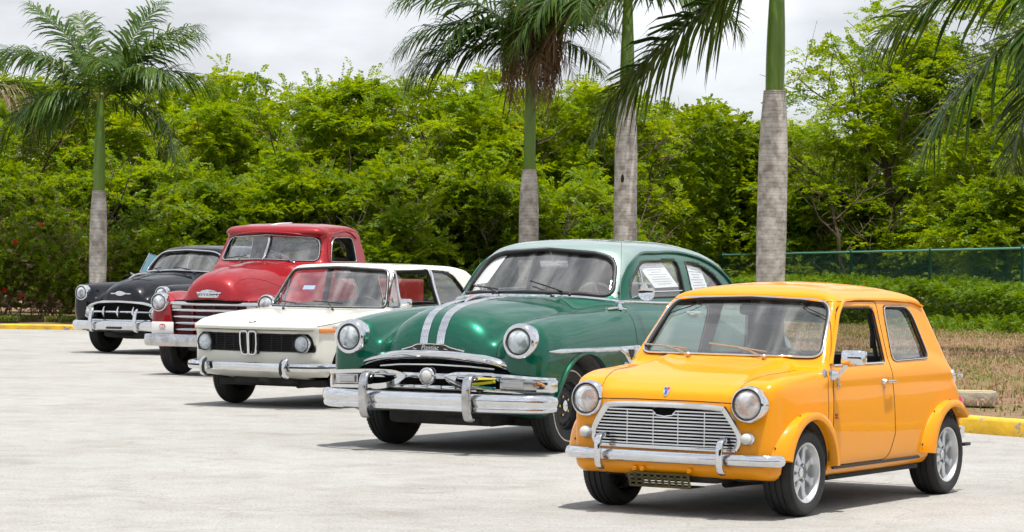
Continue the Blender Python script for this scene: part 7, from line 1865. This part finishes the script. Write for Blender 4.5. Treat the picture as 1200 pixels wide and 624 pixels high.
def build_palms():
    def fan(rg, az0, n, e0=(20, 75), e1=(-75, -40), lf=(.85, 1.1)):
        return [(az0+360*i/n+rg.uniform(-12, 12), rg.uniform(*e0), rg.uniform(*e1), rg.uniform(*lf), False) for i in range(n)]
    rg = np.random.default_rng(5)
    # azimuth 0 = picture right, 180 = picture left, 90 = away
    make_palm(-8.30, 56.4, 2.74, 4.60, .34, .27, [(12, 50, -40, .95, False), (-18, 5, -85, .95, False), (168, 55, -25, 1.05, False), (192, 15, -75, .95, False), (35, 62, 5, 1.0, False), (150, 74, 25, 1.0, False), (100, 75, 20, .95, False), (-80, 55, -30, .9, False), (70, 45, -50, .95, False), (130, 30, -70, .95, False), (205, 50, -20, 1.1, False), (-40, 45, -50, .9, False), (60, 78, 40, .95, False), (340, 60, 0, 1.0, False), (180, 5, -88, .75, False), (220, 20, -80, .8, False)],
              'slim royal palm with full green crown, behind the black car at the left', L=2.75, seed=1, lean=(.004, 0))
    make_palm(.34, 59, 3.36, 6.05, .40, .29, [(178, 35, -50, 1.1, False), (165, 50, -25, 1.15, False), (190, 20, -55, 1.05, False), (200, 55, -5, 1.1, False), (172, 8, -50, 1.05, False), (20, 45, -40, .8, False), (-10, 65, 0, .9, False), (60, 60, -20, 1, False), (100, 70, 10, 1, False), (150, 75, 30, 1.0, False), (-70, 60, -30, .8, False), (215, 40, -60, .9, False), (35, 30, -60, .75, False), (-35, 10, -85, .5, True), (200, 0, -85, .5, True), (120, 5, -85, .5, True), (-90, 0, -88, .45, True)],
              'royal palm with a brown matted skirt of dry stalks under its crown', L=2.9, seed=2, dead=13)
    make_palm(2.32, 58, 4.86, 6.95, .46, .34, [(185, 40, -70, 1.0, False), (200, 10, -80, 1.0, False), (175, 15, -85, 1.05, False), (215, 25, -75, .9, False), (240, 30, -75, .9, False), (10, 30, -70, .9, False), (60, 60, -20, 1, False), (120, 50, -40, 1, False), (-40, 30, -70, .8, False), (160, 5, -88, .85, False), (192, -5, -88, .85, True), (-90, 50, -40, .8, False)],
              'tall royal palm with a small dark hole in its pale trunk', L=3.2, seed=3, holes=((3.15, -.25),))
    make_palm(4.12, 45, 4.21, 6.45, .46, .35, [(180, -30, -62, 1.35, False), (172, -38, -50, 1.25, False), (195, 10, -60, 1.2, False), (190, 55, -20, 1.1, False), (15, 20, -75, .62, False), (-20, 50, -30, .7, False), (60, 60, -20, 1, False), (120, 50, -40, 1, False), (-90, 50, -40, .8, False), (30, 60, 0, .9, False)],
              'thick royal palm rising directly behind the yellow car roof', L=3.1, seed=4, lean=(.010, 0))
    make_palm(8.75, 42, 4.3, 5.9, .44, .36, [(186, -25, -64, 1.12, False), (198, -48, -78, .95, False), (174, 15, -50, 1.1, False), (192, 58, -5, 1.0, False), (230, 5, -85, .9, False), (182, -55, -80, .9, True), (60, 60, -20, 1, False), (-90, 50, -40, .9, False), (0, 30, -60, 1, False)],
              'royal palm whose fronds hang into the top right corner', L=3.5, seed=6)
    make_palm(-11.45, 60, 3.6, 5.0, .40, .32, [(-5, 30, -75, .6, True), (10, 0, -85, .7, True), (-15, 10, -85, .65, True), (30, 40, -50, .7, False), (90, 60, -20, .9, False), (160, 60, -20, 1, False), (200, 40, -30, 1, False), (-60, 30, -60, .5, False)],
              'royal palm just outside the left edge with withered brown fronds', L=2.6, seed=7)
def build_behind():
    # unseen wood added behind the camera to give dark reflections in chrome and paint
    rg = np.random.default_rng(91); n = 15000; x = rg.uniform(-70, 70, n); y = -34-rg.uniform(0, 5, n); hh = 6.5+2.0*noise2(x, x*0, 5, 5)+1.2*noise2(x, x*0, 1.7, 6); z = hh*rg.uniform(0, 1, n)**.8
    v = rg.normal(0, .7, (n, 3))+np.array([0, .6, .5]); me = leaf_mesh('reflection_wood', [sprigs(rg, np.stack([x, y, z], 1), v, .9, 4, .65, .24, tint=np.clip(noise2(x, z*1.4, 2.9, 15)*.6, 0, 1))], LM['dark']); o = link_mesh('reflection_wood', me); tag(o, 'unseen wood added behind the camera for reflections', 'wood', kind='stuff')
if want('palm'): build_palms()
if want('behind'): build_behind()

def build_trees():
    # prototypes: (H, W, D ...) in metres, then placed and copied
    T = {}
    T['f1'] = make_tree(21, 5.6, 5.6, 4.2, 'feather', .12, 130, 60, .100, .023, .32, 7, name='feathery_tree')
    T['f2'] = make_tree(22, 5.9, 5.4, 4.0, 'feather', .10, 130, 60, .100, .024, .30, 7, name='feathery_tree')
    T['m1'] = make_tree(23, 4.4, 4.8, 3.6, 'bright', .08, 105, 56, .105, .028, .28, 6, name='leafy_tree')
    T['b1'] = make_tree(24, 5.2, 5.0, 3.8, 'bright', .10, 120, 58, .10, .025, .30, 6, name='leafy_tree')
    T['d1'] = make_tree(25, 3.2, 4.6, 3.0, 'mid', .02, 95, 56, .12, .036, .26, 5, name='dark_shrub', flat=.9)
    T['w1'] = make_tree(26, 7.2, 6.6, 4.6, 'bright', .12, 170, 54, .105, .024, .34, 6, trunks=4, name='tall_tree')
    T['s1'] = make_tree(27, 2.0, 2.4, 1.8, 'mid', .0, 34, 46, .10, .024, .22, 5, name='shrub', flat=.9)
    # the wood behind them, read as one mass
    rg = np.random.default_rng(77); n = 42000; x = rg.uniform(-22, 26, n); y = 74+.0*x+rg.uniform(0, 4, n)+np.maximum(0, x-3)*1.9; hh = 5.0+.8*noise2(x, x*0, 2.6, 5)+.5*noise2(x, x*0, .8, 6)+np.maximum(0, np.minimum(x-10, 5))*.40
    z = hh*rg.uniform(0, 1, n)**.8; c = np.stack([x, y-.6*noise2(x, z, 1.1, 8), z], 1); v = rg.normal(0, .6, (n, 3))+np.array([0, -.6, .5])
    me = leaf_mesh('thicket', [sprigs(rg, c, v, .34, 4, .17, .052, tint=np.clip(noise2(x, z*1.4, .9, 15)*.6, 0, 1))], LM['mid']); o = link_mesh('thicket', me); tag(o, 'dense green thicket closing the view behind the trees', 'thicket', kind='stuff')
    used = set()
    def P(k, x, y, s, lab, rz=0.0, cat='tree', grp='wild trees growing behind the parking area', hs=1.0):
        o = T[k] if k not in used else copy_tree(T[k]); used.add(k)
        put(o, x, y, .05, (s, s, s*hs), rz, lab, cat, grp)
    P('f1', -10.6, 66.5, .94, 'feathery yellow-green tree at the far left behind the slim palm', .3)
    P('f2', -7.0, 66.0, .95, 'feathery yellow-green tree rising above the black sedan', 1.9)
    P('f1', -3.6, 66.8, .97, 'feathery yellow-green tree rising above the red pickup cab', 2.6)
    P('f2', -.6, 68.5, 1.02, 'feathery yellow-green tree between the red pickup and the green sedan', 4.2)
    P('f1', 2.1, 71.0, .98, 'feathery yellow-green tree rising between the two middle palms', .9)
    P('f2', 4.3, 84.0, .92, 'feathery tree behind the gap between the two palms right of centre', 2.2)
    P('b1', -12.6, 62.5, .86, 'fresh green tree at the left edge beside the withered frond', .4)
    P('b1', 6.9, 88.0, 1.0, 'fresh green tree beyond the far end of the fence', 1.0)
    P('m1', -8.6, 62.3, .86, 'mid green tree filling the space left of the black sedan roof', .2)
    P('m1', -5.0, 62.8, .84, 'mid green tree directly behind the black sedan and pickup', 2.2)
    P('m1', -1.6, 63.5, .88, 'mid green tree behind the white coupe', 3.6)
    P('m1', 1.5, 65.5, .80, 'mid green tree behind the green sedan roof', 5.0)
    P('m1', 2.7, 72.5, .86, 'mid green tree in shade behind the palm trunks right of centre', 1.3)
    P('w1', 10.9, 78.0, 1.28, 'tall loose fresh-green tree beyond the fence, highest on the right', .6)
    P('w1', 15.0, 74.5, 1.22, 'tall fresh-green tree beyond the fence at the right edge', 2.4)
    P('f1', 7.4, 82.5, .95, 'yellow-green tree beyond the fence just left of the tall one', 3.3)
    P('b1', 12.9, 70.5, 1.15, 'lower fresh-green tree beyond the fence, under the hanging palm fronds', 4.0)
    P('d1', -11.2, 59.8, .82, 'dark shrub low at the left edge behind the flowering plant', .0, 'shrub', 'dark shrubs under the trees')
    P('d1', -6.9, 60.2, .88, 'dark shrub low behind the black sedan', 1.1, 'shrub', 'dark shrubs under the trees')
    P('d1', -3.2, 60.8, .92, 'dark shrub low behind the red pickup', 2.1, 'shrub', 'dark shrubs under the trees')
    P('d1', .1, 62.0, .92, 'dark shrub low behind the white coupe roof', 3.0, 'shrub', 'dark shrubs under the trees')
    P('d1', 2.2, 66.5, .85, 'dark shrub low behind the pale palm trunk with the hole', 4.1, 'shrub', 'dark shrubs under the trees')
    P('d1', 5.6, 84.0, 1.15, 'dark shrub beyond the far left end of the fence', .5, 'shrub', 'dark shrubs under the trees')
    P('d1', 9.3, 75.5, 1.05, 'dark shrub beyond the fence below the tall loose tree', 2.5, 'shrub', 'dark shrubs under the trees')
    P('d1', 12.5, 67.5, 1.0, 'dark shrub beyond the fence at the right edge', 3.9, 'shrub', 'dark shrubs under the trees')
    P('s1', 7.6, 76.5, .9, 'small green bush poking over the fence near its middle', .4, 'shrub', 'dark shrubs under the trees')
    P('s1', -8.2, 58.3, .62, 'small green bush at the kerb beside the slim palm', 1.4, 'shrub', 'dark shrubs under the trees')
    # bent dead limbs showing in the canopy
    rg = np.random.default_rng(31)
    for (x, y, z0, dx, L, lab) in ((9.2, 74.5, .1, -.25, 3.2, 'bare forked trunk leaning in front of the tall tree beyond the fence'), (6.6, 85.5, .1, .30, 2.9, 'thin bare trunk with sparse large leaves just left of the thick palm')):
        t = empty('bare_tree', (x, y, z0)); tag(t, lab, 'tree'); mb = MB(); e = []; branch_mb(mb, rg, (0, 0, 0), (dx, 0, 1), L, .075, 2, e, .75, .1, 6); mb.build('trunk', [M['bark']], t)
        if L < 3:
            n = 240; idx = rg.integers(len(e), size=n); Pp = np.array([e[i][0] for i in idx])+rg.normal(0, .12, (n, 3)); link_mesh('crown', leaf_mesh('crown', [sprigs(rg, Pp, rg.normal(0, 1, (n, 3))*np.array([1, 1, .3]), .34, 5, .15, .045, tint=rg.uniform(.2, .55, n))], LM['bright']), t)
    # flowering shrub at the left edge
    f = empty('flowering_shrub', (-9.9, 57.6, .1)); tag(f, 'scraggly dry-stemmed shrub with a few red flowers at the left edge', 'shrub')
    mb = MB(); e = []
    for i in range(26):
        x0 = rg.uniform(-1.9, 1.9); branch_mb(mb, rg, (x0, rg.uniform(-.4, .4), 0), (rg.normal(0, .25), rg.normal(0, .2), 1), rg.uniform(1.0, 2.2), .016, 1, e, .5, .3, 5)
    mb.build('stem', [M['straw_mat']], f)
    n = 2100; idx = rg.integers(len(e), size=n); Pp = np.array([e[i][0] for i in idx])+rg.normal(0, .20, (n, 3)); Pp[:, 2] = np.maximum(.1, Pp[:, 2]*rg.uniform(.45, 1.0, n))
    link_mesh('foliage', leaf_mesh('foliage', [sprigs(rg, Pp, rg.normal(0, 1, (n, 3)), .18, 4, .085, .024, tint=rg.uniform(0, .6, n))], LM['mid']), f)
    n = 1100; idx = rg.integers(len(e), size=n); Pp = np.array([e[i][0] for i in idx])+rg.normal(0, .25, (n, 3)); Pp[:, 2] *= rg.uniform(.2, .9, n)
    link_mesh('dry_leaves', leaf_mesh('dry_leaves', [sprigs(rg, Pp, rg.normal(0, 1, (n, 3)), .14, 3, .075, .020, tint=rg.uniform(0, .6, n))], LM['palm_dry']), f)
    for (u, v) in ((18, 283), (25, 347), (47, 262), (4, 340)):
        Y = 57.0; X = (u-600)/3300*Y; Zz = 1.443+(298-v)/3300*Y
        c = np.array([X, Y, Zz])-np.array([-9.9, 57.6, .1]); n = 9; d = rg.normal(0, 1, (n, 3)); V, F, T_ = sprigs(rg, np.tile(c, (n, 1)), d, .02, 1, .075, .034, droop=0); link_mesh('flower', leaf_mesh('flower', [(V, F, T_)], LM['flower']), f)
if want('tree'): build_trees()
if want('green'): build_greenery()
if want('fence'): build_fence()
# ------------------------------------------------------------------ placing
POSE = {'mini': (1.13, 16.44, 31.7), 'pont': (-.26, 21.72, 29.5), 'bmw': (-2.14, 27.6, 29.2), 'truck': (-3.39, 34.3, 23.5), 'chev': (-5.42, 41.75, 30.)}
if want('mini'): build_small_car(POSE['mini'])
if want('pont'): build_green_sedan(POSE['pont'])
if want('bmw'): build_white_coupe(POSE['bmw'])
if want('truck'): build_pickup(POSE['truck'])
if want('chev'): build_black_sedan(POSE['chev'])
# ------------------------------------------------------------------ camera, sun, sky
def camera():
    c = bpy.data.cameras.new('camera'); o = bpy.data.objects.new('camera', c); COL.objects.link(o)
    c.sensor_fit = 'HORIZONTAL'; c.sensor_width = 36; c.lens = 36*3300/1200; c.clip_start = .5; c.clip_end = 3000
    o.location = (0, 0, 1.443)
    pitch = math.atan((312-305.5)/3300)
    M4 = Matrix.Rotation(R(90)-pitch, 4, 'X') @ Matrix.Rotation(.0125, 4, 'Z')
    M4.translation = o.location; o.matrix_world = M4
    scene.camera = o
camera()
